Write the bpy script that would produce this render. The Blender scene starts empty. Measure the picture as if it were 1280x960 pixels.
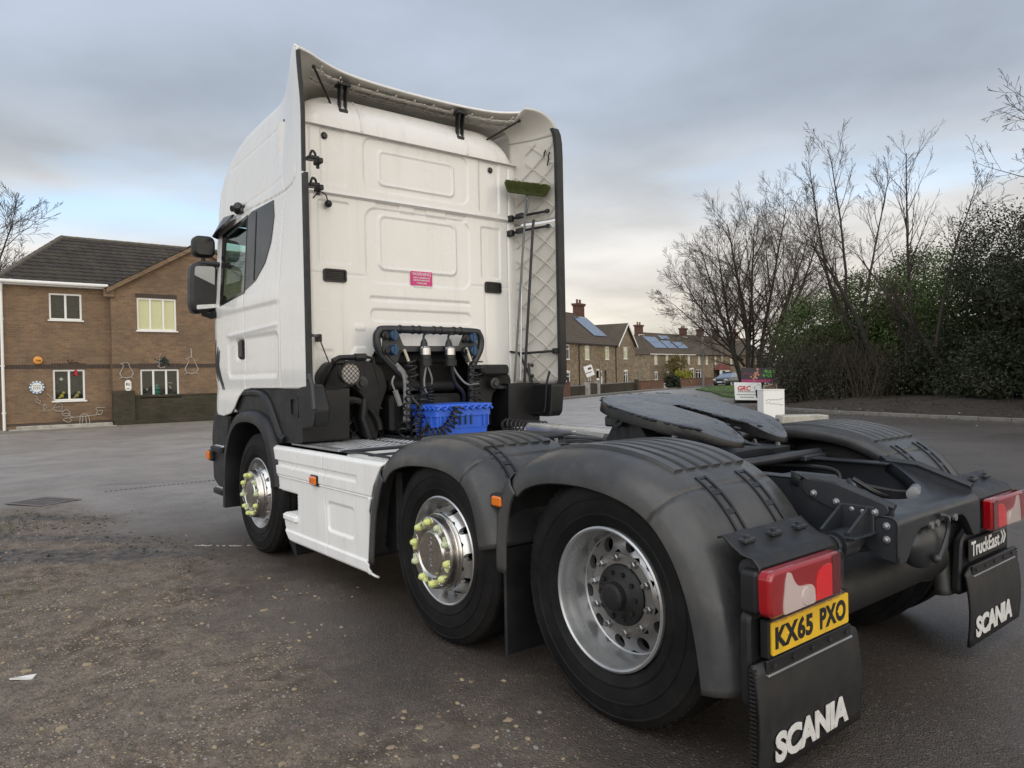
import bpy, bmesh, math, random
import numpy as np
from mathutils import Matrix, Vector
sc = bpy.context.scene
col = sc.collection
R = math.radians
random.seed(7)

# ------------------------------------------------------------------ camera
yaw, pitch, roll = R(38.8413), R(.5984), R(-1.1103)
v0 = Vector((math.cos(yaw), -math.sin(yaw), 0)); r0 = Vector((-math.sin(yaw), -math.cos(yaw), 0)); up = Vector((0, 0, 1))
vd = v0*math.cos(pitch) - up*math.sin(pitch); ud = v0*math.sin(pitch) + up*math.cos(pitch)
rd = r0*math.cos(roll) + ud*math.sin(roll); ud2 = -r0*math.sin(roll) + ud*math.cos(roll)
cd = bpy.data.cameras.new("camera"); cam = bpy.data.objects.new("camera", cd); col.objects.link(cam)
cd.sensor_width = 36; cd.lens = 914.63/1280*36; cd.clip_start = .05; cd.clip_end = 3000
m = Matrix.Identity(4)
for i in range(3):
    m[i][0] = rd[i]; m[i][1] = ud2[i]; m[i][2] = -vd[i]
m.translation = Vector((-2.074, 3.4082, 1.459))
cam.matrix_world = m
sc.camera = cam
sc.view_settings.view_transform = 'Standard'; sc.view_settings.look = 'None'
sc.view_settings.gamma = 1; sc.view_settings.use_curve_mapping = False
sc.view_settings.exposure = .62

# ------------------------------------------------------------------ sky and sun
SUN_AZ = R(122); SUN_EL = R(38)          # left and behind, mid-height; very wide lamp added as broad sky fill
w = bpy.data.worlds.new("World"); sc.world = w; w.use_nodes = True
nt = w.node_tree; nt.nodes.clear()
def N(t, **k):
    n = nt.nodes.new(t)
    for a, b in k.items(): setattr(n, a, b)
    return n
def LK(a, b): nt.links.new(a, b)
def val(x):
    n = N('ShaderNodeValue'); n.outputs[0].default_value = x; return n.outputs[0]
def MA(op, a, b=None, c=None, clamp=False):
    n = N('ShaderNodeMath', operation=op, use_clamp=clamp)
    for i, x in enumerate((a, b, c)):
        if x is None: continue
        if isinstance(x, (int, float)): n.inputs[i].default_value = x
        else: LK(x, n.inputs[i])
    return n.outputs[0]
def RAMP(x, stops):
    n = N('ShaderNodeValToRGB'); LK(x, n.inputs[0]); cr = n.color_ramp
    while len(cr.elements) < len(stops): cr.elements.new(.5)
    for e, (p, c) in zip(cr.elements, stops):
        e.position = p; e.color = (c, c, c, 1) if isinstance(c, (int, float)) else tuple(c)+(1,)
    return n.outputs[0]
def MIX(f, a, b):
    n = N('ShaderNodeMix', data_type='RGBA'); LK(f, n.inputs['Factor'])
    for s, x in (('A', a), ('B', b)):
        i = [q for q in n.inputs if q.name == s and q.type == 'RGBA'][0]
        if isinstance(x, tuple): i.default_value = x+(1,)
        else: LK(x, i)
    return [q for q in n.outputs if q.type == 'RGBA'][0]
tc = N('ShaderNodeTexCoord'); sep = N('ShaderNodeSeparateXYZ'); LK(tc.outputs['Generated'], sep.inputs[0])
sky = N('ShaderNodeTexSky', sky_type='NISHITA'); sky.sun_disc = False
sky.sun_elevation = SUN_EL; sky.sun_rotation = math.pi/2 - SUN_AZ
bgs = N('ShaderNodeBackground'); LK(sky.outputs[0], bgs.inputs[0]); bgs.inputs[1].default_value = .09
zc = sep.outputs[2]
den = MA('ADD', MA('MAXIMUM', zc, 0.0), .10)
cxp = MA('DIVIDE', sep.outputs[0], den); cyp = MA('DIVIDE', sep.outputs[1], den)
cmb = N('ShaderNodeCombineXYZ'); LK(cxp, cmb.inputs[0]); LK(cyp, cmb.inputs[1])
n1 = N('ShaderNodeTexNoise'); LK(cmb.outputs[0], n1.inputs['Vector'])
n1.inputs['Scale'].default_value = .42; n1.inputs['Detail'].default_value = 7; n1.inputs['Roughness'].default_value = .5; n1.inputs['Distortion'].default_value = .35
n2 = N('ShaderNodeTexNoise'); LK(cmb.outputs[0], n2.inputs['Vector'])
n2.inputs['Scale'].default_value = .9; n2.inputs['Detail'].default_value = 6
el = MA('ADD', zc, MA('MULTIPLY', MA('SUBTRACT', n1.outputs[0], .5), .07))
ccol = RAMP(el, [(0.0, (.76, .71, .63)), (.07, (.80, .75, .66)), (.15, (.76, .735, .70)), (.25, (.565, .60, .645)), (.33, (.44, .50, .59)), (.5, (.40, .46, .56)), (1.0, (.42, .48, .58))])
shade = RAMP(n2.outputs[0], [(.32, .77), (.68, 1.20)])
mm = N('ShaderNodeMix', data_type='RGBA', blend_type='MULTIPLY'); mm.inputs['Factor'].default_value = 1
LK(ccol, [q for q in mm.inputs if q.name == 'A' and q.type == 'RGBA'][0]); LK(shade, [q for q in mm.inputs if q.name == 'B' and q.type == 'RGBA'][0])
ccol = [q for q in mm.outputs if q.type == 'RGBA'][0]
# broad warm glow of the veiled sun
sd = (math.cos(R(8))*math.cos(R(195)), math.cos(R(8))*math.sin(R(195)), math.sin(R(8)))
vn = N('ShaderNodeVectorMath', operation='DOT_PRODUCT'); LK(tc.outputs['Generated'], vn.inputs[0]); vn.inputs[1].default_value = sd
glow = MA('POWER', MA('MAXIMUM', vn.outputs['Value'], 0.0), 4.0)
gl = N('ShaderNodeMix', data_type='RGBA', blend_type='ADD'); gl.inputs['Factor'].default_value = 1
gcol = MIX(glow, (0., 0., 0.), (1.15, .95, .66))
LK(ccol, [q for q in gl.inputs if q.name == 'A' and q.type == 'RGBA'][0]); LK(gcol, [q for q in gl.inputs if q.name == 'B' and q.type == 'RGBA'][0])
ccol = [q for q in gl.outputs if q.type == 'RGBA'][0]
bgc = N('ShaderNodeBackground'); LK(ccol, bgc.inputs[0]); bgc.inputs[1].default_value = .70
# thin breaks in the cloud, a band above the western horizon where blue shows
brk = MA('MULTIPLY', RAMP(el, [(.17, 0.), (.215, 1.), (.25, 1.), (.31, 0.)]), RAMP(n1.outputs[0], [(.50, 0.), (.63, .65)]))
cover = MA('SUBTRACT', 1.0, brk, clamp=True)
bgb = N('ShaderNodeBackground'); bgb.inputs[0].default_value = (.36, .59, .80, 1); bgb.inputs[1].default_value = .46
adds = N('ShaderNodeAddShader'); LK(bgs.outputs[0], adds.inputs[0]); LK(bgb.outputs[0], adds.inputs[1])
msh = N('ShaderNodeMixShader'); LK(cover, msh.inputs[0]); LK(adds.outputs[0], msh.inputs[1]); LK(bgc.outputs[0], msh.inputs[2])
wo = N('ShaderNodeOutputWorld'); LK(msh.outputs[0], wo.inputs[0])

sl = bpy.data.lights.new("sun", 'SUN'); sl.energy = 1.4; sl.angle = R(100); sl.color = (1, .965, .91)
so = bpy.data.objects.new("sun", sl); col.objects.link(so)
so.rotation_euler = Vector((math.cos(SUN_EL)*math.cos(SUN_AZ), math.cos(SUN_EL)*math.sin(SUN_AZ), math.sin(SUN_EL))).to_track_quat('Z', 'Y').to_euler()

# ------------------------------------------------------------------ mesh helper
class B:
    def __init__(s, T=None):
        s.v = []; s.f = []; s.m = []; s.T = T; s.mi = 0
    def add(s, vs, fs, mi=None):
        o = len(s.v)
        if s.T is not None: vs = [tuple(s.T @ Vector(p)) for p in vs]
        s.v += [tuple(p) for p in vs]
        s.f += [tuple(i+o for i in f) for f in fs]
        s.m += [s.mi if mi is None else mi]*len(fs)
        return s
    def box(s, x0, x1, y0, y1, z0, z1, bev=0, T=None):
        lo = (min(x0, x1), min(y0, y1), min(z0, z1)); hi = (max(x0, x1), max(y0, y1), max(z0, z1))
        if bev <= 0:
            vs = [(lo[0] if i & 1 else hi[0], lo[1] if i & 2 else hi[1], lo[2] if i & 4 else hi[2]) for i in range(8)]
            fs = [(0, 2, 3, 1), (4, 5, 7, 6), (0, 1, 5, 4), (2, 6, 7, 3), (0, 4, 6, 2), (1, 3, 7, 5)]
        else:
            b = min(bev, *( (hi[k]-lo[k])*.49 for k in range(3)))
            vs = []; ix = {}
            for i in range(8):
                sg = [1 if i >> k & 1 else -1 for k in range(3)]
                c = [hi[k] if sg[k] > 0 else lo[k] for k in range(3)]
                for a in range(3):      # vertex lying on the face of axis a
                    p = [c[k] - (0 if k == a else sg[k]*b) for k in range(3)]
                    ix[i, a] = len(vs); vs.append(tuple(p))
            fs = []
            for a in range(3):
                o1, o2 = (a+1) % 3, (a+2) % 3
                for sgn in (0, 1):
                    q = [(sgn << a) | (p << o1) | (r << o2) for p, r in ((0, 0), (1, 0), (1, 1), (0, 1))]
                    fs.append(tuple(ix[c, a] for c in (q if sgn else q[::-1])))
                for p in (0, 1):
                    for r in (0, 1):
                        c0 = (p << o1) | (r << o2); c1 = c0 | (1 << a)
                        q = (ix[c0, o1], ix[c1, o1], ix[c1, o2], ix[c0, o2])
                        fs.append(q)
            for i in range(8): fs.append((ix[i, 0], ix[i, 1], ix[i, 2]))
        if T is not None: vs = [tuple(T @ Vector(p)) for p in vs]
        return s.add(vs, fs)
    def cbox(s, c, size, bev=0, rot=None):
        T = Matrix.Translation(Vector(c)) @ (rot.to_4x4() if rot is not None else Matrix.Identity(4))
        x, y, z = (k/2 for k in size)
        return s.box(-x, x, -y, y, -z, z, bev, T)
    def tube(s, pts, r, n=8, closed=False, flat=1.0):
        pts = [Vector(p) for p in pts]; k = len(pts)
        vs = []; fs = []; nrm = None
        for i, p in enumerate(pts):
            a = pts[(i-1) % k] if (closed or i > 0) else p
            b = pts[(i+1) % k] if (closed or i < k-1) else p
            t = (b-a)
            if t.length < 1e-9: t = Vector((0, 0, 1))
            t.normalize()
            if nrm is None:
                nrm = t.orthogonal().normalized()
            else:
                nrm = (nrm - t*nrm.dot(t))
                if nrm.length < 1e-6: nrm = t.orthogonal()
                nrm.normalize()
            bn = t.cross(nrm)
            rr = r[i] if isinstance(r, (list, tuple)) else r
            for j in range(n):
                a_ = 2*math.pi*j/n
                vs.append(tuple(p + nrm*(math.cos(a_)*rr) + bn*(math.sin(a_)*rr*flat)))
        for i in range(k if closed else k-1):
            for j in range(n):
                a, b = i*n+j, i*n+(j+1) % n
                c, d = ((i+1) % k)*n+(j+1) % n, ((i+1) % k)*n+j
                fs.append((a, b, c, d))
        if not closed:
            fs.append(tuple(range(n))[::-1]); fs.append(tuple((k-1)*n+j for j in range(n)))
        return s.add(vs, fs)
    def lathe(s, prof, n=32, T=None, close=False):
        vs = []; fs = []; k = len(prof)
        for j in range(n):
            a = 2*math.pi*j/n
            for r, h in prof: vs.append((r*math.cos(a), r*math.sin(a), h))
        for j in range(n):
            for i in range(k if close else k-1):
                i2 = (i+1) % k
                fs.append((j*k+i, ((j+1) % n)*k+i, ((j+1) % n)*k+i2, j*k+i2))
        if T is not None: vs = [tuple(T @ Vector(p)) for p in vs]
        return s.add(vs, fs)
    def cyl(s, a, b, r, n=16, r2=None):
        return s.tube([a, b], [r, r if r2 is None else r2], n)
    def prism(s, poly, h0, h1, fn=None, bev=0):
        """polygon (a, b) extruded from h0 to h1; fn(a, b, h) gives the point (default: a=x, b=z, h=y)"""
        fn = fn or (lambda a, b, h: (a, h, b))
        n = len(poly)
        area = sum(poly[i][0]*poly[(i+1) % n][1]-poly[(i+1) % n][0]*poly[i][1] for i in range(n))
        if area < 0: poly = poly[::-1]
        rings = [(poly, h0)]
        if bev > 0:
            ins = inset(poly, bev); sg = 1 if h1 > h0 else -1
            rings = [(ins, h0), (poly, h0+sg*bev), (poly, h1-sg*bev), (ins, h1)]
        else: rings = [(poly, h0), (poly, h1)]
        vs = [fn(a, b, h) for pl, h in rings for a, b in pl]; fs = []
        for k in range(len(rings)-1):
            for i in range(n):
                j = (i+1) % n
                fs.append((k*n+i, k*n+j, (k+1)*n+j, (k+1)*n+i))
        fs.append(tuple(range(n))[::-1]); fs.append(tuple((len(rings)-1)*n+i for i in range(n)))
        return s.add(vs, fs)
    def ring(s, outer, inner, h0, h1, fn=None):
        fn = fn or (lambda a, b, h: (a, h, b)); n = len(outer)
        vs = [fn(a, b, h) for pl, h in ((outer, h0), (outer, h1), (inner, h1), (inner, h0)) for a, b in pl]; fs = []
        for k in range(4):
            for i in range(n):
                j = (i+1) % n; k2 = (k+1) % 4
                fs.append((k*n+i, k*n+j, k2*n+j, k2*n+i))
        return s.add(vs, fs)
    def grid(s, P, mask=None):
        nu, nv = len(P), len(P[0])
        vs = [tuple(p) for row in P for p in row]; fs = []
        for i in range(nu-1):
            for j in range(nv-1):
                if mask is not None and not mask[i][j]: continue
                fs.append((i*nv+j, (i+1)*nv+j, (i+1)*nv+j+1, i*nv+j+1))
        return s.add(vs, fs)
    def sphere(s, c, r, n=12, k=8, sc_=(1, 1, 1)):
        vs = []; fs = []
        for i in range(k+1):
            a = math.pi*i/k
            for j in range(n):
                b = 2*math.pi*j/n
                vs.append((c[0]+r*sc_[0]*math.sin(a)*math.cos(b), c[1]+r*sc_[1]*math.sin(a)*math.sin(b), c[2]+r*sc_[2]*math.cos(a)))
        for i in range(k):
            for j in range(n): fs.append((i*n+j, i*n+(j+1) % n, (i+1)*n+(j+1) % n, (i+1)*n+j))
        return s.add(vs, fs)
    def mesh(s, name, mats, smooth=35, recalc=True):
        me = bpy.data.meshes.new(name); me.from_pydata(s.v, [], s.f)
        if not isinstance(mats, (list, tuple)): mats = [mats]
        for q in mats: me.materials.append(q)
        if len(mats) > 1: me.polygons.foreach_set('material_index', s.m)
        if recalc or smooth:
            bm = bmesh.new(); bm.from_mesh(me)
            bmesh.ops.remove_doubles(bm, verts=bm.verts, dist=1e-5)
            if recalc: bmesh.ops.recalc_face_normals(bm, faces=bm.faces)
            bm.to_mesh(me); bm.free()
        if smooth:
            me.polygons.foreach_set('use_smooth', [True]*len(me.polygons))
            me.set_sharp_from_angle(angle=R(smooth))
        me.update(); return me
    def build(s, name, mats, parent=None, smooth=35, recalc=True, **props):
        o = bpy.data.objects.new(name, s.mesh(name, mats, smooth, recalc)); col.objects.link(o)
        if parent is not None: o.parent = parent
        for a, b in props.items(): o[a] = b
        return o
def inset(poly, d):
    n = len(poly); out = []
    for i in range(n):
        p0, p1, p2 = Vector(poly[i-1]), Vector(poly[i]), Vector(poly[(i+1) % n])
        e1 = (p1-p0); e2 = (p2-p1)
        if e1.length < 1e-9 or e2.length < 1e-9: out.append(tuple(p1)); continue
        e1.normalize(); e2.normalize()
        n1_ = Vector((-e1.y, e1.x)); n2_ = Vector((-e2.y, e2.x)); q = n1_+n2_
        L = q.length
        if L < 1e-6: out.append(tuple(p1)); continue
        q.normalize(); out.append(tuple(p1+q*min(d/max(q.dot(n1_), .3), d*3)))
    return out
def rrect(x0, x1, y0, y1, r, k=4):
    P = []
    for cx_, cy_, a0 in ((x1-r, y1-r, 0), (x0+r, y1-r, 90), (x0+r, y0+r, 180), (x1-r, y0+r, 270)):
        for i in range(k+1):
            a = R(a0+90*i/k); P.append((cx_+r*math.cos(a), cy_+r*math.sin(a)))
    return P
def roundpoly(poly, r, k=4):
    """round the corners of a polygon"""
    n = len(poly); out = []
    for i in range(n):
        p0, p1, p2 = (Vector(poly[(i+d) % n]) for d in (-1, 0, 1))
        a = (p0-p1); b = (p2-p1); ra = min(r, a.length*.45, b.length*.45)
        a.normalize(); b.normalize(); s_, e_ = p1+a*ra, p1+b*ra
        for j in range(k+1):
            t = j/k; q = s_*(1-t)**2 + p1*2*t*(1-t) + e_*t*t
            out.append(tuple(q))
    return out
def catmull(pts, k=6, closed=False):
    pts = [Vector(p) for p in pts]; n = len(pts); out = []
    for i in range(n if closed else n-1):
        p0 = pts[(i-1) % n] if (closed or i > 0) else pts[0]*2-pts[1]
        p1 = pts[i]; p2 = pts[(i+1) % n]
        p3 = pts[(i+2) % n] if (closed or i < n-2) else pts[-1]*2-pts[-2]
        for j in range(k):
            t = j/k
            out.append(.5*((2*p1)+(p2-p0)*t+(2*p0-5*p1+4*p2-p3)*t*t+(3*p1-p0-3*p2+p3)*t**3))
    if not closed: out.append(pts[-1])
    return out
def empty(name, loc=(0, 0, 0), rz=0, label=None, cat=None, group=None):
    o = bpy.data.objects.new(name, None); col.objects.link(o); o.location = loc; o.rotation_euler = (0, 0, rz)
    o.empty_display_size = .2
    tag(o, label, cat, group); return o
def tag(o, label=None, cat=None, group=None, kind=None):
    for a, b in (('label', label), ('category', cat), ('group', group), ('kind', kind)):
        if b: o[a] = b
    return o
def copy_tree(o, parent=None):
    c = o.copy(); col.objects.link(c)
    if parent is not None: c.parent = parent
    for ch in [q for q in bpy.data.objects if q.parent == o]: copy_tree(ch, c)
    return c
def inst(o, parent, M=None):
    """another part sharing o's mesh"""
    c = bpy.data.objects.new(o.name.split('.')[0], o.data); col.objects.link(c); c.parent = parent
    if M is not None: c.matrix_local = M
    return c
def text(body, size, mat_, name, parent=None, M=None, depth=.002, bold=0., shear=0., align='LEFT', sx=1., space=1., fit=None):
    cu = bpy.data.curves.new(name, 'FONT'); cu.body = body; cu.size = size; cu.extrude = depth; cu.offset = bold
    cu.shear = shear; cu.align_x = align; cu.space_character = space; cu.resolution_u = 4
    t = bpy.data.objects.new(name+'_tmp', cu); col.objects.link(t)
    dg = bpy.context.evaluated_depsgraph_get(); me = bpy.data.meshes.new_from_object(t.evaluated_get(dg))
    bpy.data.objects.remove(t); bpy.data.curves.remove(cu)
    me.name = name; me.materials.clear(); me.materials.append(mat_)
    if fit:
        xs_ = [q.co.x for q in me.vertices]; ys_ = [q.co.y for q in me.vertices]; a_, b_ = min(xs_), max(xs_); c_, d_ = min(ys_), max(ys_)
        ox = {'LEFT': 0, 'CENTER': -.5, 'RIGHT': -1}[align]*fit[0]
        me.transform(Matrix.Translation((ox, 0, 0)) @ Matrix.Diagonal((fit[0]/(b_-a_), fit[1]/(d_-c_), 1, 1)) @ Matrix.Translation((-a_, -c_, 0)))
    if sx != 1.: me.transform(Matrix.Diagonal((sx, 1, 1, 1)))
    o = bpy.data.objects.new(name, me); col.objects.link(o)
    if parent is not None: o.parent = parent
    if M is not None: o.matrix_local = M
    return o
def frame(origin, xa, ya):
    """matrix with local x along xa, y along ya"""
    xa = Vector(xa).normalized(); ya = Vector(ya); ya = (ya-xa*ya.dot(xa)).normalized(); za = xa.cross(ya)
    M = Matrix.Identity(4)
    for i in range(3): M[i][0] = xa[i]; M[i][1] = ya[i]; M[i][2] = za[i]
    M.translation = Vector(origin); return M

def sstep(a, b, x):
    t = np.clip((x-a)/(b-a), 0, 1); return t*t*(3-2*t)
def sd_rr(u, v, u0, u1, w0, w1, r):
    cx_, cy_ = (u0+u1)/2, (w0+w1)/2
    dx = np.abs(u-cx_)-(u1-u0)/2+r; dy = np.abs(v-cy_)-(w1-w0)/2+r
    return np.minimum(np.maximum(dx, dy), 0)+np.hypot(np.maximum(dx, 0), np.maximum(dy, 0))-r
def sd_poly(u, v, P):
    d = np.full(u.shape, 1e9)
    for (a, b), (c, e) in zip(P[:-1], P[1:]):
        ux, uy = c-a, e-b; L = ux*ux+uy*uy
        t = np.clip(((u-a)*ux+(v-b)*uy)/L, 0, 1)
        d = np.minimum(d, np.hypot(u-a-t*ux, v-b-t*uy))
    return d
def groove(d, wd=.006, dep=.005): return -dep*np.exp(-(d/wd)**2)
def in_poly(u, v, P):
    r = np.zeros(u.shape, bool); n = len(P)
    for i in range(n):
        (x1, y1), (x2, y2) = P[i], P[(i+1) % n]
        c = ((y1 > v) != (y2 > v)) & (u < (x2-x1)*(v-y1)/((y2-y1) if y2 != y1 else 1e-9)+x1)
        r ^= c
    return r
def arr(U, V, *fs): return np.stack(fs, -1).tolist()


# ------------------------------------------------------------------ materials
class NT:
    def __init__(s, name):
        s.m = bpy.data.materials.new(name); s.m.use_nodes = True; s.t = s.m.node_tree
        s.p = s.t.nodes['Principled BSDF']; s.tc = s.n('ShaderNodeTexCoord')
        s.co = s.tc.outputs['Object']
    def n(s, t, **k):
        q = s.t.nodes.new(t)
        for a, b in k.items(): setattr(q, a, b)
        return q
    def l(s, a, b): s.t.links.new(a, b)
    def noise(s, scale, detail=4, rough=.55, vec=None, dist=0.):
        q = s.n('ShaderNodeTexNoise'); q.inputs['Scale'].default_value = scale; q.inputs['Detail'].default_value = detail
        q.inputs['Roughness'].default_value = rough; q.inputs['Distortion'].default_value = dist
        s.l(vec if vec is not None else s.co, q.inputs['Vector']); return q.outputs[0]
    def ramp(s, x, stops, interp='LINEAR'):
        q = s.n('ShaderNodeValToRGB'); s.l(x, q.inputs[0]); cr = q.color_ramp; cr.interpolation = interp
        while len(cr.elements) < len(stops): cr.elements.new(.5)
        for e, (p, c) in zip(cr.elements, stops):
            e.position = p; e.color = (c, c, c, 1) if isinstance(c, (int, float)) else tuple(c)+(1,)
        return q.outputs[0]
    def mix(s, f, a, b, mode='MIX'):
        q = s.n('ShaderNodeMix', data_type='RGBA', blend_type=mode)
        if isinstance(f, (int, float)): q.inputs['Factor'].default_value = f
        else: s.l(f, q.inputs['Factor'])
        for nm, x in (('A', a), ('B', b)):
            i = [z for z in q.inputs if z.name == nm and z.type == 'RGBA'][0]
            if isinstance(x, tuple): i.default_value = x+(1,) if len(x) == 3 else x
            else: s.l(x, i)
        return [z for z in q.outputs if z.type == 'RGBA'][0]
    def math(s, op, a, b=None, clamp=False):
        q = s.n('ShaderNodeMath', operation=op, use_clamp=clamp)
        for i, x in enumerate((a, b)):
            if x is None: continue
            if isinstance(x, (int, float)): q.inputs[i].default_value = x
            else: s.l(x, q.inputs[i])
        return q.outputs[0]
    def map(s, scale=(1, 1, 1), rot=(0, 0, 0), loc=(0, 0, 0), vec=None):
        q = s.n('ShaderNodeMapping'); q.inputs['Scale'].default_value = scale; q.inputs['Rotation'].default_value = rot; q.inputs['Location'].default_value = loc
        s.l(vec if vec is not None else s.co, q.inputs['Vector']); return q.outputs[0]
    def bump(s, h, strength=.3, dist=.01):
        q = s.n('ShaderNodeBump'); q.inputs['Strength'].default_value = strength; q.inputs['Distance'].default_value = dist
        s.l(h, q.inputs['Height']); s.l(q.outputs[0], s.p.inputs['Normal']); return q.outputs[0]
    def set(s, **k):
        for a, b in k.items():
            i = s.p.inputs[{'col': 'Base Color', 'rough': 'Roughness', 'metal': 'Metallic', 'coat': 'Coat Weight', 'croug': 'Coat Roughness',
                            'spec': 'Specular IOR Level', 'trans': 'Transmission Weight', 'ior': 'IOR', 'emis': 'Emission Color', 'es': 'Emission Strength', 'alpha': 'Alpha'}[a]]
            if isinstance(b, (int, float)): i.default_value = b
            elif isinstance(b, tuple): i.default_value = b+(1,)
            else: s.l(b, i)
        return s
def pm(name, c, rough=.5, metal=0., var=.15, vs=4., dirt=None, da=.5, ds=3., bump=0., bs=60., coat=0., rv=.1, spec=.5):
    q = NT(name); nn = q.noise(vs, 5)
    cc = q.mix(nn, tuple(x*(1-var) for x in c), tuple(min(1, x*(1+var)) for x in c))
    if dirt:
        dn = q.ramp(q.noise(ds, 8, .65), [(.42, 0.), (.72, da)]); cc = q.mix(dn, cc, dirt)
    if name in ('cab_paint', 'skirt_plastic'):      # faint run-down streaks of road film
        sv = q.noise(1, 5, .6, q.map((9, 9, .55))); cc = q.mix(q.ramp(sv, [(.52, 0.), (.74, .22)]), cc, (.42, .38, .31))
    if name == 'mudguard_plastic':                     # dried spray and scuffs
        sv = q.noise(7, 8, .72, q.map((1, 2.2, 1))); cc = q.mix(q.ramp(sv, [(.50, 0.), (.68, .22)]), cc, (.13, .123, .113))
    if name == 'painted_rim':                          # shade of the recessed dish put into the colour, dust-brown and mottled
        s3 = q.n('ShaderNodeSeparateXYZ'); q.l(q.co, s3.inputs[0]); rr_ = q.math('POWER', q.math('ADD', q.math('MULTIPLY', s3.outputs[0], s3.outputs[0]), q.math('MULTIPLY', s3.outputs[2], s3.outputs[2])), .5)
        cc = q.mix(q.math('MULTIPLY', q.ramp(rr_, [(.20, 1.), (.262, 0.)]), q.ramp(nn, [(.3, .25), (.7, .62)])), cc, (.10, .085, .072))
    q.set(col=cc, metal=metal, coat=coat, spec=spec, croug=.06)
    q.set(rough=q.ramp(q.noise(vs*2.3, 5), [(.25, max(.02, rough-rv)), (.75, min(1, rough+rv))]))
    if bump: q.bump(q.noise(bs, 4), bump, .004)
    return q.m
M_WHITE = pm('cab_paint', (.80, .79, .765), .26, 0, .015, 1.2, (.50, .46, .39), .14, 1.1, 0, coat=.6, rv=.05)
M_WPLAS = pm('skirt_plastic', (.86, .86, .845), .34, 0, .03, 3, (.50, .47, .42), .16, 2.5, .02, 200, coat=.25)
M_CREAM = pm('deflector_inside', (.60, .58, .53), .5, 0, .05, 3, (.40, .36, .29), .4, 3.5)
M_BPLAS = pm('black_plastic', (.0105, .011, .0125), .40, 0, .25, 3, (.05, .047, .043), .18, 5., .12, 300, rv=.12, spec=.4)
M_FEND = pm('mudguard_plastic', (.036, .037, .039), .33, 0, .25, 2.5, (.12, .115, .108), .40, 2.6, .10, 260, rv=.12)
M_TRIM = pm('gloss_black', (.012, .012, .013), .16, 0, .2, 3, None)
M_RUB = pm('rubber_seal', (.011, .011, .012), .5, 0, .2, 6, (.045, .042, .039), .3, 6.)
M_TYRE = pm('tyre_rubber', (.0045, .0045, .005), .62, 0, .3, 5, (.030, .027, .024), .4, 5., .15, 160, spec=.22)
M_CHAS = pm('chassis_paint', (.021, .0245, .030), .36, .1, .3, 4, (.075, .07, .065), .3, 4.5, .08, 120)
M_CHASD = pm('engine_grime', (.006, .006, .0065), .6, 0, .3, 5, (.016, .0145, .013), .5, 5., .2, 80)
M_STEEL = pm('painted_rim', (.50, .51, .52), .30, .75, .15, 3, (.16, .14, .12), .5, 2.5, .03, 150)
M_POL = pm('polished_alloy', (.66, .66, .655), .30, .95, .08, 5, (.34, .31, .27), .35, 5., .02, 150, rv=.06)
M_CHR = pm('stainless_cap', (.62, .60, .57), .24, 1., .1, 8, (.28, .25, .21), .35, 7.)
M_NUT = pm('nut_indicator', (.62, .68, .22), .5, 0, .15, 30, (.62, .62, .45), .6, 22.)
M_NUTG = pm('nut_indicator_faded', (.52, .58, .36), .5, 0, .15, 30, (.42, .44, .34), .6, 22.)
M_BOLT = pm('zinc_bolt', (.33, .33, .34), .4, .8, .2, 40)
M_ALU = pm('tread_plate', (.60, .61, .62), .34, .85, .12, 6, (.24, .22, .19), .5, 5.)
M_HOSE = pm('hose_rubber', (.012, .012, .013), .38, 0, .2, 10)
M_HOSEG = pm('grey_cable', (.22, .22, .22), .5, 0, .2, 10)
M_BLUE = pm('blue_crate_plastic', (.030, .125, .66), .42, 0, .1, 6, (.12, .20, .50), .35, 7., .03, 80)
M_BLUEC = pm('blue_cap', (.015, .055, .12), .4, 0, .1, 20)
M_GREASE = None
def grease():
    q = NT('greased_steel'); n_ = q.noise(9, 8, .62, dist=.6); n3 = q.noise(55, 4)
    q.set(col=q.mix(q.ramp(n_, [(.34, 0.), (.50, 1.)]), (.016, .016, .017), (.125, .126, .132)), metal=.55, spec=.8)
    q.set(rough=q.ramp(n_, [(.35, .22), (.7, .40)])); q.bump(q.math('ADD', q.math('MULTIPLY', n_, 1.5), q.math('MULTIPLY', n3, .4)), .28, .008); return q.m
M_GREASE = grease()
M_GBLK = pm('black_grease', (.008, .008, .0085), .34, 0, .3, 9, (.02, .019, .018), .4, 9, .3, 40)
M_COVER = None
M_PLATE = pm('yellow_plate', (.80, .50, .025), .35, 0, .05, 8, (.35, .22, .05), .35, 9.)
M_INK = pm('black_print', (.012, .012, .013), .45)
M_WINK = pm('white_print', (.70, .70, .68), .5, 0, .06, 30, (.30, .29, .28), .4, 25.)
M_PINK = pm('warning_sticker', (.62, .035, .20), .4, 0, .08, 20)
M_BROOM = pm('green_bristle', (.085, .105, .022), .8, 0, .5, 90, (.03, .03, .012), .6, 40.)
M_NUMDRK = pm('dark_grey_pad', (.05, .05, .055), .55)
def lens(name, c, rough=.12):
    q = NT(name); wv = q.n('ShaderNodeTexWave', wave_type='BANDS', bands_direction='Z'); wv.inputs['Scale'].default_value = 60; q.l(q.co, wv.inputs[0])
    q.set(col=c, rough=rough, coat=1., croug=.02, spec=.3); q.bump(wv.outputs[1], .05, .002); return q.m
M_RED = lens('red_lens', (.30, .002, .007)); M_RED2 = lens('bright_red_lens', (.78, .006, .014)); M_REDD = lens('dark_red_lens', (.13, .002, .007))
M_CLR = lens('clear_lens', (.62, .58, .55)); M_AMB = lens('amber_lens', (.72, .17, .008))
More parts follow.
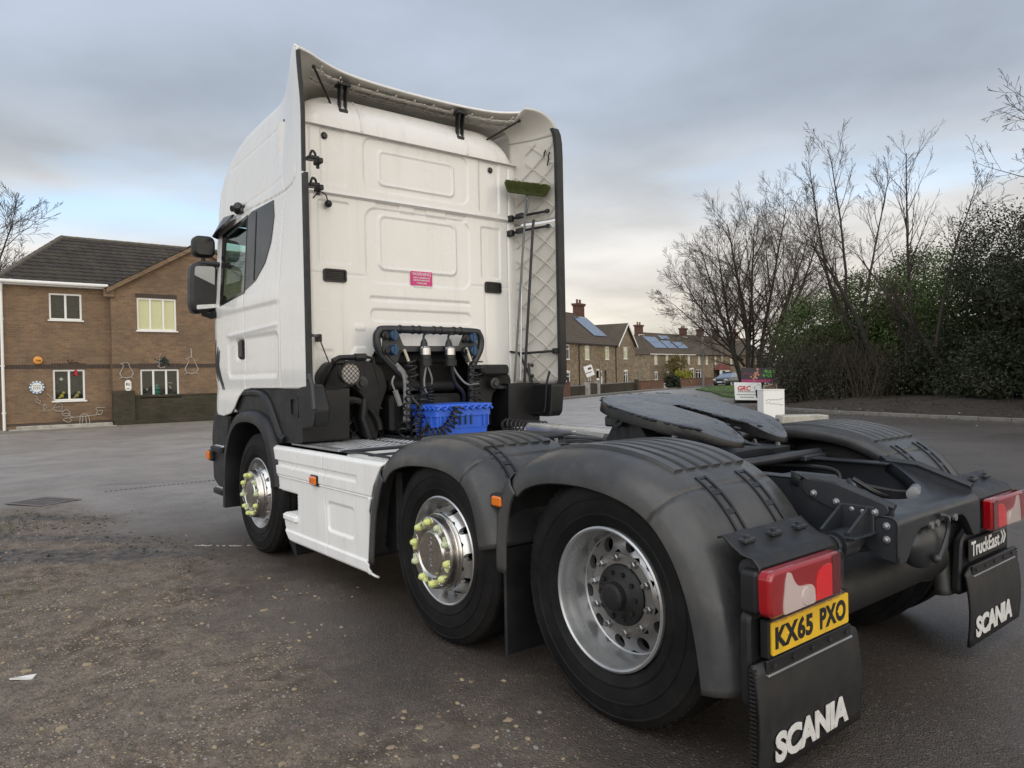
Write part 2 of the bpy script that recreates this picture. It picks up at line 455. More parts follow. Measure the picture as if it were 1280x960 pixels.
def glass(name, tint=(.8, .95, .9), rough=.0):
    q = NT(name); g = q.n('ShaderNodeBsdfGlossy'); g.inputs['Roughness'].default_value = .02
    tr = q.n('ShaderNodeBsdfTransparent'); tr.inputs[0].default_value = tint+(1,)
    fr = q.n('ShaderNodeFresnel'); ge = q.n('ShaderNodeNewGeometry'); q.l(q.math('SUBTRACT', 1.5, q.math('MULTIPLY', ge.outputs['Backfacing'], 1.5-1/1.5)), fr.inputs[0])
    mx = q.n('ShaderNodeMixShader'); q.l(fr.outputs[0], mx.inputs[0]); q.l(tr.outputs[0], mx.inputs[1]); q.l(g.outputs[0], mx.inputs[2])
    q.l(mx.outputs[0], q.t.nodes['Material Output'].inputs[0]); return q.m
M_GLASS = glass('cab_glass', (.80, .95, .90))
M_COVER = glass('lamp_cover_clear', (1., .93, .93))
M_MIRR = pm('mirror_face', (.75, .78, .78), .04, 1., .02, 3, rv=.02)
# ================================================================== SETTING MATERIALS
def asphalt_nodes(q):
    """wet worn tarmac: colour, roughness, height"""
    g = q.n('ShaderNodeNewGeometry'); pos = g.outputs['Position']
    big = q.noise(.22, 5, .6, pos); mid = q.noise(1.3, 6, .62, pos, .4); fine = q.noise(38, 3, .6, pos); sp = q.n('ShaderNodeTexVoronoi'); sp.inputs['Scale'].default_value = 120; q.l(pos, sp.inputs['Vector'])
    c = q.mix(q.ramp(big, [(.35, 0.), (.65, 1.)]), (.068, .056, .048), (.118, .100, .088))
    sx = q.n('ShaderNodeSeparateXYZ'); q.l(pos, sx.inputs[0])
    far = q.math('ADD', q.math('SUBTRACT', sx.outputs[0], q.math('MULTIPLY', q.math('MAXIMUM', q.math('SUBTRACT', -7., sx.outputs[1]), 0.), .75)), q.math('MULTIPLY', big, 3.))
    pale_sheen = q.ramp(q.math('DIVIDE', far, 20.), [(.30, 0.), (.50, 1.)])          # far road: paler tarmac, with its grazing sky sheen put into the colour
    c = q.mix(pale_sheen, c, q.mix(q.ramp(big, [(.35, 0.), (.65, 1.)]), (.30, .272, .252), (.39, .365, .345)))
    c = q.mix(q.ramp(mid, [(.40, 0.), (.70, .6)]), c, q.mix(pale_sheen, (.048, .040, .034), (.15, .135, .125)))
    st = q.ramp(sp.outputs['Color'], [(.80, 0.), (.92, 1.)]); c = q.mix(q.math('MULTIPLY', st, .55), c, (.26, .235, .205))
    c = q.mix(q.ramp(fine, [(.3, .45), (.6, 0.)]), c, (.035, .031, .028))
    ro = q.ramp(q.math('ADD', q.math('MULTIPLY', big, .5), q.math('MULTIPLY', mid, .5)), [(.36, .30), (.62, .52)])
    h = q.math('ADD', q.math('MULTIPLY', sp.outputs['Distance'], .55), q.math('MULTIPLY', fine, .5))
    return pos, c, ro, h
def m_asphalt():
    q = NT('wet_tarmac'); pos, c, ro, h = asphalt_nodes(q); q.set(col=c, rough=ro, spec=.55); q.bump(h, .5, .008); return q.m
def m_dirt():
    q = NT('gritty_mud'); pos, c, ro, h = asphalt_nodes(q)
    at_ = q.n('ShaderNodeAttribute'); at_.attribute_name = 'mud'; wet = q.n('ShaderNodeAttribute'); wet.attribute_name = 'wet'
    n1_ = q.noise(.9, 7, .65, pos); n2_ = q.noise(7, 7, .68, pos, .5); n3_ = q.noise(60, 4, .6, pos)
    dc = q.mix(q.ramp(n2_, [(.40, 0.), (.60, 1.)]), (.066, .047, .034), (.215, .168, .126))
    dc = q.mix(q.ramp(n1_, [(.42, 0.), (.62, .7)]), dc, (.185, .158, .132))
    dc = q.mix(q.ramp(n3_, [(.36, .75), (.50, 0.)]), dc, (.06, .046, .036)); g2 = q.noise(170, 3, .6, pos); dc = q.mix(q.ramp(g2, [(.54, 0.), (.66, .6)]), dc, (.33, .265, .185)); dc = q.mix(q.ramp(q.noise(21, 5, .7, pos, .8), [(.36, .6), (.48, 0.)]), dc, (.055, .042, .034))
    vo = q.n('ShaderNodeTexVoronoi'); vo.inputs['Scale'].default_value = 58; q.l(pos, vo.inputs['Vector'])
    pick = q.ramp(vo.outputs['Color'], [(.62, 0.), (.66, 1.)]); rim = q.ramp(vo.outputs['Distance'], [(.30, 1.), (.40, 0.)])
    stn = q.math('MULTIPLY', q.math('MULTIPLY', pick, rim), q.ramp(q.noise(2.1, 4, .6, pos), [(.40, .15), (.56, 1.)]))
    dc = q.mix(stn, dc, q.mix(q.ramp(q.noise(23, 2, .5, pos), [(.4, 0.), (.6, 1.)]), (.46, .36, .23), (.36, .33, .30)))
    dc = q.mix(q.math('MULTIPLY', wet.outputs['Fac'], q.ramp(q.noise(9, 6, .7, pos, .6), [(.40, .15), (.58, 1.)])), dc, (.040, .033, .029))
    f = at_.outputs['Fac']
    q.set(col=q.mix(f, c, dc), spec=.45)
    r2 = q.math('SUBTRACT', .82, q.math('MULTIPLY', wet.outputs['Fac'], .45)); mr = q.n('ShaderNodeMix', data_type='FLOAT')
    q.l(f, mr.inputs['Factor']); q.l(ro, mr.inputs['A']); q.l(r2, mr.inputs['B']); q.set(rough=mr.outputs['Result'])
    hh = q.math('ADD', h, q.math('ADD', q.math('MULTIPLY', n2_, 1.4), q.math('MULTIPLY', stn, .8))); q.bump(hh, .7, .012); return q.m
def m_brick(name, a, b_, mort, w_=.225, h_=.075, dark=(.09, .07, .055), dk=.5, off=0.):
    q = NT(name); s = q.n('ShaderNodeSeparateXYZ'); q.l(q.co, s.inputs[0]); cm = q.n('ShaderNodeCombineXYZ'); q.l(q.math('ADD', s.outputs[0], s.outputs[1]), cm.inputs[0]); q.l(s.outputs[2], cm.inputs[1])
    br = q.n('ShaderNodeTexBrick'); q.l(cm.outputs[0], br.inputs['Vector']); br.inputs['Scale'].default_value = 1; br.inputs['Brick Width'].default_value = w_; br.inputs['Row Height'].default_value = h_
    br.inputs['Mortar Size'].default_value = .009; br.inputs['Mortar Smooth'].default_value = .3; br.inputs['Bias'].default_value = off
    br.inputs['Color1'].default_value = a+(1,); br.inputs['Color2'].default_value = b_+(1,); br.inputs['Mortar'].default_value = mort+(1,)
    c = q.mix(q.ramp(q.noise(1.1, 6, .65), [(.42, 0.), (.72, dk)]), br.outputs['Color'], dark)
    c = q.mix(q.ramp(q.noise(14, 4), [(.35, .25), (.65, 0.)]), c, dark)
    q.set(col=c, rough=.88, spec=.25); q.bump(q.math('SUBTRACT', q.math('MULTIPLY', q.noise(40, 4), .4), br.outputs['Fac']), .6, .008); return q.m
M_ASPH = m_asphalt(); M_DIRT = m_dirt()
M_BRICK = m_brick('brown_brick', (.285, .182, .106), (.195, .122, .073), (.25, .20, .15))
M_BAND = m_brick('dark_brick', (.07, .05, .042), (.052, .038, .033), (.12, .10, .085), .075, .20)
M_STOCK = m_brick('buff_stock_brick', (.36, .285, .19), (.17, .13, .088), (.24, .195, .14), .30, .15, (.10, .078, .058), .55)
M_OLDWALL = m_brick('mossy_wall_brick', (.085, .072, .05), (.058, .048, .035), (.07, .062, .048), .225, .075, (.03, .034, .018), .7)
M_REDWALL = m_brick('red_wall_brick', (.22, .10, .065), (.15, .075, .05), (.16, .12, .09))
M_CHIM = m_brick('chimney_brick', (.15, .062, .042), (.10, .045, .034), (.10, .07, .055))
M_TILE = pm('dark_roof_tile', (.034, .027, .022), .8, 0, .3, 3, (.10, .09, .06), .4, 1.6, .25, 30)
M_TILE2 = pm('brown_roof_tile', (.085, .065, .046), .85, 0, .25, 1.2, (.055, .048, .034), .6, .9, .3, 9)
M_RIDGE = pm('ridge_tile', (.12, .105, .085), .85, 0, .25, 5, (.06, .055, .04), .5, 6)
M_UPVC = pm('white_frame', (.80, .80, .77), .35, 0, .03, 8)
M_PANE = pm('window_glass_dark', (.012, .015, .016), .06, 0, .2, 2, rv=.02, spec=.9)
M_ROOM = pm('dark_room', (.015, .014, .013), .9)
M_WARMREFL = pm('warm_reflection', (.98, .80, .50), .55, 0, .06, 6)  # cream colour standing in for yellow sky reflected in the panes
def m_pane():
    q = NT('house_pane'); g = q.n('ShaderNodeBsdfGlossy'); g.inputs['Roughness'].default_value = .03
    tr = q.n('ShaderNodeBsdfTransparent'); tr.inputs[0].default_value = (.88, .92, .9, 1)
    fr = q.n('ShaderNodeFresnel'); ge = q.n('ShaderNodeNewGeometry'); q.l(q.math('SUBTRACT', 1.36, q.math('MULTIPLY', ge.outputs['Backfacing'], 1.36-1/1.36)), fr.inputs[0])
    bp = q.n('ShaderNodeBump'); bp.inputs['Strength'].default_value = .05; bp.inputs['Distance'].default_value = .05; q.l(q.noise(1.6, 2), bp.inputs['Height']); q.l(bp.outputs[0], g.inputs['Normal'])
    mx = q.n('ShaderNodeMixShader'); q.l(fr.outputs[0], mx.inputs[0]); q.l(tr.outputs[0], mx.inputs[1]); q.l(g.outputs[0], mx.inputs[2]); q.l(mx.outputs[0], q.t.nodes['Material Output'].inputs[0]); return q.m
M_HP = m_pane()
M_CONC = pm('weathered_concrete', (.42, .40, .35), .85, 0, .15, 3, (.14, .14, .10), .7, 4., .4, 40)
M_KERB = pm('kerb_concrete', (.20, .19, .175), .85, 0, .2, 2, (.07, .07, .055), .6, 3., .3, 40)
M_PAVE = pm('pavement_slab', (.22, .20, .175), .85, 0, .2, 1.2, (.10, .09, .08), .5, 2., .2, 30)
M_SOIL = pm('leafy_soil', (.026, .020, .014), .9, 0, .4, 3, (.07, .052, .032), .5, 6., .8, 20)
M_GRASS = pm('short_turf', (.075, .125, .030), .9, 0, .35, 1.5, (.10, .10, .035), .5, 3., .6, 40)
M_BARK = pm('bark', (.060, .046, .036), .85, 0, .35, 5, (.085, .085, .06), .5, 6., .6, 30)
M_BARKD = pm('dark_bark', (.035, .027, .022), .88, 0, .35, 5, (.03, .04, .018), .5, 5., .6, 30)
M_TWIG = pm('twig_bark', (.050, .036, .028), .85, 0, .3, 3)
def m_leaf(name, a, b_, rough=.5):
    q = NT(name); n_ = q.noise(1.1, 4, .6); n2_ = q.noise(9, 2, .5)
    q.set(col=q.mix(q.ramp(n2_, [(.35, 0.), (.65, 1.)]), q.mix(q.ramp(n_, [(.38, 0.), (.64, 1.)]), a, b_), tuple(x*.55 for x in a)), rough=rough, spec=.3); return q.m
M_LEAF = m_leaf('laurel_leaf', (.055, .095, .022), (.115, .145, .036)); M_IVY = m_leaf('ivy_leaf', (.026, .034, .017), (.056, .060, .026), .6)
M_OLIVE = m_leaf('olive_leaf', (.055, .062, .022), (.085, .08, .03)); M_GOLD = m_leaf('golden_leaf', (.16, .115, .025), (.09, .085, .022)); M_LIME = m_leaf('lime_leaf', (.33, .32, .03), (.20, .22, .03))
M_BRAM = pm('bramble_stem', (.034, .026, .017), .9, 0, .35, 4)
M_SOLAR = pm('solar_glass', (.30, .36, .45), .16, .75, .2, 2, rv=.04, spec=.9)
M_LED = pm('rope_light', (.40, .38, .34), .6)
M_LAMPG = pm('galvanised_post', (.16, .17, .17), .5, .4, .15, 3)

# ================================================================== GROUND
b = B()
xs = [-140, -40, -8, -2, 6, 12, 30, 60, 120, 260, 700]; ys = [-700, -260, -120, -60, -25, -8, 4, 12, 40, 140, 500]
b.grid([[(x, y, 0) for y in ys] for x in xs]); b.build('ground', M_ASPH, None, 0, kind='structure')
from mathutils import noise as mn
def dirt():
    x0, x1, y0, y1, st = -1.6, 10.6, .2, 9.0, .034
    nx_, ny_ = int((x1-x0)/st)+1, int((y1-y0)/st)+1
    bx = [-9, 0, 1.1, 3.85, 7.1, 9, 20]; by = [2.1, 1.75, 1.62, 1.30, 1.55, 2.4, 5]
    P = []; mud = []; wet = []
    arcs = [((7.0, 3.4), (5.9, 2.35), (5.3, 1.75), .20), ((8.0, 3.3), (7.4, 2.2), (6.2, 1.5), .16), ((5.4, 2.9), (4.9, 2.45), (4.6, 1.7), .22), ((4.9, 2.0), (4.4, 1.5), (3.9, 1.2), .18), ((3.3, 1.9), (3.0, 1.7), (2.6, 1.5), .10)]
    S = []
    for a_, m_, c_, w_ in arcs:
        for t in np.linspace(0, 1, 12):
            S.append(((1-t)**2*a_[0]+2*t*(1-t)*m_[0]+t*t*c_[0], (1-t)**2*a_[1]+2*t*(1-t)*m_[1]+t*t*c_[1], w_))
    S = np.array(S)
    for i in range(nx_):
        x = x0+i*st; row = []; yb = np.interp(x, bx, by)
        for j in range(ny_):
            y = y0+j*st; v = Vector((x, y, 0))
            n1_ = mn.fractal(v*.9, 1, 2, 4); n2_ = mn.noise(v*6.5); n3_ = mn.noise(v*17+Vector((3, 1, 0)))
            m_ = (y-yb)/.9+.55*n1_+.12*n2_; m_ = min(m_, (8.6-x)/.8+.5*n1_); m_ = min(1, max(0, m_+.25))
            m_ *= min(1, (x-x0)/.3, (x1-x)/.3, (y1-y)/.3) if True else 1; m_ = max(0, m_)
            dd = np.min(np.hypot(S[:, 0]-x, S[:, 1]-y)-S[:, 2]) if x > 1.9 and y < 4.2 else 1
            w_ = max(0, min(1, .75-dd/.16+1.5*n1_*.5+.45*n2_+.3*n3_-.35)) if dd < .5 else 0
            w_ *= m_**.5
            # tyre ruts: curved ribbed tracks
            tr = math.sin((y-2.6-.16*(x-5)**2*.4+.3*x)*2*math.pi/.11)
            tm = max(0, 1-abs((y-2.9+.22*(x-6.6)+.12*(x-6.6)**2)/.34))*max(0, 1-abs(x-6.6)/1.7)
            tb = math.sin((x+.6*y)*2*math.pi/.13)
            tm2 = max(0, 1-abs((y-1.75+.30*(x-3.9))/.28))*max(0, 1-abs(x-3.7)/1.5)
            w_ = min(1, w_+(.55*max(0, -tr)*min(1, tm*1.6)+.5*max(0, -tb)*min(1, tm2*1.5))*max(0, .6+n2_)*m_)
            h = .012*n1_+.007*n2_+.0045*n3_+.016*w_*n3_+.010*w_*mn.noise(v*30)+.020*tr*min(1, tm*1.6)+.012*tb*min(1, tm2*1.5)
            row.append((x, y, .004+m_*max(-.002, .014+h))); mud.append(m_); wet.append(min(1, w_))
        P.append(row)
    b = B(); b.grid(P); me = b.mesh('dirt_verge', M_DIRT, 180, False) if False else None
    me = bpy.data.meshes.new('dirt_verge'); me.from_pydata(b.v, [], b.f); me.materials.append(M_DIRT)
    for nm, dat in (('mud', mud), ('wet', wet)):
        a_ = me.attributes.new(nm, 'FLOAT', 'POINT'); a_.data.foreach_set('value', dat)
    me.polygons.foreach_set('use_smooth', [True]*len(me.polygons)); me.update()
    o = bpy.data.objects.new('dirt_verge', me); col.objects.link(o); o['kind'] = 'structure'
    return np.array(mud).reshape(nx_, ny_), x0, y0, st, P
MUD, dx0, dy0, dst, DP = dirt()
def gz(x, y):
    i = int(round((x-dx0)/dst)); j = int(round((y-dy0)/dst))
    if 0 <= i < MUD.shape[0] and 0 <= j < MUD.shape[1]: return DP[i][j][2], MUD[i, j]
    return 0., 0.
# loose stones pressed into the verge
rnd = random.Random(4); bs = {0: B(), 1: B(), 2: B()}
for k in range(30000):
    x = -1.2+rnd.random()**1.25*8.5; y = rnd.uniform(.6, 6.5); z, m_ = gz(x, y)
    dens = .5+1.2*mn.noise(Vector((x*.8, y*.8, 5)))
    if rnd.random() > m_*dens*(.9 if x < 4 else .35): continue
    r = rnd.choice((.0025, .003, .0035, .004, .004, .005, .006, .008, .012))*rnd.uniform(.7, 1.25)
    a = rnd.uniform(0, 6.28); n = rnd.choice((5, 6)); vs = []
    for lay, (k1, hz) in enumerate(((1, -.2), (.95, .25), (.55, .5))):
        for i in range(n):
            t = a+6.28*i/n; rr = r*k1*rnd.uniform(.75, 1.2); vs.append((x+rr*math.cos(t)*1.3, y+rr*math.sin(t)*.9, z+r*hz))
    fs = [(l*n+i, l*n+(i+1) % n, (l+1)*n+(i+1) % n, (l+1)*n+i) for l in range(2) for i in range(n)]+[tuple(2*n+i for i in range(n))]
    bs[rnd.choice((0, 0, 1, 2, 2))].add(vs, fs)
M_ST = [pm('ochre_stone', (.30, .235, .155), .85, 0, .35, 9), pm('grey_stone', (.22, .21, .20), .75, 0, .25, 9), pm('brown_stone', (.15, .11, .08), .8, 0, .3, 9)]
for k, nm in enumerate(('ochre', 'grey', 'brown')):
    o = bs[k].build('loose_gravel', M_ST[k], None, 40, kind='stuff'); o['label'] = nm+' stones pressed into the muddy verge'
b = B(); rnd = random.Random(44)
for k in range(300):
    x = -.9+rnd.random()**1.3*4.6; y = rnd.uniform(1.5, 4.2); z, m_ = gz(x, y)
    if m_ < .3 or mn.noise(Vector((x*1.3, y*1.3, 9))) < -.12: continue
    r = rnd.choice((.008, .010, .012, .014, .018))*rnd.uniform(.8, 1.3); a = rnd.uniform(0, 6.28); n = 7; vs = []
    sx_ = [rnd.uniform(.6, 1.3) for _ in range(n)]
    for kk, hz in ((1, -.1), (.92, .16), (.5, .24)):
        for i in range(n): t = a+6.28*i/n; vs.append((x+r*kk*sx_[i]*math.cos(t), y+r*kk*sx_[i]*math.sin(t)*1.3, z+r*hz))
    b.add(vs, [(l*n+i, l*n+(i+1) % n, (l+1)*n+(i+1) % n, (l+1)*n+i) for l in range(2) for i in range(n)]+[tuple(2*n+i for i in range(n))])
o = b.build('flat_stones', M_ST[0], None, 40, kind='stuff'); o['label'] = 'flat ochre stones trodden into the gritty verge'
# clods of mud along the dark ruts
b = B(); rnd = random.Random(8)
for k in range(260):
    t = rnd.random(); x = 4.0+3.6*t+rnd.gauss(0, .35); y = 1.3+1.5*t+rnd.gauss(0, .3); z, m_ = gz(x, y)
    if m_ < .25: continue
    r = rnd.choice((.006, .008, .010, .012, .016)); b.sphere((x, y, z+r*.2), r, 5, 4, (rnd.uniform(.8, 1.8), rnd.uniform(.7, 1.4), .5))
o = b.build('mud_clods', pm('wet_clod', (.06, .05, .043), .6, 0, .3, 20, None, .5, 3, .3, 60), None, 60, kind='stuff'); o['label'] = 'dark wet clods of mud along the wheel ruts'
# grass tufts at the left edge
b = B(); rnd = random.Random(6)
for cx_, cy_, n, s_ in ((7.0, 3.05, 260, .22), (6.5, 3.15, 90, .16), (7.6, 2.62, 50, .14), (4.0, 3.15, 60, .14), (4.9, 3.35, 80, .2)):
    for k in range(n):
        x, y = cx_+rnd.gauss(0, s_), cy_+rnd.gauss(0, s_); z, _ = gz(x, y); a = rnd.uniform(0, 6.28); l = rnd.uniform(.02, .07); q = rnd.uniform(.01, .05)
        b.add([(x-.003*math.sin(a), y+.003*math.cos(a), z), (x+.003*math.sin(a), y-.003*math.cos(a), z), (x+q*math.cos(a), y+q*math.sin(a), z+l)], [(0, 1, 2)])
o = b.build('grass_tufts', M_GRASS, None, 0, False, kind='stuff'); o['label'] = 'short grass tufts at the edge of the muddy verge'
# faint chalk line and a row of damp tread prints on the tarmac
b = B(); rnd = random.Random(2)
for k in range(70):
    t = k/70; x = 4.75-.55*t+rnd.gauss(0, .006); y = 1.55-.65*t+rnd.gauss(0, .008); z, _ = gz(x, y)
    if rnd.random() < .65: b.box(x-.012, x+.010, y-.008, y+.010, z+.001, z+.004)
b.build('chalk_line', pm('chalk', (.5, .49, .46), .9), None, 0, kind='structure')
b = B()
for k in range(34):
    t = k/34; x = 9.12+.06*t; y = 1.53-2.1*t; b.prism([(y, x-.035), (y-.03, x-.035), (y-.055, x+.035), (y-.025, x+.035)], .0043, .0055, lambda a, c, h: (c, a, h))
b.build('tread_mark', pm('damp_mud_print', (.03, .026, .024), .5), None, 0, kind='structure')
# drain grate
g = empty('drain_grate', (8.68, 2.27, .014), R(29), 'rusty slatted drain grate set in the tarmac beside the muddy verge', 'drain grate')
M_IRON = pm('cast_iron', (.22, .20, .185), .6, .5, .3, 9, (.10, .06, .04), .5, 12)
b = B(); b.ring(rrect(-.34, .34, -.27, .27, .02), rrect(-.29, .29, -.22, .22, .01), .0042, .007, lambda a, c, h: (a, c, h)); b.build('grate_frame', M_IRON, g)
for k in range(9):
    b = B(); b.cbox((-.26+.065*k, 0, .0052), (.022, .44, .0018)); b.build('grate_bar', M_IRON, g)
b = B(); b.cbox((0, .0, .0056), (.58, .03, .0016)); b.cbox((0, .11, .0056), (.58, .014, .0016)); b.cbox((0, -.11, .0056), (.58, .014, .0016)); b.build('cross_bar', M_IRON, g, kind='stuff')
b = B(); b.box(-.29, .29, -.22, .22, .0015, .0042); b.build('grate_void', M_INK, g)
# litter
b = B(); z, _ = gz(2.25, 3.06); b.prism([(2.21, 3.02), (2.24, 3.0), (2.285, 3.08), (2.255, 3.11)], z+.004, z+.012, lambda a, c, h: (a, c, h+.006*math.sin(a*90)))
o = b.build('paper_scrap', M_WINK, None); tag(o, 'small scrap of white litter lying on the gritty verge', 'litter')

# ================================================================== WINDOWS, WALLS, ROOFS
def wall(b, u0, u1, z0, z1, holes, v=0., dep=.10):
    us = sorted({u0, u1, *[h[0] for h in holes], *[h[1] for h in holes]}); zs = sorted({z0, z1, *[h[2] for h in holes], *[h[3] for h in holes]})
    us = [u for u in us if u0 <= u <= u1]; zs = [z for z in zs if z0 <= z <= z1]
    for a, c in zip(us[:-1], us[1:]):
        for e, f in zip(zs[:-1], zs[1:]):
            mu, mz = (a+c)/2, (e+f)/2
            if any(h[0] < mu < h[1] and h[2] < mz < h[3] for h in holes): continue
            b.add([(a, v, e), (c, v, e), (c, v, f), (a, v, f)], [(0, 1, 2, 3)])
    for h in holes:
        a, c, e, f = h[:4]; d = v+dep
        b.add([(a, v, e), (c, v, e), (c, v, f), (a, v, f), (a, d, e), (c, d, e), (c, d, f), (a, d, f)], [(0, 1, 5, 4), (1, 2, 6, 5), (2, 3, 7, 6), (3, 0, 4, 7)])
def window(par, u0, u1, z0, z1, n=2, v=.06, fw=.055, trans=None, reflect_back=None, pane=None, sill=True, name='window', fmat=None):
    b = B(); fm = fmat or M_UPVC
    b.ring([(u0, z0), (u1, z0), (u1, z1), (u0, z1)], [(u0+fw, z0+fw), (u1-fw, z0+fw), (u1-fw, z1-fw), (u0+fw, z1-fw)], v-.03, v+.03)
    w_ = (u1-u0)/n
    for k in range(1, n): b.box(u0+w_*k-fw*.55, u0+w_*k+fw*.55, v-.028, v+.028, z0+fw, z1-fw)
    if trans: b.box(u0+fw, u1-fw, v-.026, v+.026, trans-fw*.4, trans+fw*.4)
    f = b.build(name, fm, par, 0)
    for k in range(n):
        b = B(); b.box(u0+w_*k+fw*.5, u0+w_*(k+1)-fw*.5, v-.006, v+.006, z0+fw*.5, z1-fw*.5); b.build('pane', pane or M_HP, f, 0)
    if sill:
        b = B(); b.box(u0-.05, u1+.05, v-.12, v-.031, z0-.05, z0-.002, .008); b.build('sill', fm, f)
    bv = v+.032 if reflect_back else v+.22; b = B(); b.box(u0+.02, u1-.02, bv, bv+.02, z0+.02, z1-.02); b.build('reflect_back' if reflect_back else 'room_backing', reflect_back or M_ROOM, f, 0)  # bright sheet close behind the glass carries the painted reflection
    return f
def tiles(par, O, U, S, uL, uR, L, mat_, gauge=.32, pan=.30, amp=.022, lap=.035, du=.05, name='roof_slope'):
    """interlocking tiles in courses: O origin on the eave, U along, S up the slope; uL(s), uR(s) limits"""
    O = Vector(O); U = Vector(U).normalized(); S = Vector(S).normalized(); Nn = U.cross(S).normalized()
    if Nn.z < 0: Nn = -Nn
    b = B(); n = max(1, int(round(L/gauge))); g_ = L/n; rows = []
    for j in range(n):
        for s_, h in ((j*g_, lap), ((j+.98)*g_, .004)):
            a, c = uL(s_), uR(s_); k = max(2, int((max(uR(0), uR(L))-min(uL(0), uL(L)))/du)); row = []
            for i in range(k+1):
                u = a+(c-a)*i/k; wv = amp*(abs(math.sin(math.pi*u/pan))**.6)
                row.append(tuple(O+U*u+S*s_+Nn*(h+wv)))
            rows.append(row)
    b.grid(rows); return b.build(name, mat_, par, 0, False)
# ---------------- brick house on the left
H = empty('brick_house', (26.2, 1.36, 0), R(-90), 'two-storey brown brick house with dark tiled hipped roof and Christmas decorations on its wall', 'house')
rv0 = 3.45; WL = [(1.24, 2.18, 3.62, 4.50), (1.30, 2.22, .94, 1.97)]
b = B(); wall(b, 0, 3.0, 0, 4.80, WL); b.add([(0, 0, 0), (0, 7.2, 0), (0, 7.2, 4.8), (0, 0, 4.8)], [(0, 1, 2, 3)]); b.add([(12, 7.2, 0), (0, 7.2, 0), (0, 7.2, 4.8), (12, 7.2, 4.8)], [(0, 1, 2, 3)]); wall(b, 8.7, 12, 0, 4.8, [(9.6, 11.0, 3.4, 4.5), (9.6, 11.0, .95, 2.0)]); b.add([(11.99, 0, 0), (11.99, 7.2, 0), (11.99, 7.2, 4.8), (11.99, rv0, 6.9), (11.99, 0, 4.8)], [(0, 1, 2, 3, 4)])
b.build('wall', M_BRICK, H, 0, False); window(H, 9.6, 11.0, 3.4, 4.5, 3); window(H, 9.6, 11.0, .95, 2.0, 3)
GL = [(3.80, 5.08, 3.31, 4.45), (3.86, 5.12, .98, 1.95)]; GV = -.32
b = B(); wall(b, 3.0, 8.7, 0, 4.70, GL, GV); b.add([(3.0, GV, 4.70), (8.7, GV, 4.70), (5.85, GV, 6.44)], [(0, 1, 2)]); b.add([(3.0, GV, 0), (3.0, 0, 0), (3.0, 0, 4.8), (3.0, GV, 4.8)], [(0, 1, 2, 3)]); b.add([(8.7, GV, 0), (8.7, 7.2, 0), (8.7, 7.2, 4.8), (8.7, GV, 4.8)], [(0, 1, 2, 3)])
b.build('gable_wall', M_BRICK, H, 0, False)
b = B(); b.box(-.004, 1.28, -.006, .03, 2.0, 2.14); b.box(2.24, 3.0, -.006, .03, 2.0, 2.14); b.box(-.006, .03, -.004, 5, 2.0, 2.14); b.build('brick_band', M_BAND, H, 0, kind='stuff')
b = B(); b.box(3.004, 3.84, GV-.006, GV+.03, 2.0, 2.14); b.box(5.14, 8.7, GV-.006, GV+.03, 2.0, 2.14); b.box(3.8, 5.18, GV-.008, GV+.03, 1.96, 2.16); b.box(3.76, 5.12, GV-.008, GV+.02, 4.46, 4.60); b.build('brick_band', M_BAND, H, 0, kind='stuff')
b = B(); b.box(1.26, 2.26, -.009, .03, 1.975, 2.18); b.build('window_lintel', M_BAND, H, 0)
window(H, *WL[0], 2); window(H, *WL[1], 2)
window(H, *GL[0], 3, GV+.06, reflect_back=M_WARMREFL); window(H, *GL[1], 3, GV+.06)
# main roof: front slope, hip slope, back slope
rx, rv_, rzz = 2.12, 3.45, 6.92; ez = 4.80; S1 = Vector((0, rv_+.25, rzz-ez)); L1 = S1.length
tiles(H, (0, -.25, ez), (1, 0, 0), S1, lambda s: -.22+(rx+.22)*s/L1, lambda s: 12.0, L1, M_TILE, .32, .30, .045)
S2 = Vector((rx+.25, 0, rzz-ez)); L2 = S2.length
tiles(H, (-.25, 0, ez), (0, 1, 0), S2, lambda s: -.22+(rv_+.22)*s/L2, lambda s: 7.4-(7.4-rv_-.4)*s/L2, L2, M_TILE, .32, .30, .045)
S3 = Vector((0, -(7.4-rv_), rzz-ez)); b = B(); b.add([(rx, rv_, rzz), (12, rv_, rzz), (12, 7.4, ez), (0, 7.4, ez)], [(0, 1, 2, 3)]); b.build('roof_slope', M_TILE, H, 0, False)
b = B()
def ridge_line(b, A, C_, r=.10, seg=.42):
    A = Vector(A); C_ = Vector(C_); n = max(1, int((C_-A).length/seg))
    for k in range(n):
        p, q = A.lerp(C_, k/n), A.lerp(C_, (k+1.03)/n); b.tube([p, q], [r, r*.9], 8)
ridge_line(b, (-.16, -.16, ez+.07), (rx, rv_, rzz+.03), .11); ridge_line(b, (rx, rv_, rzz+.03), (12, rv_, rzz+.03), .085); ridge_line(b, (5.85, GV-.22, 6.50), (5.85, rv_-.3, 6.50), .08); b.build('ridge_tiles', M_RIDGE, H, 40, kind='stuff')
gs = Vector((2.95, 0, 1.78)); 
tiles(H, (2.82, 0, 4.64), (0, 1, 0), gs, lambda s: GV-.22, lambda s: 3.6, gs.length, M_TILE, .32, .30, .045)
gs2 = Vector((-2.95, 0, 1.78)); tiles(H, (8.88, 0, 4.64), (0, 1, 0), gs2, lambda s: GV-.22, lambda s: 3.6, gs2.length, M_TILE, .32, .30, .045)
b = B()
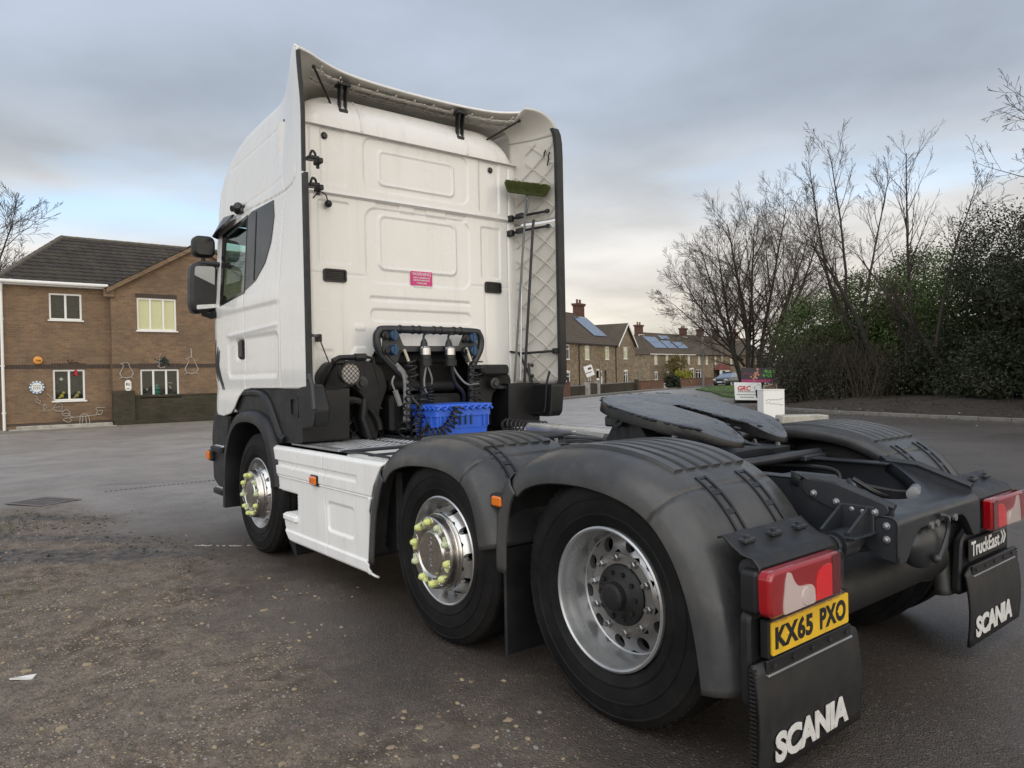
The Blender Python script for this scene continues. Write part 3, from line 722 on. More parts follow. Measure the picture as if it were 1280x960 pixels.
for a, c in (((2.84, 4.60), (5.85, 6.40)), ((8.86, 4.60), (5.85, 6.40))):
    b.add([(a[0], GV-.20, a[1]-.06), (c[0], GV-.20, c[1]-.06), (c[0], GV-.20, c[1]+.10), (a[0], GV-.20, a[1]+.10), (a[0], GV, a[1]-.06), (c[0], GV, c[1]-.06), (c[0], GV, c[1]+.10), (a[0], GV, a[1]+.10)], [(0, 1, 2, 3), (4, 5, 6, 7), (0, 1, 5, 4), (2, 3, 7, 6)])
b.build('verge_course', M_BRICK, H, 0)
b = B(); b.box(2.78, 3.1, GV-.10, GV-.004, 4.42, 4.70, .01); b.build('corbel', M_BRICK, H)
b = B(); b.tube([(-.28, -.30, ez-.01), (2.92, -.30, ez-.01)], .06, 10); b.tube([(-.32, -.26, ez-.01), (-.32, 7.0, ez-.01)], .06, 10); b.box(-.24, 2.98, -.24, -.22, ez-.10, ez+.02); b.box(-.24, 2.98, -.22, 0, ez-.10, ez-.085); b.build('gutter', M_UPVC, H, kind='stuff')
b = B(); b.tube([(-.06, -.26, ez-.06), (-.06, -.10, ez-.30), (-.06, -.09, ez-.4), (-.06, -.09, .05)], .042, 10)
for z in (.6, 2.1, 3.6): b.cbox((-.06, -.06, z), (.12, .05, .04))
b.build('downpipe', M_UPVC, H)
b = B(); b.box(.05, 3.05, -.55, -.01, 0, .07, .01); b.box(.25, 3.0, -.30, -.01, .0, .16, .02); b.build('plinth_step', M_CONC, H)
b = B(); b.box(0.004, 2.998, -.012, .02, .17, .24); b.build('damp_course', M_BAND, H, 0)
b = B(); b.box(6.55, 6.85, GV-.01, GV+.02, 5.35, 5.52, .004); b.build('air_brick', M_REDWALL, H)
# side lean-to at far left
b = B(); wall(b, -2.4, -.0, 0, 2.0, [(-1.5, -.35, .8, 1.7)], 1.6); b.build('side_wall', M_BRICK, H, 0, False); window(H, -1.5, -.35, .8, 1.7, 2, 1.66)
# boundary wall in front of the gable
W_ = empty('boundary_wall', (25.82, -1.62, 0), R(-90), 'low mossy dark brick garden wall with a square pier below the gable windows', 'garden wall')
b = B(); b.box(0, .66, -.12, .20, 0, 1.22, .008); b.build('pier', M_OLDWALL, W_); b = B(); b.box(.66, 5.8, 0, .22, 0, 1.0, .006); b.build('wall_panel', M_OLDWALL, W_)
b = B(); b.box(.0, 5.8, -.15, .25, 0, .20, .01); b.build('wall_plinth', M_OLDWALL, W_)
for k in range(24):
    b = B(); b.cbox((.66+.215*k+.107, .11, 1.03), (.208, .25, .065), .01); b.build('coping_brick', M_OLDWALL, W_)
# pavement strip
b = B(); b.prism([(-3, 25.0), (14, 25.0), (14, 26.2), (1.42, 26.2), (1.42, 25.55), (-3, 25.55)], 0, .05, lambda a, c, h: (c, a, h)); b.build('pavement', M_PAVE, None, 0, kind='structure')
b = B(); b.prism([(-14, 24.9), (-1.7, 24.9), (-1.7, 25.6), (-14, 25.6)], 0, .06, lambda a, c, h: (c, a, h)); b.build('pavement', M_PAVE, None, 0, kind='structure')

# ---------------- decorations on the house (each hangs on the wall: things of their own)
HW = Matrix.Translation((26.2, 1.36, 0)) @ Matrix.Rotation(R(-90), 4, 'Z')
def deco(name, lab, cat, lines, v, r=.012, m_=None, grp=None):
    b = B(HW)
    for L in lines: b.tube([(u, v, z) for u, z in (catmull([Vector(p) for p in L], 3) if len(L) > 2 else L)], r, 6)
    o = b.build(name, m_ or M_LED, None); tag(o, lab, cat, grp); return o
def penguin(u, z, s, fl=1):
    body = [(-.02, .52), (-.10, .49), (-.17, .47), (-.09, .43), (-.10, .34), (-.18, .18), (-.17, .08), (-.10, .02), (.10, .02), (.17, .08), (.18, .20), (.10, .36), (.06, .48), (-.02, .52)]
    wing1 = [(-.16, .24), (-.20, .12), (-.14, .10)]; wing2 = [(.14, .26), (.21, .13), (.15, .10)]; feet = [(-.22, -.02), (-.1, .03), (0, -.01), (.1, .03), (.22, -.02)]
    return [[(u+fl*a*s, z+c*s) for a, c in L] for L in (body, wing1, wing2, feet)]
deco('penguin_light', 'wire outline penguin light on brown brick wall, left of the three-pane window', 'wall light', penguin(3.42, 1.66, 1.05), GV-.03)
deco('penguin_light', 'wire outline penguin light hanging from a hook, right of the three-pane window', 'wall light', penguin(5.55, 1.78, 1.15)+[[(5.55, 2.38), (5.53, 2.72)], [(5.56, 2.38), (5.57, 2.68)]], GV-.03)
deco('seesaw_light', 'rope light outline of two figures on a seesaw at the foot of the wall', 'wall light',
     [[(1.62, .36), (2.62, .43)], [(1.58, .62), (1.52, .55), (1.56, .45), (1.70, .44), (1.74, .55), (1.66, .64), (1.58, .62)], [(1.55, .50), (1.68, .52), (1.76, .42), (1.85, .38)], [(1.62, .36), (1.55, .30), (1.70, .22), (1.78, .28), (1.74, .36)], [(2.02, .12), (2.06, .44), (2.26, .44), (2.30, .12), (2.02, .12)], [(2.10, .14), (2.12, .42)], [(2.22, .14), (2.2, .42)],
      [(2.50, .44), (2.56, .56), (2.50, .62), (2.58, .68), (2.72, .66), (2.78, .68)], [(2.56, .46), (2.66, .44), (2.70, .56), (2.60, .58)]], -.10, .011)
deco('reindeer_light', 'thin rope light reindeer and sleigh string under the round plaque', 'wall light',
     [[(.78, 1.14), (.86, 1.04), (.80, .98), (.88, .88), (.94, .94), (.86, 1.0)], [(.88, .90), (1.0, .80), (1.08, .86), (1.0, .70), (1.1, .62), (1.22, .64)], [(1.02, .84), (1.12, .78), (1.02, .66)], [(1.24, .66), (1.34, .80), (1.42, .88), (1.54, .80), (1.5, .62), (1.36, .60), (1.24, .66)], [(1.3, .72), (1.52, .74)], [(1.28, .70), (1.46, .58), (1.56, .62)], [(1.12, 1.20), (1.4, .88)]], -.025, .008)
deco('wire_bird', 'small dark wire bird decoration above the lower left window', 'ornament', [[(1.72, 2.30), (1.80, 2.18), (1.86, 2.28), (1.84, 2.20), (1.98, 2.22), (2.06, 2.16)]], -.025, .012, M_BRAM)
b = B(HW); rnd = random.Random(4)
for k in range(46):
    u, z = 4.62+rnd.gauss(0, .09), 2.22+rnd.gauss(0, .06); a = rnd.uniform(0, 6.28); b.add([(u, GV-.03, z), (u+.08*math.cos(a), GV-.06, z+.08*math.sin(a)), (u+.08*math.cos(a+.7), GV-.02, z+.08*math.sin(a+.7))], [(0, 1, 2)])
o = b.build('holly_bunch', m_leaf('holly', (.02, .045, .045), (.03, .05, .04)), None, 0, False); tag(o, 'dark green holly bunch hung above the three-pane window', 'ornament')
deco('rope_bow', 'pale rope light bow beside the holly bunch above the window', 'ornament', [[(4.36, 2.24), (4.45, 2.20), (4.50, 2.34), (4.46, 2.06), (4.52, 1.99)], [(4.40, 2.08), (4.48, 2.02), (4.56, 2.0), (4.66, 2.05), (4.62, 1.99)], [(4.48, 2.36), (4.52, 2.5)]], GV-.03, .010)
b = B(HW); b.sphere((1.95, -.03, 1.92), .045, 8, 6); b.sphere((1.96, -.03, 1.83), .055, 8, 6, (.8, .7, 1.2)); b.tube([(1.92, -.03, 1.84), (1.89, -.03, 1.79)], .015, 5); b.tube([(1.98, -.03, 1.80), (2.02, -.03, 1.76)], .015, 5); o = b.build('red_toy', pm('red_felt', (.55, .03, .05), .8), None); tag(o, 'small red figure hung on the lower left window frame', 'ornament')
AL = empty('alarm_box', (26.2-.02, 1.36-.89, 2.28), R(-90), 'round orange alarm sounder box on brick wall above the round plaque', 'alarm box')
b = B(); b.lathe([(0, .09), (.08, .085), (.125, .06), (.135, .0)], 24, Matrix.Rotation(R(90), 4, 'X')); b.build('alarm_cover', pm('orange_cover', (.70, .30, .05), .4), AL)
text('Yale', .085, M_INK, 'alarm_lettering', AL, frame((0, -.092, -.03), (1, 0, 0), (0, 0, 1)), .001, .002, 0, 'CENTER')
PQ = empty('round_plaque', (26.2-.02, 1.36-.84, 1.40), R(-90), 'round scalloped blue and white wall plaque lettered in black', 'plaque')
b = B(); b.prism([((.215 if k % 2 else .185)*math.cos(2*math.pi*k/36), (.215 if k % 2 else .185)*math.sin(2*math.pi*k/36)) for k in range(36)], -.03, 0, lambda a, c, h: (a, h, c)); b.build('plaque_rim', pm('plaque_blue', (.16, .28, .45), .5), PQ)
for k in range(12):
    a = 2*math.pi*k/12; b = B(); b.sphere((.19*math.cos(a), -.03, .19*math.sin(a)), .026, 7, 5, (1, .5, 1)); b.build('plaque_stud', M_UPVC, PQ)
b = B(); b.lathe([(.0, .036), (.15, .036), (.15, .03)], 28, Matrix.Rotation(R(90), 4, 'X')); b.build('plaque_face', M_UPVC, PQ)
b = B(); rnd = random.Random(3)
for z, n in ((.055, 4), (-.0, 6), (-.05, 4)):
    for k in range(n): b.box(-.11+.22*(k+.15)/n, -.11+.22*(k+.8)/n, -.0375, -.036, z-.013*rnd.uniform(.6, 1), z+.013)
b.build('plaque_print', M_INK, PQ, 0, kind='stuff')
HP_ = empty('house_plate', (25.88-.02, 1.36-3.46, 1.40), R(-90), 'white oval house plate with black figures below the left penguin light', 'house plate')
b = B(); b.prism(rrect(-.10, .10, -.19, .19, .095), -.025, 0, lambda a, c, h: (a, h, c)); b.build('plate_board', M_UPVC, HP_)
b = B(); b.box(-.06, -.02, -.027, -.025, .0, .09); b.box(.0, .06, -.027, -.025, .0, .02); b.box(.0, .015, -.027, -.025, .0, .09); b.box(.045, .06, -.027, -.025, .0, .09); b.box(-.05, .05, -.027, -.025, -.12, -.10); b.build('plate_figures', M_INK, HP_, 0, kind='stuff')
CT = empty('christmas_tree', (26.25, 1.36-4.45, 1.0), R(-90), 'teal tinsel Christmas tree standing inside the middle pane of the window', 'christmas tree')
for k in range(6):
    b = B(); b.lathe([(.20-.026*k, .12*k), (.05, .12*k+.15)], 14); b.build('tinsel_tier', pm('teal_tinsel', (.02, .30, .22), .4, .2), CT)
for k, (u, lab) in enumerate(((4.05, 'bushy dark green tree with baubles behind the left pane'), (4.92, 'bushy dark green tree with baubles behind the right pane'))):
    TT = empty('christmas_tree', (26.27, 1.36-u, 1.0), R(-90), lab+' of the lower gable window', 'christmas tree', 'green trees behind the gable window'); b = B(); rnd = random.Random(40+k)
    for q in range(220):
        z = rnd.random()*.66; rr = .19*(1-z/.75)*rnd.uniform(.5, 1); a = rnd.uniform(0, 6.28); x, y = rr*math.cos(a), rr*math.sin(a)*.6; s_ = .04; c2 = rnd.uniform(0, 6.28); b.add([(x, y, z), (x+s_*math.cos(c2), y-.01, z+s_*math.sin(c2)), (x+s_*math.cos(c2+.8), y+.01, z+s_*math.sin(c2+.8))], [(0, 1, 2)])
    b.build('needles', M_LEAF, TT, 0, False)
    for q in range(5):
        b = B(); b.sphere((rnd.uniform(-.1, .1), -.10, rnd.uniform(.06, .5)), .022, 7, 5); b.build('bauble', M_WINK, TT)
for u, lab, m_ in ((1.56, 'yellow toy on the sill behind the left pane of the lower window', (.55, .45, .04)), (2.0, 'tan toy on the sill behind the right pane of the lower window', (.45, .30, .10))):
    b = B(HW); b.sphere((u, .16, 1.10), .06, 10, 8, (1, .8, 1.2)); b.sphere((u+.05, .14, 1.20), .045, 10, 8); b.tube([(u-.03, .15, 1.08), (u-.10, .14, 1.02)], .03, 6); o = b.build('soft_toy', pm('toy_'+lab[:3], m_, .8), None); tag(o, lab, 'toy')
b = B(HW); b.prism([((.075 if k % 2 == 0 else .025)*math.sin(math.pi*k/7)+1.55, (.075 if k % 2 == 0 else .025)*math.cos(math.pi*k/7)+1.66) for k in range(14)], .12, .13); o = b.build('paper_star', M_WINK, None, 0); tag(o, 'white star hanging behind the left pane of the lower window', 'ornament')

# ---------------- brick terraces down the street
def thouse(name, lab, o, rz, w_, eave, ridge, dep, wins, doors=(), chim=None, dp=None, pv=(), gable=None, hipL=False, mat_=None, grp='brick terrace houses along the street', pots=2, fascia=False):
    h = empty(name, (o[0], o[1], 0), rz, lab, 'house', grp); m_ = mat_ or M_STOCK; rv2 = dep/2
    holes = [q[:4] for q in wins]+[q[:4] for q in doors]
    b = B(); wall(b, 0, w_, 0, eave, holes)
    if gable:
        b.add([(0, 0, eave), (w_, 0, eave), (w_/2, 0, gable)], [(0, 1, 2)])
    b.add([(0, 0, 0), (0, dep, 0), (0, dep, eave), (0, 0, eave)], [(0, 1, 2, 3)]); b.add([(w_, 0, 0), (w_, dep, 0), (w_, dep, eave), (w_, 0, eave)], [(0, 1, 2, 3)]); b.add([(0, dep, 0), (w_, dep, 0), (w_, dep, eave), (0, dep, eave)], [(0, 1, 2, 3)])
    if not hipL and not gable: b.add([(0, 0, eave), (0, dep, eave), (0, rv2, ridge)], [(0, 1, 2)]); b.add([(w_, 0, eave), (w_, dep, eave), (w_, rv2, ridge)], [(0, 1, 2)])
    b.build('wall', m_, h, 0, False)
    for q in wins:
        kind_ = q[4] if len(q) > 4 else 'l'
        f = window(h, *q[:4], 2 if q[1]-q[0] > .75 else 1, .07, .09, q[3]-.30*(q[3]-q[2]), reflect_back=M_WARMREFL if kind_ == 'l' else None)
        if q[2] < 2.2 and q[1]-q[0] < 1.6:
            b = B(); b.prism([(q[0]-.05, q[3]), (q[0], q[3]+.10), ((q[0]+q[1])/2, q[3]+.20), (q[1], q[3]+.10), (q[1]+.05, q[3])], -.02, .02); b.build('window_arch', M_UPVC, f)
    for q in doors:
        b = B(); b.box(q[0], q[1], .08, .12, q[2], q[3]); d_ = b.build('door', M_UPVC if len(q) < 5 else q[4], h, 0); b = B(); b.box(q[0]+.15, q[1]-.15, .07, .085, q[2]+1.0, q[3]-.2); b.build('pane', M_PANE, d_, 0); b = B(); b.cbox((q[1]-.1, .06, q[2]+1.0), (.03, .05, .12)); b.build('handle', M_BOLT, d_)
    if gable:
        for s_, nm in ((0, 'l'), (1, 'r')):
            a = (-.25 if s_ == 0 else w_+.25); zz = eave-.25*(gable-eave)/(w_/2); b = B()
            vs = [(a, -.35, zz+.12), (w_/2, -.35, gable+.12), (w_/2, dep, gable+.12), (a, dep, zz+.12)]; b.add(vs, [(0, 1, 2, 3)]); o_ = b.build('roof_slope', M_TILE2, h, 0, False); sd_ = o_.modifiers.new('thickness', 'SOLIDIFY'); sd_.thickness = .10
            b = B(); b.add([(a, -.37, zz-.05), (w_/2, -.37, gable-.05), (w_/2, -.37, gable+.17), (a, -.37, zz+.17), (a, -.33, zz-.05), (w_/2, -.33, gable-.05), (w_/2, -.33, gable+.17), (a, -.33, zz+.17)], [(0, 1, 2, 3), (4, 5, 6, 7), (0, 1, 5, 4), (2, 3, 7, 6), (0, 3, 7, 4)]); b.build('bargeboard', M_UPVC, h, 0)
    else:
        S = Vector((0, rv2+.25, ridge-eave+.15)); L = S.length; hx = (rv2*.9 if hipL else 0)
        tiles(h, (0, -.25, eave-.10), (1, 0, 0), S, (lambda s: -.25+(hx+.25)*s/L) if hipL else (lambda s: 0.), lambda s: w_, L, M_TILE2, .34, .33, .02, .03, .16)
        if hipL:
            Sh = Vector((hx+.25, 0, ridge-eave+.15)); Lh = Sh.length; tiles(h, (-.25, 0, eave-.10), (0, 1, 0), Sh, lambda s: -.25+(rv2+.25)*s/Lh, lambda s: dep+.25-(rv2+.25)*s/Lh, Lh, M_TILE2, .34, .33, .02, .03, .16)
        b = B(); b.add([(hx, rv2, ridge+.05), (w_, rv2, ridge+.05), (w_, dep+.25, eave-.1), (-.25 if hipL else 0, dep+.25, eave-.1)], [(0, 1, 2, 3)]); b.build('roof_slope', M_TILE2, h, 0, False)
        b = B(); ridge_line(b, (hx, rv2, ridge+.06), (w_, rv2, ridge+.06), .10, .5); b.build('ridge_tiles', M_TILE2, h, kind='stuff')
        b = B(); b.box(0, w_, -.34, -.22, eave-.14, eave-.03); b.build('gutter', M_UPVC if fascia else M_BPLAS, h, 0)
    for cu in ([chim] if chim else []):
        cw = .95; b = B(); b.box(cu-.75, cu+.75, rv2-.36, rv2+.36, ridge-1.0, ridge+1.0); b.box(cu-.83, cu+.83, rv2-.44, rv2+.44, ridge+1.0, ridge+1.12); b.box(cu-.88, cu+.88, rv2-.49, rv2+.49, ridge+1.12, ridge+1.30); cm2 = b.build('chimney', M_CHIM, h, 0)
        for k in range(pots):
            b = B(); b.lathe([(.14, 0), (.12, .40), (.15, .42), (.15, .47), (.10, .47)], 10, Matrix.Translation((cu-.35+.7*k/max(1, pots-1), rv2, ridge+1.30))); b.build('chimney_pot', M_REDWALL, cm2)
        b = B(); b.prism([(cu-.80, rv2-.42), (cu+.80, rv2-.42), (cu+.80, rv2-.37), (cu-.80, rv2-.37)], ridge-.62, ridge-.25, lambda a, c, hh: (a, c-.1, hh)); b.build('lead_flashing', M_UPVC, h, 0)
    for u in ([dp] if dp else []):
        b = B(); b.tube([(u, -.25, eave-.12), (u, -.08, eave-.35), (u, -.08, 0)], .05, 8); b.build('downpipe', M_BPLAS, h)
    if pv:
        Sv = Vector((0, rv2+.25, ridge-eave+.15)).normalized(); Ls = Vector((0, rv2+.25, ridge-eave+.15)).length
        for (u0, u1, v0_, v1_, n_, rows_) in pv:
            for i in range(n_):
                for j in range(rows_):
                    a, c = u0+(u1-u0)*i/n_+.02, u0+(u1-u0)*(i+1)/n_-.02; s0, s1 = v0_+(v1_-v0_)*j/rows_+.02, v0_+(v1_-v0_)*(j+1)/rows_-.02
                    k_ = Ls/(rv2+.25); P = [Vector((0, -.25, eave-.10))+Sv*((s+.25)*k_)+Vector((0, -.09, .11)) for s in (s0, s1)]
                    b = B(); b.add([(a, P[0].y, P[0].z), (c, P[0].y, P[0].z), (c, P[1].y, P[1].z), (a, P[1].y, P[1].z), (a, P[0].y+.03, P[0].z-.05), (c, P[0].y+.03, P[0].z-.05), (c, P[1].y+.03, P[1].z-.05), (a, P[1].y+.03, P[1].z-.05)], [(0, 1, 2, 3), (0, 1, 5, 4), (1, 2, 6, 5), (2, 3, 7, 6), (3, 0, 4, 7)]); b.build('solar_panel', M_SOLAR, h, 0)
    return h
def along(o, rz, u): return (o[0]+math.cos(rz)*u, o[1]+math.sin(rz)*u)
T1 = (50.3, -45.1); A1 = R(-71)
thouse('terrace_house', 'buff brick terrace house hidden behind the cab, left of the others in its row', along(T1, A1, -22), A1, 13.98, 4.75, 8.3, 8.4, [(2.0, 3.3, 3.02, 4.5), (6.2, 7.4, 3.02, 4.5), (10.5, 11.7, 3.02, 4.5), (2.0, 3.4, .5, 1.75, 'd'), (10.4, 11.7, .5, 1.75, 'd')], [(6.4, 7.3, .1, 2.1)], chim=7.0, dp=4.6)
thouse('terrace_house', 'buff brick terrace house nearest the truck, its end cut off by the black deflector', along(T1, A1, -8), A1, 12.0, 4.75, 8.3, 8.4, [(8.25, 9.6, 3.02, 4.5, 'd'), (8.2, 9.6, .45, 1.75, 'd'), (3.5, 4.8, 3.02, 4.5)], [], chim=9.0, dp=11.5)
thouse('terrace_house', 'buff brick terrace house with a chimney and a long solar panel strip on its roof', along(T1, A1, 4.0), A1, 9.0, 4.75, 8.3, 8.4, [(.95, 2.05, 3.04, 4.5), (5.85, 6.95, 3.1, 4.52), (1.25, 2.2, .5, 1.75, 'd')], [(3.6, 4.5, .1, 2.1), (4.75, 5.2, .3, 1.9), (5.6, 6.1, .2, 1.95, M_BPLAS)], chim=8.0, dp=8.55, pv=[(5.0, 8.4, .9, 3.65, 4, 1)], fascia=False)
thouse('terrace_house', 'buff brick gable-fronted terrace house with white bargeboards', along(T1, A1, 13.0), A1, 5.1, 4.75, 7.2, 8.4, [(1.85, 3.0, 3.2, 4.62), (1.85, 2.95, .45, 1.8, 'd')], [], gable=7.15)
T2 = (72.2, -83.5); A2 = R(-80.8); G2 = None
T2S = [('hip-ended far terrace house half hidden by a golden shrub, roof covered in solar panels', 7.4, dict(hipL=True, chim=3.9, fascia=True, pv=[(3.4, 7.2, .95, 3.3, 3, 2)]), [(1.53, 2.47, 2.9, 4.4), (5.0, 5.9, 2.9, 4.4), (1.5, 2.5, .5, 1.6, 'd'), (5.2, 6.1, .5, 1.6, 'd')], []),
       ('far terrace house with two tilted solar arrays and a grey bay window', 7.0, dict(dp=3.3, fascia=True, pv=[(.1, 3.0, .95, 2.6, 3, 1), (3.6, 6.9, 1.0, 2.4, 3, 1), (1.2, 4.2, 2.9, 3.7, 3, 1)]), [(1.7, 2.5, 2.9, 4.4), (4.7, 5.5, 2.9, 4.4), (5.2, 6.8, .5, 2.1, 'd'), (2.0, 2.8, .5, 1.7, 'd')], []),
       ('far terrace house behind the lamp post with a wide red-brown chimney', 6.6, dict(chim=3.9), [(1.2, 2.1, 2.9, 4.4), (4.0, 4.9, 2.9, 4.4), (.4, 2.2, .4, 2.0, 'd')], []),
       ('far terrace house with a small red tiled porch roof', 6.6, dict(chim=3.6, dp=.4), [(.5, 1.4, 2.9, 4.4), (3.2, 4.1, 2.9, 4.4), (4.6, 5.5, .4, 2.0)], []),
       ('far terrace house with two chimney pots behind the parked car', 6.4, dict(chim=3.2), [(-.1+.3, 1.1, 2.9, 4.4), (2.3, 3.1, 2.9, 4.4), (2.4, 3.4, .4, 1.9)], [(4.4, 5.3, .1, 2.1)]),
       ('farthest visible terrace house, partly behind the bare multi-stemmed tree', 9.0, dict(chim=5.0), [(.5, 1.3, 2.9, 4.4), (4.5, 5.3, 2.9, 4.4), (1.0, 2.0, .4, 1.9)], [])]
u = 0.
for lab, w_, kw, wn, dr in T2S:
    h = thouse('terrace_house', lab, along(T2, A2, u), A2, w_, 4.55, 8.05, 8.4, wn, dr, **kw)
    if 'porch' in lab:
        b = B(); b.prism([(.2, 1.9), (2.3, 3.0), (4.4, 1.9)], -1.3, 0); b.build('porch_roof', pm('red_porch_tile', (.17, .055, .045), .8), h, 0)
        b = B(); b.box(.5, 4.1, -1.1, -1.0, .1, 1.9); pf = b.build('porch_frame', M_UPVC, h, 0); b = B(); b.box(1.3, 2.4, -1.12, -1.09, .3, 1.7); b.build('porch_door', M_PANE, pf, 0)
    u += w_+.02

# ---------------- street walls, gate, hedge plants, lamp, sign
def lowwall(lab, A, C_, z1, m_, th=.22, cope=True, name='garden_wall', cat='garden wall'):
    A = Vector(A+(0,)); C_ = Vector(C_+(0,)); d = C_-A; L = d.length
    o = empty(name, A, math.atan2(d.y, d.x), lab, cat); b = B(); b.box(0, L, 0, th, 0, z1); b.build('wall_panel', m_, o, 0)
    if cope: b = B(); b.box(-.02, L+.02, -.03, th+.03, z1+.001, z1+.07, .01); b.build('coping', M_KERB if m_ is not M_REDWALL else M_CHIM, o)
    return o
lowwall('short red brick garden wall beside the black truck deflector', (29.8, -24.8), (32.45, -29.25), .95, M_REDWALL)
lowwall('weathered low brick garden wall left of the gate piers', (32.5, -29.35), (33.7, -31.8), .70, M_OLDWALL)
lowwall('long weathered brick garden wall between gate piers and the gabled house', (35.15, -34.55), (40.5, -44.4), .72, M_OLDWALL)
lowwall('brown brick garden wall in front of the hip-ended house', (40.8, -45.6), (41.2, -49.2), .78, M_REDWALL)
lowwall('brown brick garden wall behind the street lamp', (43.2, -54.5), (47.3, -65.2), .85, M_REDWALL)
for k, (p, lab) in enumerate((((33.85, -32.15), 'left of the pair of rough stone gate piers'), ((35.0, -34.3), 'right of the pair of rough stone gate piers'), ((40.55, -44.75), 'dark square pier at the end of the long garden wall'))):
    g = empty('gate_pier', p+(0,), A1, lab, 'gate pier', None); b = B(); b.box(-.16, .16, -.16, .16, 0, .98, .01); b.build('shaft', M_OLDWALL if k == 2 else M_CONC, g); b = B(); b.box(-.20, .20, -.20, .20, .981, 1.06, .015); b.build('cap', M_KERB, g)
g = empty('garden_gate', (34.0, -32.4, 0), math.atan2(-2.0, 1.0), 'brown timber garden gate of upright boards between two piers', 'gate')
for k in range(7):
    b = B(); b.box(.05+.29*k, .30+.29*k, 0, .03, .08, .86, .004); b.build('board', M_BARK, g)
b = B(); b.box(0, 2.05, .031, .06, .2, .28); b.box(0, 2.05, .031, .06, .64, .72); b.build('ledge', M_BARK, g, kind='stuff')
b = B(); b.prism([(30.2, -24.2), (34.6, -33.9), (40.3, -46.0), (48.0, -66.0), (47.0, -66.4), (39.6, -46.3), (33.9, -34.2), (29.5, -24.5)], 0, .10, lambda a, c, h: (a, c, h)); b.build('pavement', M_PAVE, None, 0, kind='structure')
K = empty('street_kerb', (0, 0, 0), 0, None, None); K['kind'] = 'structure'; rnd = random.Random(5); cur = [(29.4, -24.5), (33.8, -34.2), (39.5, -46.3), (46.9, -66.4)]
for (a, c) in zip(cur[:-1], cur[1:]):
    A = Vector(a+(0,)); d = Vector(c+(0,))-A; n = int(d.length/.92)
    for k in range(n):
        b = B(); T = Matrix.Translation(A+d*((k+.5)/n)+Vector((0, 0, .055))) @ Matrix.Rotation(math.atan2(d.y, d.x), 4, 'Z'); b.box(-.45, .45, -.07, .07, -.055, .06, .01, T); b.build('kerb_stone', M_KERB, K)
SG = empty('estate_sign', (35.7, -34.2, 0), R(-130), 'tilted estate agent board on a post beside the gate piers', 'sign')
b = B(); b.box(-.03, .03, -.03, .03, 0, 2.0); b.build('post', M_BARK, SG); b = B(); b.cbox((.0, -.05, 1.75), (.62, .03, .80), .004, Matrix.Rotation(R(-18), 3, 'Y')); bd = b.build('board', M_UPVC, SG); b = B(); b.cbox((.03, -.067, 1.92), (.26, .004, .16), .0, Matrix.Rotation(R(-18), 3, 'Y')); b.build('printed_mark', M_REDWALL, bd); b = B(); b.cbox((-.03, -.067, 1.62), (.44, .004, .06), .0, Matrix.Rotation(R(-18), 3, 'Y')); b.build('printed_mark', M_REDWALL, bd)
LP_ = empty('street_lamp', (36.7, -48.95, 0), 0, 'slim grey street lamp post with a flat lamp head beside the grass verge', 'street lamp')
b = B(); b.tube([(0, 0, 0), (0, 0, 1.3)], .09, 12); b.tube([(0, 0, 1.3), (0, 0, 7.65)], [.06, .04], 10); b.build('post', M_LAMPG, LP_); b = B(); T = Matrix.Translation((.22, .30, 7.70)) @ Matrix.Rotation(R(52), 4, 'Z'); b.box(-.42, .35, -.13, .13, -.04, .05, .03, T); hd = b.build('lamp_head', M_LAMPG, LP_); b = B(); b.box(-.38, .0, -.10, .10, -.05, -.041, 0, T); b.build('lamp_glass', M_CLR, hd)
b = B(); b.box(-.085, .085, -.1, -.06, .45, 1.05, .01); b.build('access_door', M_LAMPG, LP_)

# parked car, seen three-quarter front, far down the street
CAR = empty('parked_car', (42.6, -61.2, 0), R(100), 'dark blue-black hatchback car parked in the street beyond the grass', 'car')
M_CARP = pm('dark_car_paint', (.018, .021, .027), .25, .2, .1, 3, (.06, .055, .05), .3, 4, coat=.8)
sec = lambda x: np.interp(x, [-2.1, -2.0, -1.7, -1.0, -.2, .9, 1.6, 2.0, 2.1], [.55, .95, 1.0, 1.42, 1.46, 1.36, .98, .88, .5])
xs = np.linspace(-2.1, 2.1, 36); b = B(); rows = []
for x in xs:
    zt = float(np.interp(x, [-2.1, -2.02, -1.6, -1.0, .9, 1.5, 1.95, 2.06, 2.1], [.60, .92, .98, .99, .97, .93, .80, .62, .52])); hw = .86*(1-.18*abs(x/2.1)**6); zb = .25
    rows.append([(x, -hw*.92, zb), (x, -hw, .45), (x, -hw, .70), (x, -hw*.95, zt-.04), (x, -hw*.80, zt), (x, 0, zt+.03), (x, hw*.80, zt), (x, hw*.95, zt-.04), (x, hw, .70), (x, hw, .45), (x, hw*.92, zb)])
b.grid(rows); b.add(rows[0], [tuple(range(11))]); b.add(rows[-1], [tuple(range(11))]); b.build('body', M_CARP, CAR, 50)
b = B(); rows = []
for x, z, hw in ((-1.75, .97, .74), (-1.25, 1.36, .64), (-.9, 1.46, .61), (0, 1.48, .62), (.35, 1.42, .62), (1.15, .96, .74)): rows.append([(x, -hw-.06, .94), (x, -hw, z-.05), (x, -hw*.8, z), (x, hw*.8, z), (x, hw, z-.05), (x, hw+.06, .94)])
b.grid(rows); b.build('glasshouse', M_SOLAR, CAR, 30)
b = B(); b.prism(rrect(-1.2, .35, 1.455, 1.50, .02), -.5, .5); b.build('roof_panel', M_CARP, CAR)
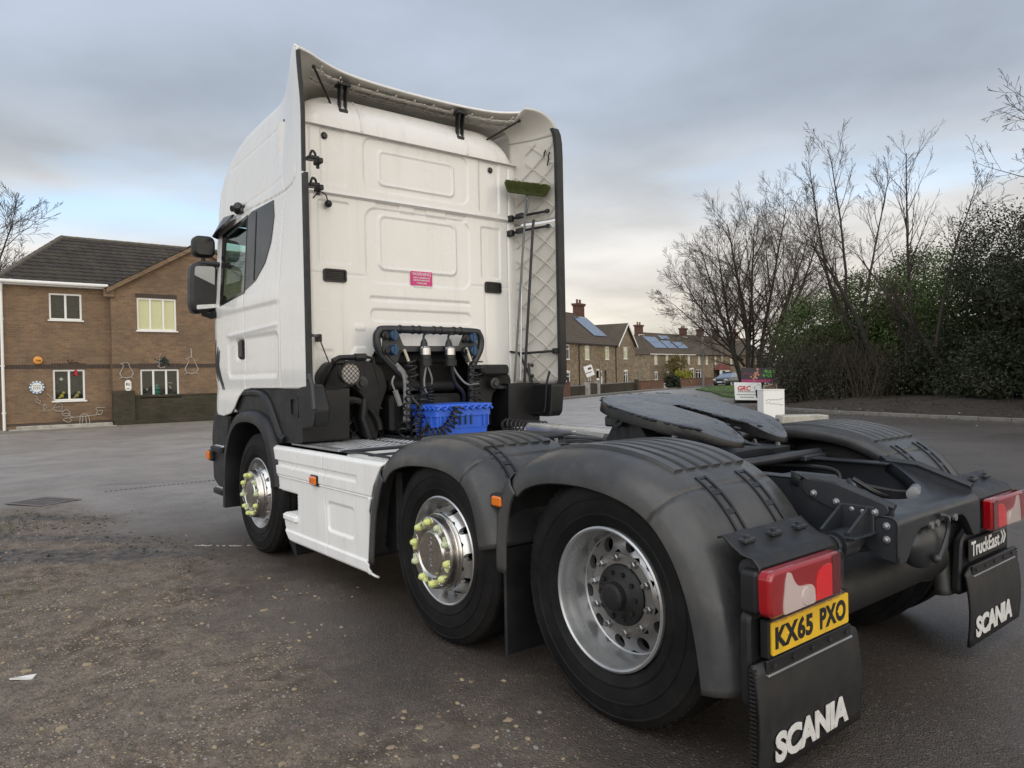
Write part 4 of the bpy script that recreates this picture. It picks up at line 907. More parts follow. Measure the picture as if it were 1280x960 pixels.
for x in (-1.3, 1.3):
    for y in (-.78, .78):
        b = B(); T = Matrix.Translation((x, y, .31)) @ Matrix.Rotation(R(-90 if y > 0 else 90), 4, 'X'); b.lathe([(.2, .10), (.30, .10), (.315, .06), (.315, -.1), (.2, -.1)], 24, T); wh = b.build('wheel', M_TYRE, CAR); b = B(); b.lathe([(0, .09), (.05, .105), (.19, .085), (.2, .1)], 16, T); b.build('rim', M_STEEL, wh)
for y in (-.62, .62):
    b = B(); b.cbox((2.03, y, .70), (.10, .30, .14), .03); b.build('headlight', M_CLR, CAR)
b = B(); b.cbox((2.10, 0, .48), (.02, .52, .11)); b.build('number_plate', M_WINK, CAR); b = B(); b.cbox((2.07, 0, .64), (.06, .7, .10), .01); b.build('grille', M_TRIM, CAR)

# grass verge, signs on it
b = B(); gp = [(19.0, -29.2), (24.0, -33.6), (30.5, -41.5), (36.2, -47.2), (44.0, -61.5), (43.0, -63.0), (40.0, -64.5), (30, -52), (22, -40), (16.5, -31.8)]
b.prism(gp, 0, .11, lambda a, c, h: (a, c, h)); b.build('grass_verge', M_GRASS, None, 0, kind='structure')
b = B(); rnd = random.Random(12); n = 0
gpn = [(a, c) for a, c in gp]
for k in range(26000):
    x, y = rnd.uniform(17, 44), rnd.uniform(-63, -29)
    if not bool(in_poly(np.array([x]), np.array([y]), gpn)[0]): continue
    a = rnd.uniform(0, 6.28); l = rnd.uniform(.04, .10); w_ = .015
    b.add([(x-w_*math.sin(a), y+w_*math.cos(a), .10), (x+w_*math.sin(a), y-w_*math.cos(a), .10), (x+.04*math.cos(a), y+.04*math.sin(a), .10+l)], [(0, 1, 2)])
o = b.build('verge_grass_blades', M_GRASS, None, 0, False, kind='stuff'); o['label'] = 'short green grass on the roadside verge'
def panel(name, lab, cat, TL, TR, hgt, lean, m_, th=.03, legs=False):
    """board whose top edge runs TL to TR; lean in metres away at the top"""
    TL = Vector(TL); TR = Vector(TR); d = (TR-TL); W = d.length; xa = Vector((d.x, d.y, 0)).normalized(); za = Vector((0, 0, 1)); ya = za.cross(xa)
    o = empty(name, (TL.x, TL.y, 0), math.atan2(d.y, d.x), lab, cat); z1 = TL.z; z0 = z1-hgt; dz = TR.z-TL.z
    b = B(); vs = []
    for v in (0, th):
        for u_, z in ((0, z0), (W, z0+dz), (W, z1+dz), (0, z1)): vs.append((u_, v+lean*(z-z0)/hgt, z))
    b.add(vs, [(0, 1, 2, 3), (4, 5, 6, 7), (0, 1, 5, 4), (1, 2, 6, 5), (2, 3, 7, 6), (3, 0, 4, 7)]); bd = b.build('board', m_, o, 0)
    M = frame((0, -.004, z0), (1, 0, dz/W), (0, lean/hgt, 1)); return o, bd, W, hgt, M
M_MAROON = pm('banner_print', (.055, .045, .055), .6); M_MAG = pm('banner_magenta', (.42, .05, .16), .6); M_LIMEP = pm('lime_print', (.12, .55, .06), .6); M_SAL = pm('salad_print', (.50, .24, .16), .7, 0, .5, 12)
o, bd, W, Hh, M = panel('banner_sign', 'long dark FOOD banner with green lettering and magenta strip under the bare tree', 'sign', (23.55, -34.95, 1.70), (22.25, -36.55, 1.66), .86, .05, M_MAROON)
b = B(); b.box(0, W, -.008, -.003, Hh*0+z_ if False else 0, .01) if False else None
b = B(M); b.box(0, W*.97, .0, .16, .001, .006); b.build('magenta_strip', M_MAG, bd, 0)
text('FOOD', .24, M_LIMEP, 'banner_lettering', bd, M @ Matrix.Translation((W*.66, .56, .006)), .001, .008, .25); text("'N' FUEL", .22, M_LIMEP, 'banner_lettering', bd, M @ Matrix.Translation((W*.60, .32, .006)), .001, .006, .25, 'LEFT', .75)
b = B(M); rnd = random.Random(1)
for k in range(16): b.sphere((W*.40+rnd.gauss(0, .11), .40+rnd.gauss(0, .13), .0), rnd.uniform(.05, .09), 7, 5, (1, 1, .15))
b.build('food_picture', M_SAL, bd, 40, kind='stuff')
b = B(M); b.tube(catmull([Vector((W*.05, .42, .005)), Vector((W*.12, .58, .005)), Vector((W*.18, .48, .005)), Vector((W*.26, .50, .005)), Vector((W*.31, .54, .005))], 4), .016, 5); b.build('script_flourish', M_MAG, bd)
for k in (.05, .95):
    b = B(); b.box(W*k-.03, W*k+.03, .05, .11, 0, 1.6); b.build('post', M_BARK, o)
o, bd, W, Hh, M = panel('leaning_sign', 'white board with red GRC letters leaning on a black block', 'sign', (17.95, -26.05, .98), (17.10, -26.95, .94), .82, .22, M_UPVC)
text('GRC', .30, pm('red_print', (.55, .02, .02), .5), 'sign_lettering', bd, M @ Matrix.Translation((.10, .46, .002)), .001, .012, .2, 'LEFT', .98)
b = B(M)
for r_, (a, c, z) in enumerate(((.14, 1.0, .38), (.08, 1.08, .24), (.22, .85, .12))):
    k = a
    while k < c: b.box(k, min(c, k+.06), z, z+.035, .0, .004); k += .08
b.box(.90, .99, .50, .66, 0, .004); b.box(1.02, 1.10, .46, .68, 0, .004); b.build('small_print', M_NUMDRK, bd, 0, kind='stuff')
b = B(); b.box(.1, 1.2, .26, .7, 0, .22, .02); b.build('base_block', M_BPLAS, o)
b = B(); b.box(.95, 1.25, .02, .5, 0, .62, .02); b.build('prop_block', M_CHASD, o)
o, bd, W, Hh, M = panel('small_sign', 'small brown board with pale edge peeping over the white cabinet', 'sign', (14.75, -23.5, .88), (14.45, -23.95, .98), .52, .05, pm('brown_board', (.16, .11, .085), .8)); b = B(M); b.ring([(0, 0), (W, 0), (W, Hh), (0, Hh)], [(.03, .03), (W-.03, .03), (W-.03, Hh-.03), (.03, Hh-.03)], .001, .008, lambda a, c, h: (a, c, h)); b.build('board_edge', pm('pink_edge', (.55, .38, .32), .7), bd, 0)
b = B(); b.box(W*.4, W*.6, .06, .1, 0, .6); b.build('post', M_BARK, o)
BX_ = empty('white_cabinet', (9.42, -14.84, 0), math.atan2(-.50, -.36), 'plain white cabinet with a cracked front standing on the tarmac', 'cabinet')
b = B(); b.box(0, .60, 0, .45, .0, .93, .008); bc = b.build('body', M_UPVC, BX_)
b = B(); rnd = random.Random(14)
for zc_ in (.58, .66):
    b.tube([(.06+.5*k/14, -.003, zc_+rnd.uniform(-.025, .025)-.06*k/14*(1 if zc_ < .6 else -.4)) for k in range(15)], .005, 4)
b.build('crack', M_NUMDRK, bc)
b = B(); b.box(-.01, .61, -.01, .46, .93, .955, .006); b.build('lid', M_UPVC, BX_)
CB = empty('concrete_block', (7.25, -12.1, 0), math.atan2(-.86, -.68), 'pale lichen-stained concrete barrier block behind the right mudguard', 'concrete block')
b = B(); b.prism(roundpoly([(0, 0), (1.15, 0), (1.12, .42), (.05, .42)], .03), 0, .5, None, .02); b.build('block', M_CONC, CB)
# ================================================================== TREES AND SHRUBS
def leaf(b, c, s, rn):
    th = rn.uniform(0, 6.283); ph = rn.gauss(.3, .7); a = Vector((math.cos(th)*math.cos(ph), math.sin(th)*math.cos(ph), math.sin(ph))); w_ = a.orthogonal().normalized(); w_ = Matrix.Rotation(rn.uniform(0, 3.14), 3, a) @ w_; c = Vector(c)
    b.v += [tuple(c-a*s), tuple(c+w_*s*.5), tuple(c+a*s), tuple(c-w_*s*.5)]; n = len(b.v); b.f.append((n-4, n-3, n-2, n-1)); b.m.append(0)
def shrub(lab, loc, rad, hgt, n, m_, seed, size=(.05, .10), name='evergreen_shrub', cat='shrub', clumps=40, grp=None, base=.12, cl=.42):
    rn = random.Random(seed); o = empty(name, loc, 0, lab, cat, grp); C_ = []
    for k in range(clumps):
        z = base+(1-base)*rn.random()**.8; rr = rad*(math.sin(math.pi*min(1, max(.12, (z*.78+.16))))**.6)*math.sqrt(rn.uniform(.12, 1)); a = rn.uniform(0, 6.283)
        C_.append((rr*math.cos(a), rr*math.sin(a), z*hgt, rad*cl*rn.uniform(.5, 1.15)))
    bl = B()
    for k in range(n):
        cx_, cy_, cz_, cr = C_[rn.randrange(len(C_))]; v = Vector((rn.gauss(0, 1), rn.gauss(0, 1), rn.gauss(0, .8))).normalized()*cr*rn.random()**.4
        z = cz_+v.z
        if z < .05: continue
        leaf(bl, (cx_+v.x, cy_+v.y, z), rn.uniform(*size), rn)
    for k in range(int(n*.12)):
        cx_, cy_, cz_, cr = C_[rn.randrange(len(C_))]; q_ = rn.uniform(.3, .8); z = cz_*rn.uniform(.25, .85)
        if z > .08: leaf(bl, (cx_*q_+rn.gauss(0, .15), cy_*q_+rn.gauss(0, .15), z), rn.uniform(*size)*2.6, rn)
    bt = B()
    for k in range(9):
        cx_, cy_, cz_, cr = C_[rn.randrange(len(C_))]; bt.tube(catmull([Vector((rn.gauss(0, .15), rn.gauss(0, .15), -.05)), Vector((cx_*.35, cy_*.35, cz_*.4)), Vector((cx_, cy_, cz_))], 4), [.05*(1-q/10) for q in range(9)], 5)
    bt.build('stem', M_BARKD, o, 60, False, kind='stuff'); bl.build('foliage', m_, o, 0, False, kind='stuff'); return o
# bank behind the far kerb
def bank():
    b = B(); rows = []; rn = random.Random(2)
    A = [Vector((-14, -13.2)), Vector((-6, -15.6)), Vector((4.4, -18.9)), Vector((12.4, -21.4)), Vector((15.6, -26.5)), Vector((17.0, -33))]
    P = catmull(A, 12)
    for i, p in enumerate(P):
        t = (P[min(i+1, len(P)-1)]-P[max(i-1, 0)]).normalized(); nn_ = Vector((t.y, -t.x)); row = []
        for k, (d, z) in enumerate(((-.0, .0), (0, .09), (.5, .14), (1.2, .30), (2.2, .42), (4, .5), (9, .55), (22, .5))):
            q = p+nn_*d; row.append((q.x, q.y, z+(mn.noise(Vector((q.x*.9, q.y*.9, 0)))*.09 if k > 1 else 0)))
        rows.append(row)
    b.grid(rows); b.build('earth_bank', M_SOIL, None, 60, kind='structure'); return P
BP = bank()
KB = empty('far_kerb', (0, 0, 0)); KB['kind'] = 'structure'; rnd = random.Random(5)
d_ = 0.; acc = []
for i in range(1, len(BP)): acc.append((BP[i]-BP[i-1]).length)
s = 0.
while s < sum(acc)-1:
    t = s; i = 0
    while t > acc[i]: t -= acc[i]; i += 1
    p = BP[i].lerp(BP[i+1], t/acc[i]); dr = (BP[i+1]-BP[i]).normalized(); ang = math.atan2(dr.y, dr.x)
    T = Matrix.Translation((p.x, p.y, .04+rnd.uniform(-.008, .008))) @ Matrix.Rotation(ang+rnd.uniform(-.02, .02), 4, 'Z'); b = B(); b.box(-.445, .445, -.07, .07, -.06, .065, .012, T); b.build('kerb_stone', M_KERB, KB); s += .91
# fallen leaves and twigs
b = B(); b2 = B(); rn = random.Random(7)
for k in range(5200):
    i = rn.randrange(len(BP)-1); p = BP[i].lerp(BP[i+1], rn.random()); t = (BP[i+1]-BP[i]).normalized(); nn_ = Vector((t.y, -t.x)); d = rn.gauss(.9, 1.1)
    q = p+nn_*d; z = .012 if d < -.08 else (.16 if d < .7 else .16+.20*min(1, (d-.7)/1.3)); s_ = rn.uniform(.025, .05); a = rn.uniform(0, 6.28)
    (b if rn.random() < .93 else b2).add([(q.x-s_*math.cos(a), q.y-s_*math.sin(a), z), (q.x+s_*.5*math.sin(a), q.y-s_*.5*math.cos(a), z+rn.uniform(0, .02)), (q.x+s_*math.cos(a), q.y+s_*math.sin(a), z+rn.uniform(0, .02)), (q.x-s_*.5*math.sin(a), q.y+s_*.5*math.cos(a), z)], [(0, 1, 2, 3)])
o = b.build('fallen_leaves', pm('dead_leaf', (.075, .05, .028), .8, 0, .4, 3), None, 0, False, kind='stuff'); o['label'] = 'brown fallen leaves along the far kerb'
o = b2.build('fallen_leaves', pm('pale_dead_leaf', (.30, .27, .20), .8, 0, .3, 3), None, 0, False, kind='stuff'); o['label'] = 'pale fallen leaves and scraps in the gutter'
b = B()
for k in range(700):
    i = rn.randrange(len(BP)-1); p = BP[i].lerp(BP[i+1], rn.random()); t = (BP[i+1]-BP[i]).normalized(); nn_ = Vector((t.y, -t.x)); q = p+nn_*rn.uniform(.3, 3.5); z = .2+.2*rn.random(); a = rn.uniform(0, 6.28); l = rn.uniform(.15, .6)
    b.tube([(q.x, q.y, z), (q.x+l*.5*math.cos(a), q.y+l*.5*math.sin(a), z+rn.uniform(0, .18)), (q.x+l*math.cos(a+.3), q.y+l*math.sin(a+.3), z+rn.uniform(-.05, .2))], .008, 3)
o = b.build('twig_litter', M_BRAM, None, 0, False, kind='stuff'); o['label'] = 'dead twigs and stems scattered on the earth bank'
def limb(bt, bw, p, d, r, L, lev, rnd, o_):
    n = (10, 7, 5, 3, 3)[lev]; pts = [p.copy()]; q = p.copy(); dd = d.normalized()
    for i in range(n):
        dd = (dd+Vector((rnd.gauss(0, 1), rnd.gauss(0, 1), rnd.gauss(0, 1)))*o_['wob'][lev]+Vector((0, 0, o_['up'][lev]))).normalized(); q = q+dd*(L/n); pts.append(q.copy())
    rr = [max(o_['rmin'], r*(1-.86*(i/n)**.9)) for i in range(n+1)]
    (bt if lev < 1 else bw).tube(pts, rr, (9, 5, 3, 3, 3)[lev])
    if lev >= o_['max']: return
    K = o_['k'][lev]
    for k in range(K):
        t = o_['t0'][lev]+(1-o_['t0'][lev])*((k+rnd.random())/K); t = min(.995, t); i = int(t*n); pp = pts[i].lerp(pts[i+1], t*n-i); tg = (pts[i+1]-pts[i]).normalized()
        side = Matrix.Rotation(rnd.uniform(0, 6.283), 3, tg) @ tg.orthogonal().normalized(); a = o_['ang'][lev]*rnd.uniform(.65, 1.3)*(1-.35*t)
        limb(bt, bw, pp, tg*math.cos(a)+side*math.sin(a), min(rr[i]*.50, r*.36), L*o_['lr'][lev]*rnd.uniform(.65, 1.2)*(1.25-.75*t), lev+1, rnd, o_)
def bare(lab, loc, stems, opt, seed, ivy=None, m1=None):
    rnd = random.Random(seed); o = empty('bare_tree', loc, 0, lab, 'tree'); bt, bw = B(), B()
    for (p, d, r, L) in stems: limb(bt, bw, Vector(p), Vector(d), r, L, 0, rnd, opt)
    bt.build('trunk', m1 or M_BARKD, o, 60, False); bw.build('crown', M_TWIG, o, 0, False, kind='stuff')
    if ivy:
        bl = B(); rn = random.Random(seed+1); av = np.array(bt.v); k = 0
        while k < ivy[0]:
            p = av[rn.randrange(len(av))]; k += .1
            if p[2] > ivy[1]*rn.random()**.6+.2: continue
            k += .9; leaf(bl, (p[0]+rn.gauss(0, .08), p[1]+rn.gauss(0, .08), p[2]+rn.gauss(0, .25)), rn.uniform(.03, .055), rn)
        bl.build('ivy', M_IVY, o, 0, False, kind='stuff')
BIG = dict(wob=(.045, .07, .10, .12), up=(.035, .025, .025, .02), rmin=.006, max=3, k=(20, 11, 7), t0=(.22, .15, .15), ang=(.95, .80, .80), lr=(.42, .44, .50))
rs = random.Random(3); st_ = []
for k in range(9):
    a = 6.283*k/9+rs.uniform(-.3, .3); sp = (.10, .30, .50, .22, .62, .16, .40, .55, .28)[k]
    st_.append(((.35*math.cos(a), .35*math.sin(a), -.1), (sp*math.cos(a), sp*math.sin(a), 1), rs.uniform(.11, .19), rs.uniform(10.2, 12.8)-2.5*sp))
LD_ = Vector((.627, .779, 0))      # leftward in the view: the side the low boughs lean to
st_.append((tuple(LD_*.5+Vector((0, 0, 2.2))), tuple(LD_*1.25+Vector((0, 0, .65))), .075, 6.2)); st_.append((tuple(LD_*.4+Vector((0, 0, 1.8))), tuple(LD_*.8+Vector((0, 0, 1))), .09, 7.5))
bare('round-headed bare tree with many dark stems behind the FOOD banner', (24.6, -37.6, 0), st_, BIG, 5)
TALL = dict(BIG, k=(13, 7, 5), t0=(.40, .25, .25), ang=(.78, .7, .7), lr=(.36, .44, .5), rmin=.0045, up=(.06, .035, .03, .03))
L0 = LD_*.62
def along_(p, d, t): return tuple(Vector(p)+Vector(d)*t)
bare('tall slender bare tree with ivied trunk leaning left over the shrubs', (10.4, -25.4, .2), [((0, 0, -.1), tuple(L0+Vector((0, 0, .98))), .16, 7.0), (along_((0, 0, 0), L0+Vector((0, 0, .98)), 3.0), tuple(L0*.1+Vector((0, 0, 1))), .075, 6.8), (along_((0, 0, 0), L0+Vector((0, 0, .98)), 2.4), tuple(L0*-.25+Vector((0, 0, 1))), .07, 6.5), (along_((0, 0, 0), L0+Vector((0, 0, .98)), 3.4), tuple(L0*.55+Vector((.1, -.1, 1))), .07, 5.8), (along_((0, 0, 0), L0+Vector((0, 0, .98)), 1.6), tuple(L0*1.2+Vector((-.1, .1, 1))), .065, 6.4)], TALL, 12, (1700, 4.2))
bare('thin straight bare sapling right of the leaning ivied tree', (10.4, -27.0, .3), [((0, 0, -.1), (.02, .0, 1), .10, 9.9)], dict(TALL, wob=(.015, .05, .08, .1), k=(22, 5, 3), t0=(.42, .3, .3), ang=(.85, .6, .7), lr=(.30, .40, .5), up=(.02, .05, .03, .03)), 23)
bare('small crooked bare tree half buried in ivy near the kerb', (7.9, -25.2, .2), [((0, 0, -.1), tuple(L0*.9+Vector((0, 0, 1))), .12, 6.6), (along_((0, 0, 0), L0*.9+Vector((0, 0, 1)), 2.0), tuple(L0*-.3+Vector((0, 0, 1))), .07, 5.8), ((.5, -.3, -.1), tuple(L0*1.3+Vector((.1, 0, 1))), .08, 4.6)], dict(TALL, wob=(.07, .09, .1, .1)), 31, (1500, 3.2))
bare('bare tree reaching long thin branches in from the right edge', (3.3, -20.3, .2), [((0, 0, -.1), (-.10, -.12, 1), .16, 8.6)]+[((0, 0, 5.1+.42*k), tuple(LD_*(1, .8, 1.1, .9, .7, 1, .85, .9, .7)[k]+Vector((.12*(-1)**k, .1, (.02, .28, .12, -.10, .3, .05, .35, .2, .5)[k]))), .024, (2.7, 2.2, 2.9, 2.0, 2.5, 2.9, 2.3)[k]) for k in range(7)], dict(TALL, k=(7, 4, 2), t0=(.30, .2, .25), ang=(1.0, .7, .7), lr=(.44, .38, .45), up=(.03, .015, .02, .02), rmin=.0045), 47)
st_ = []
for k in range(8):
    a = 6.283*k/8+rs.uniform(-.3, .3); sp = (.12, .35, .50, .25, .60, .18, .45, .55)[k]; st_.append(((.35*math.cos(a), .35*math.sin(a), -.1), (sp*math.cos(a), sp*math.sin(a), 1), rs.uniform(.15, .24), rs.uniform(11.5, 14)-2.0*sp))
bare('bare spreading tree rising behind the brick house roof', (47.0, 4.4, 0), st_, dict(BIG, rmin=.010), 52, None, M_BARK)
SH = [('bushy laurel shrub at the left end of the tall hedge', (14.6, -28.2, .3), 2.3, 4.4, 7000, M_LEAF), ('olive-green shrub below the leaning ivied trunk', (12.3, -27.4, .3), 2.4, 4.9, 8500, M_LEAF),
      ('tall bright green laurel in the middle of the hedge', (11.6, -30.5, .3), 2.8, 6.0, 9000, M_LEAF), ('broad green shrub behind the thin straight sapling', (8.8, -28.2, .3), 2.6, 5.2, 8500, M_LEAF),
      ('dark ivy-covered thicket with ragged top at the right edge', (4.2, -24.0, .3), 2.9, 6.2, 12000, M_IVY), ('dense dark evergreen shrub beside the crooked bare tree', (6.7, -26.0, .3), 2.4, 6.1, 9000, M_IVY),
      ('low dark shrub close to the kerb at far right', (2.2, -20.8, .3), 1.9, 3.2, 6000, M_IVY), ('dark evergreen tree crown filling the right background', (1.2, -24.5, .3), 3.0, 5.9, 10000, M_IVY), ('dull green undergrowth bush under the sapling', (9.2, -25.4, .3), 1.9, 2.2, 4200, M_IVY), ('small dark undergrowth bush at the crooked tree foot', (6.3, -23.3, .3), 1.6, 1.7, 3200, M_IVY),
      ('dark green bush behind the bramble thicket', (13.2, -25.6, .3), 1.6, 2.6, 3800, M_OLIVE), ('low dark ivy growing through the bramble thicket', (13.2, -24.7, .2), 1.5, 1.9, 2200, M_IVY), ('small dark ivy clump at the foot of the leaning trunk', (11.4, -24.0, .2), 1.2, 1.3, 1600, M_IVY)]
for k, (lab, loc, rad, hg, n, m_) in enumerate(SH): shrub(lab, loc, rad, hg, int(n*2.4), m_, 60+k, (.032, .064), grp='evergreen shrubs along the far bank', clumps=46)
for k, (lab, loc, rad, hg) in enumerate([('dark hedge seen behind the laurels at the left', (14.5, -34.0, .3), 3.6, 4.0), ('dark hedge seen behind the middle of the evergreens', (9.0, -33.5, .3), 4.0, 4.4), ('dark hedge seen behind the thicket at the right', (3.5, -30.5, .3), 4.2, 4.6), ('dark hedge far behind the right edge of the evergreens', (-2.0, -27.0, .3), 4.0, 4.4)]):
    shrub(lab, loc, rad, hg, 7000, M_IVY, 140+k, (.06, .13), clumps=60)
# brown bramble thicket at the left foot of the hedge
TH = empty('bramble_thicket', (13.3, -25.0, .2), 0, 'brown leafless bramble thicket in front of the laurel hedge', 'thicket'); b = B(); rn = random.Random(77)
for k in range(1100):
    x, y = rn.uniform(-3.2, 2.0), rn.uniform(-1.3, 1.4); y -= .5*x*.6; a = rn.uniform(0, 6.28); h = rn.uniform(.7, 2.5); l = rn.uniform(.3, 1.3)
    b.tube([(x, y, 0), (x+l*.3*math.cos(a), y+l*.3*math.sin(a), h*.6), (x+l*.8*math.cos(a), y+l*.8*math.sin(a), h), (x+l*1.3*math.cos(a), y+l*1.3*math.sin(a), h*.75)], [.012, .009, .006, .004], 3)
b.build('stems', M_BRAM, TH, 0, False, kind='stuff')
for k, (lab, loc, rad, hg, n, m_) in enumerate([('golden-leaved climbing shrub on the front of the hip-ended house', (70.3, -87.5, .1), 1.9, 4.0, 3000, M_GOLD), ('small lime-yellow bush behind the street wall', (45.0, -57.0, .1), 1.0, 1.5, 1200, M_LIME), ('dark clipped hedge between the two garden walls', (41.9, -51.2, 0), .8, 1.1, 1500, M_IVY)]):
    shrub(lab, loc, rad, hg, n, m_, 90+k, (.06, .13), 'garden_shrub', 'shrub', 24)
# far tree belts closing the street and the left skyline
for k, (lab, loc, rad, hg) in enumerate([('distant dark tree mass closing the end of the street', (72, -128, 0), 9, 7.5), ('far tree belt behind the brick house', (80, 14, 0), 15, 7.0), ('far tree belt behind the cab, beyond the brick house', (88, -12, 0), 15, 6.0), ('far tree belt left of the buff terrace', (84, -34, 0), 12, 6.0), ('far tree belt at the extreme left of the skyline', (60, 44, 0), 14, 6.5), ('distant hedge mass seen beyond the parked car', (50, -96, 0), 6, 4.0)]):
    shrub(lab, loc, rad, hg, 6000, M_IVY, 120+k, (.22, .45), 'distant_trees', 'trees', 40)
# ================================================================== TRUCK
# truck space = world: x forward, y left, z up, rear axle at x = 0
truck = empty('truck_tractor_unit', (0, 0, 0), 0, 'white three-axle truck tractor unit with sleeper cab and bare fifth wheel on wet tarmac', 'truck')
# ---------------- cab side sheets (door, window opening, creases in real relief)
TOP = [(2.9, 3.86), (3.05, 3.885), (3.13, 3.925), (3.2, 3.925), (3.3, 3.875), (3.42, 3.835), (3.55, 3.795), (3.84, 3.755), (4.22, 3.735), (4.54, 3.705), (4.74, 3.655), (4.90, 3.585), (5.04, 3.475), (5.14, 3.34), (5.22, 3.18), (5.30, 3.02), (5.36, 2.95), (5.6, 2.93)]
BOT = [(2.9, 1.40), (4.25, 1.40), (4.42, 1.385), (4.55, 1.32), (4.66, 1.22), (4.76, 1.17), (4.96, 1.14), (5.12, 1.15), (5.2, 1.19), (5.5, 1.22)]
XC = 5.10
WIN = [(4.885, 2.80), (4.30, 2.87), (4.32, 2.25), (4.935, 2.19)]            # door glass
PIL = roundpoly([(4.96, 2.84), (4.2, 2.915), (3.70, 2.915), (3.665, 2.78), (3.72, 2.58), (3.84, 2.42), (4.05, 2.30), (4.32, 2.235), (4.965, 2.165)], .05)
def zf(tab, x): return np.interp(x, [a for a, b in tab], [b for a, b in tab])
def side_y(x, z):
    y = 1.22 - (.06*np.maximum(z-2.2, 0) + .03*np.maximum(z-2.9, 0))*(1-.92*sstep(3.80, 3.02, x))
    return y - .012*np.exp(-((z-1.4)/.08)**2)
def side_disp(x, z):
    d = np.zeros(x.shape)
    # door cut, lower edge
    d += groove(sd_poly(x, z, [(4.335, 2.23), (4.345, 2.0), (4.38, 1.41)]), .006, .010)
    d += groove(sd_poly(x, z, [(3.545, 1.41), (3.55, 2.1), (3.47, 2.75), (3.40, 2.93)]), .010, .006)
    # swage lines
    d += .010*sstep(-.02, .02, z-(2.085+.03*np.sin((x-3.6)*1.6)*0))*sstep(5.25, 5.0, x)*sstep(3.50, 3.60, x)*sstep(2.30, 2.12, z)
    d += -.014*sstep(.012, -.03, sd_rr(x, z, 3.575, 4.80, 1.49, 1.855, .07))
    d += .008*np.exp(-((z-(1.905-.03*(x-3.6)/1.2))/.014)**2)*sstep(4.85, 4.7, x)*sstep(3.56, 3.62, x)
    # handle dish
    d += -.028*sstep(.012, -.02, sd_rr(x, z, 4.39, 4.60, 1.655, 1.83, .035))
    # roof side pressing and roof joint
    rp = [(4.86, 3.42), (4.3, 3.455), (3.70, 3.50), (3.59, 3.46), (3.545, 3.36), (3.52, 3.1), (3.47, 2.96)]
    d += groove(sd_poly(x, z, rp), .010, .006)
    d += groove(sd_poly(x, z, [(3.52, 3.055), (4.92, 2.985)]), .012, .006)
    jl = [(5.4, 2.96), (4.1, 2.945), (3.45, 2.93), (3.27, 2.94), (3.19, 2.985), (3.165, 3.06)]
    d += groove(sd_poly(x, z, jl), .007, .010)
    return d
def side_sheet(sg):
    xs = np.concatenate([np.linspace(3.035 if sg > 0 else 3.44, XC, 190), XC+np.sin(np.linspace(0, math.pi/2, 22)[1:])*.40])
    th = np.concatenate([np.zeros(190), np.linspace(0, math.pi/2, 22)[1:]])
    nv = 230; rr = .11
    tv = np.linspace(0, 1, nv)
    zt = zf(TOP, xs); zb = zf(BOT, xs)
    X = np.repeat(xs[:, None], nv, 1); TH = np.repeat(th[:, None], nv, 1)
    Z = zb[:, None]+(zt-zb)[:, None]*tv[None, :]
    ZT = np.repeat(zt[:, None], nv, 1)
    Y = side_y(X, Z) + side_disp(X, Z)
    Y -= (1-np.cos(TH))*.42
    # front rakes back above the waist
    q = np.clip((rr-(ZT-Z))/rr, 0, 1); kick = sstep(3.74, 3.06, X)
    Y -= rr*(1-np.sqrt(np.clip(1-q*q, 0, 1)))*(1-kick)
    Y += .03*kick*sstep(3.4, 3.9, Z)
    X = X - np.where(X > XC, (X-XC)*.22*sstep(2.0, 2.95, Z), 0)
    cxm = (X[:-1, :-1]+X[1:, 1:])/2; czm = (Z[:-1, :-1]+Z[1:, 1:])/2
    mask = ~in_poly(cxm, czm, inset(WIN[::-1], .014)) & ~((TH[:-1, :-1] > .12) & (czm > 2.10) & (czm < 2.90))
    b = B(); b.grid(np.stack([X, Y*sg, Z], -1).tolist(), mask.tolist())
    gm = (TH[:-1, :-1] > .12) & (czm > 2.06) & (czm < 2.94); g_ = B(); g_.grid(np.stack([X-.006, (Y-.004)*sg, Z], -1).tolist(), gm.tolist())
    return b, g_
sh_, gl_ = side_sheet(1)
shell = sh_.build('cab_shell', M_WHITE, truck, 40, recalc=False)
so2 = shell.modifiers.new('thickness', 'SOLIDIFY'); so2.thickness = .012; so2.offset = 1
gl_.build('windscreen_corner', M_GLASS, shell, 40, recalc=False)
sh_, gl_ = side_sheet(-1)
sr_ = sh_.build('cab_shell', M_WHITE, truck, 40, recalc=False)
so2 = sr_.modifiers.new('thickness', 'SOLIDIFY'); so2.thickness = .012; so2.offset = -1

gl_.build('windscreen_corner', M_GLASS, sr_, 40, recalc=False)
# ---------------- roof with overhanging rear spoiler
def roof():
    ny, nx = 61, 110; b = B(); rows = []
    for i in range(ny):
        t = -1+2*i/(ny-1)
        a = abs(t); row = []
        xr = 3.13+.27*(1-a**2.2)
        for j in range(nx):
            x = xr+(5.32-xr)*j/(nx-1)
            z = float(zf(TOP, x)); cr = .02+.10*float(sstep(3.2, 3.6, np.array(x)))*float(sstep(5.35, 4.8, np.array(x)))
            hw = (-(1-math.sqrt(max(0, 1-((x-XC)/.40)**2)))*.42 if x > XC else 0)+float(side_y(np.array(x), np.array(z)))-.11*(1-float(sstep(3.74, 3.06, np.array(x))))+.02*float(sstep(3.74, 3.06, np.array(x)))
            row.append((x, t*hw, z+cr*(1-a**2.4)))
        rows.append(row)
    b.grid(rows); return b
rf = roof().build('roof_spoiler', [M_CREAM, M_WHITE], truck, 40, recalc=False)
md = rf.modifiers.new('thickness', 'SOLIDIFY'); md.thickness = .022; md.offset = -1; md.material_offset = 1; md.material_offset_rim = 1
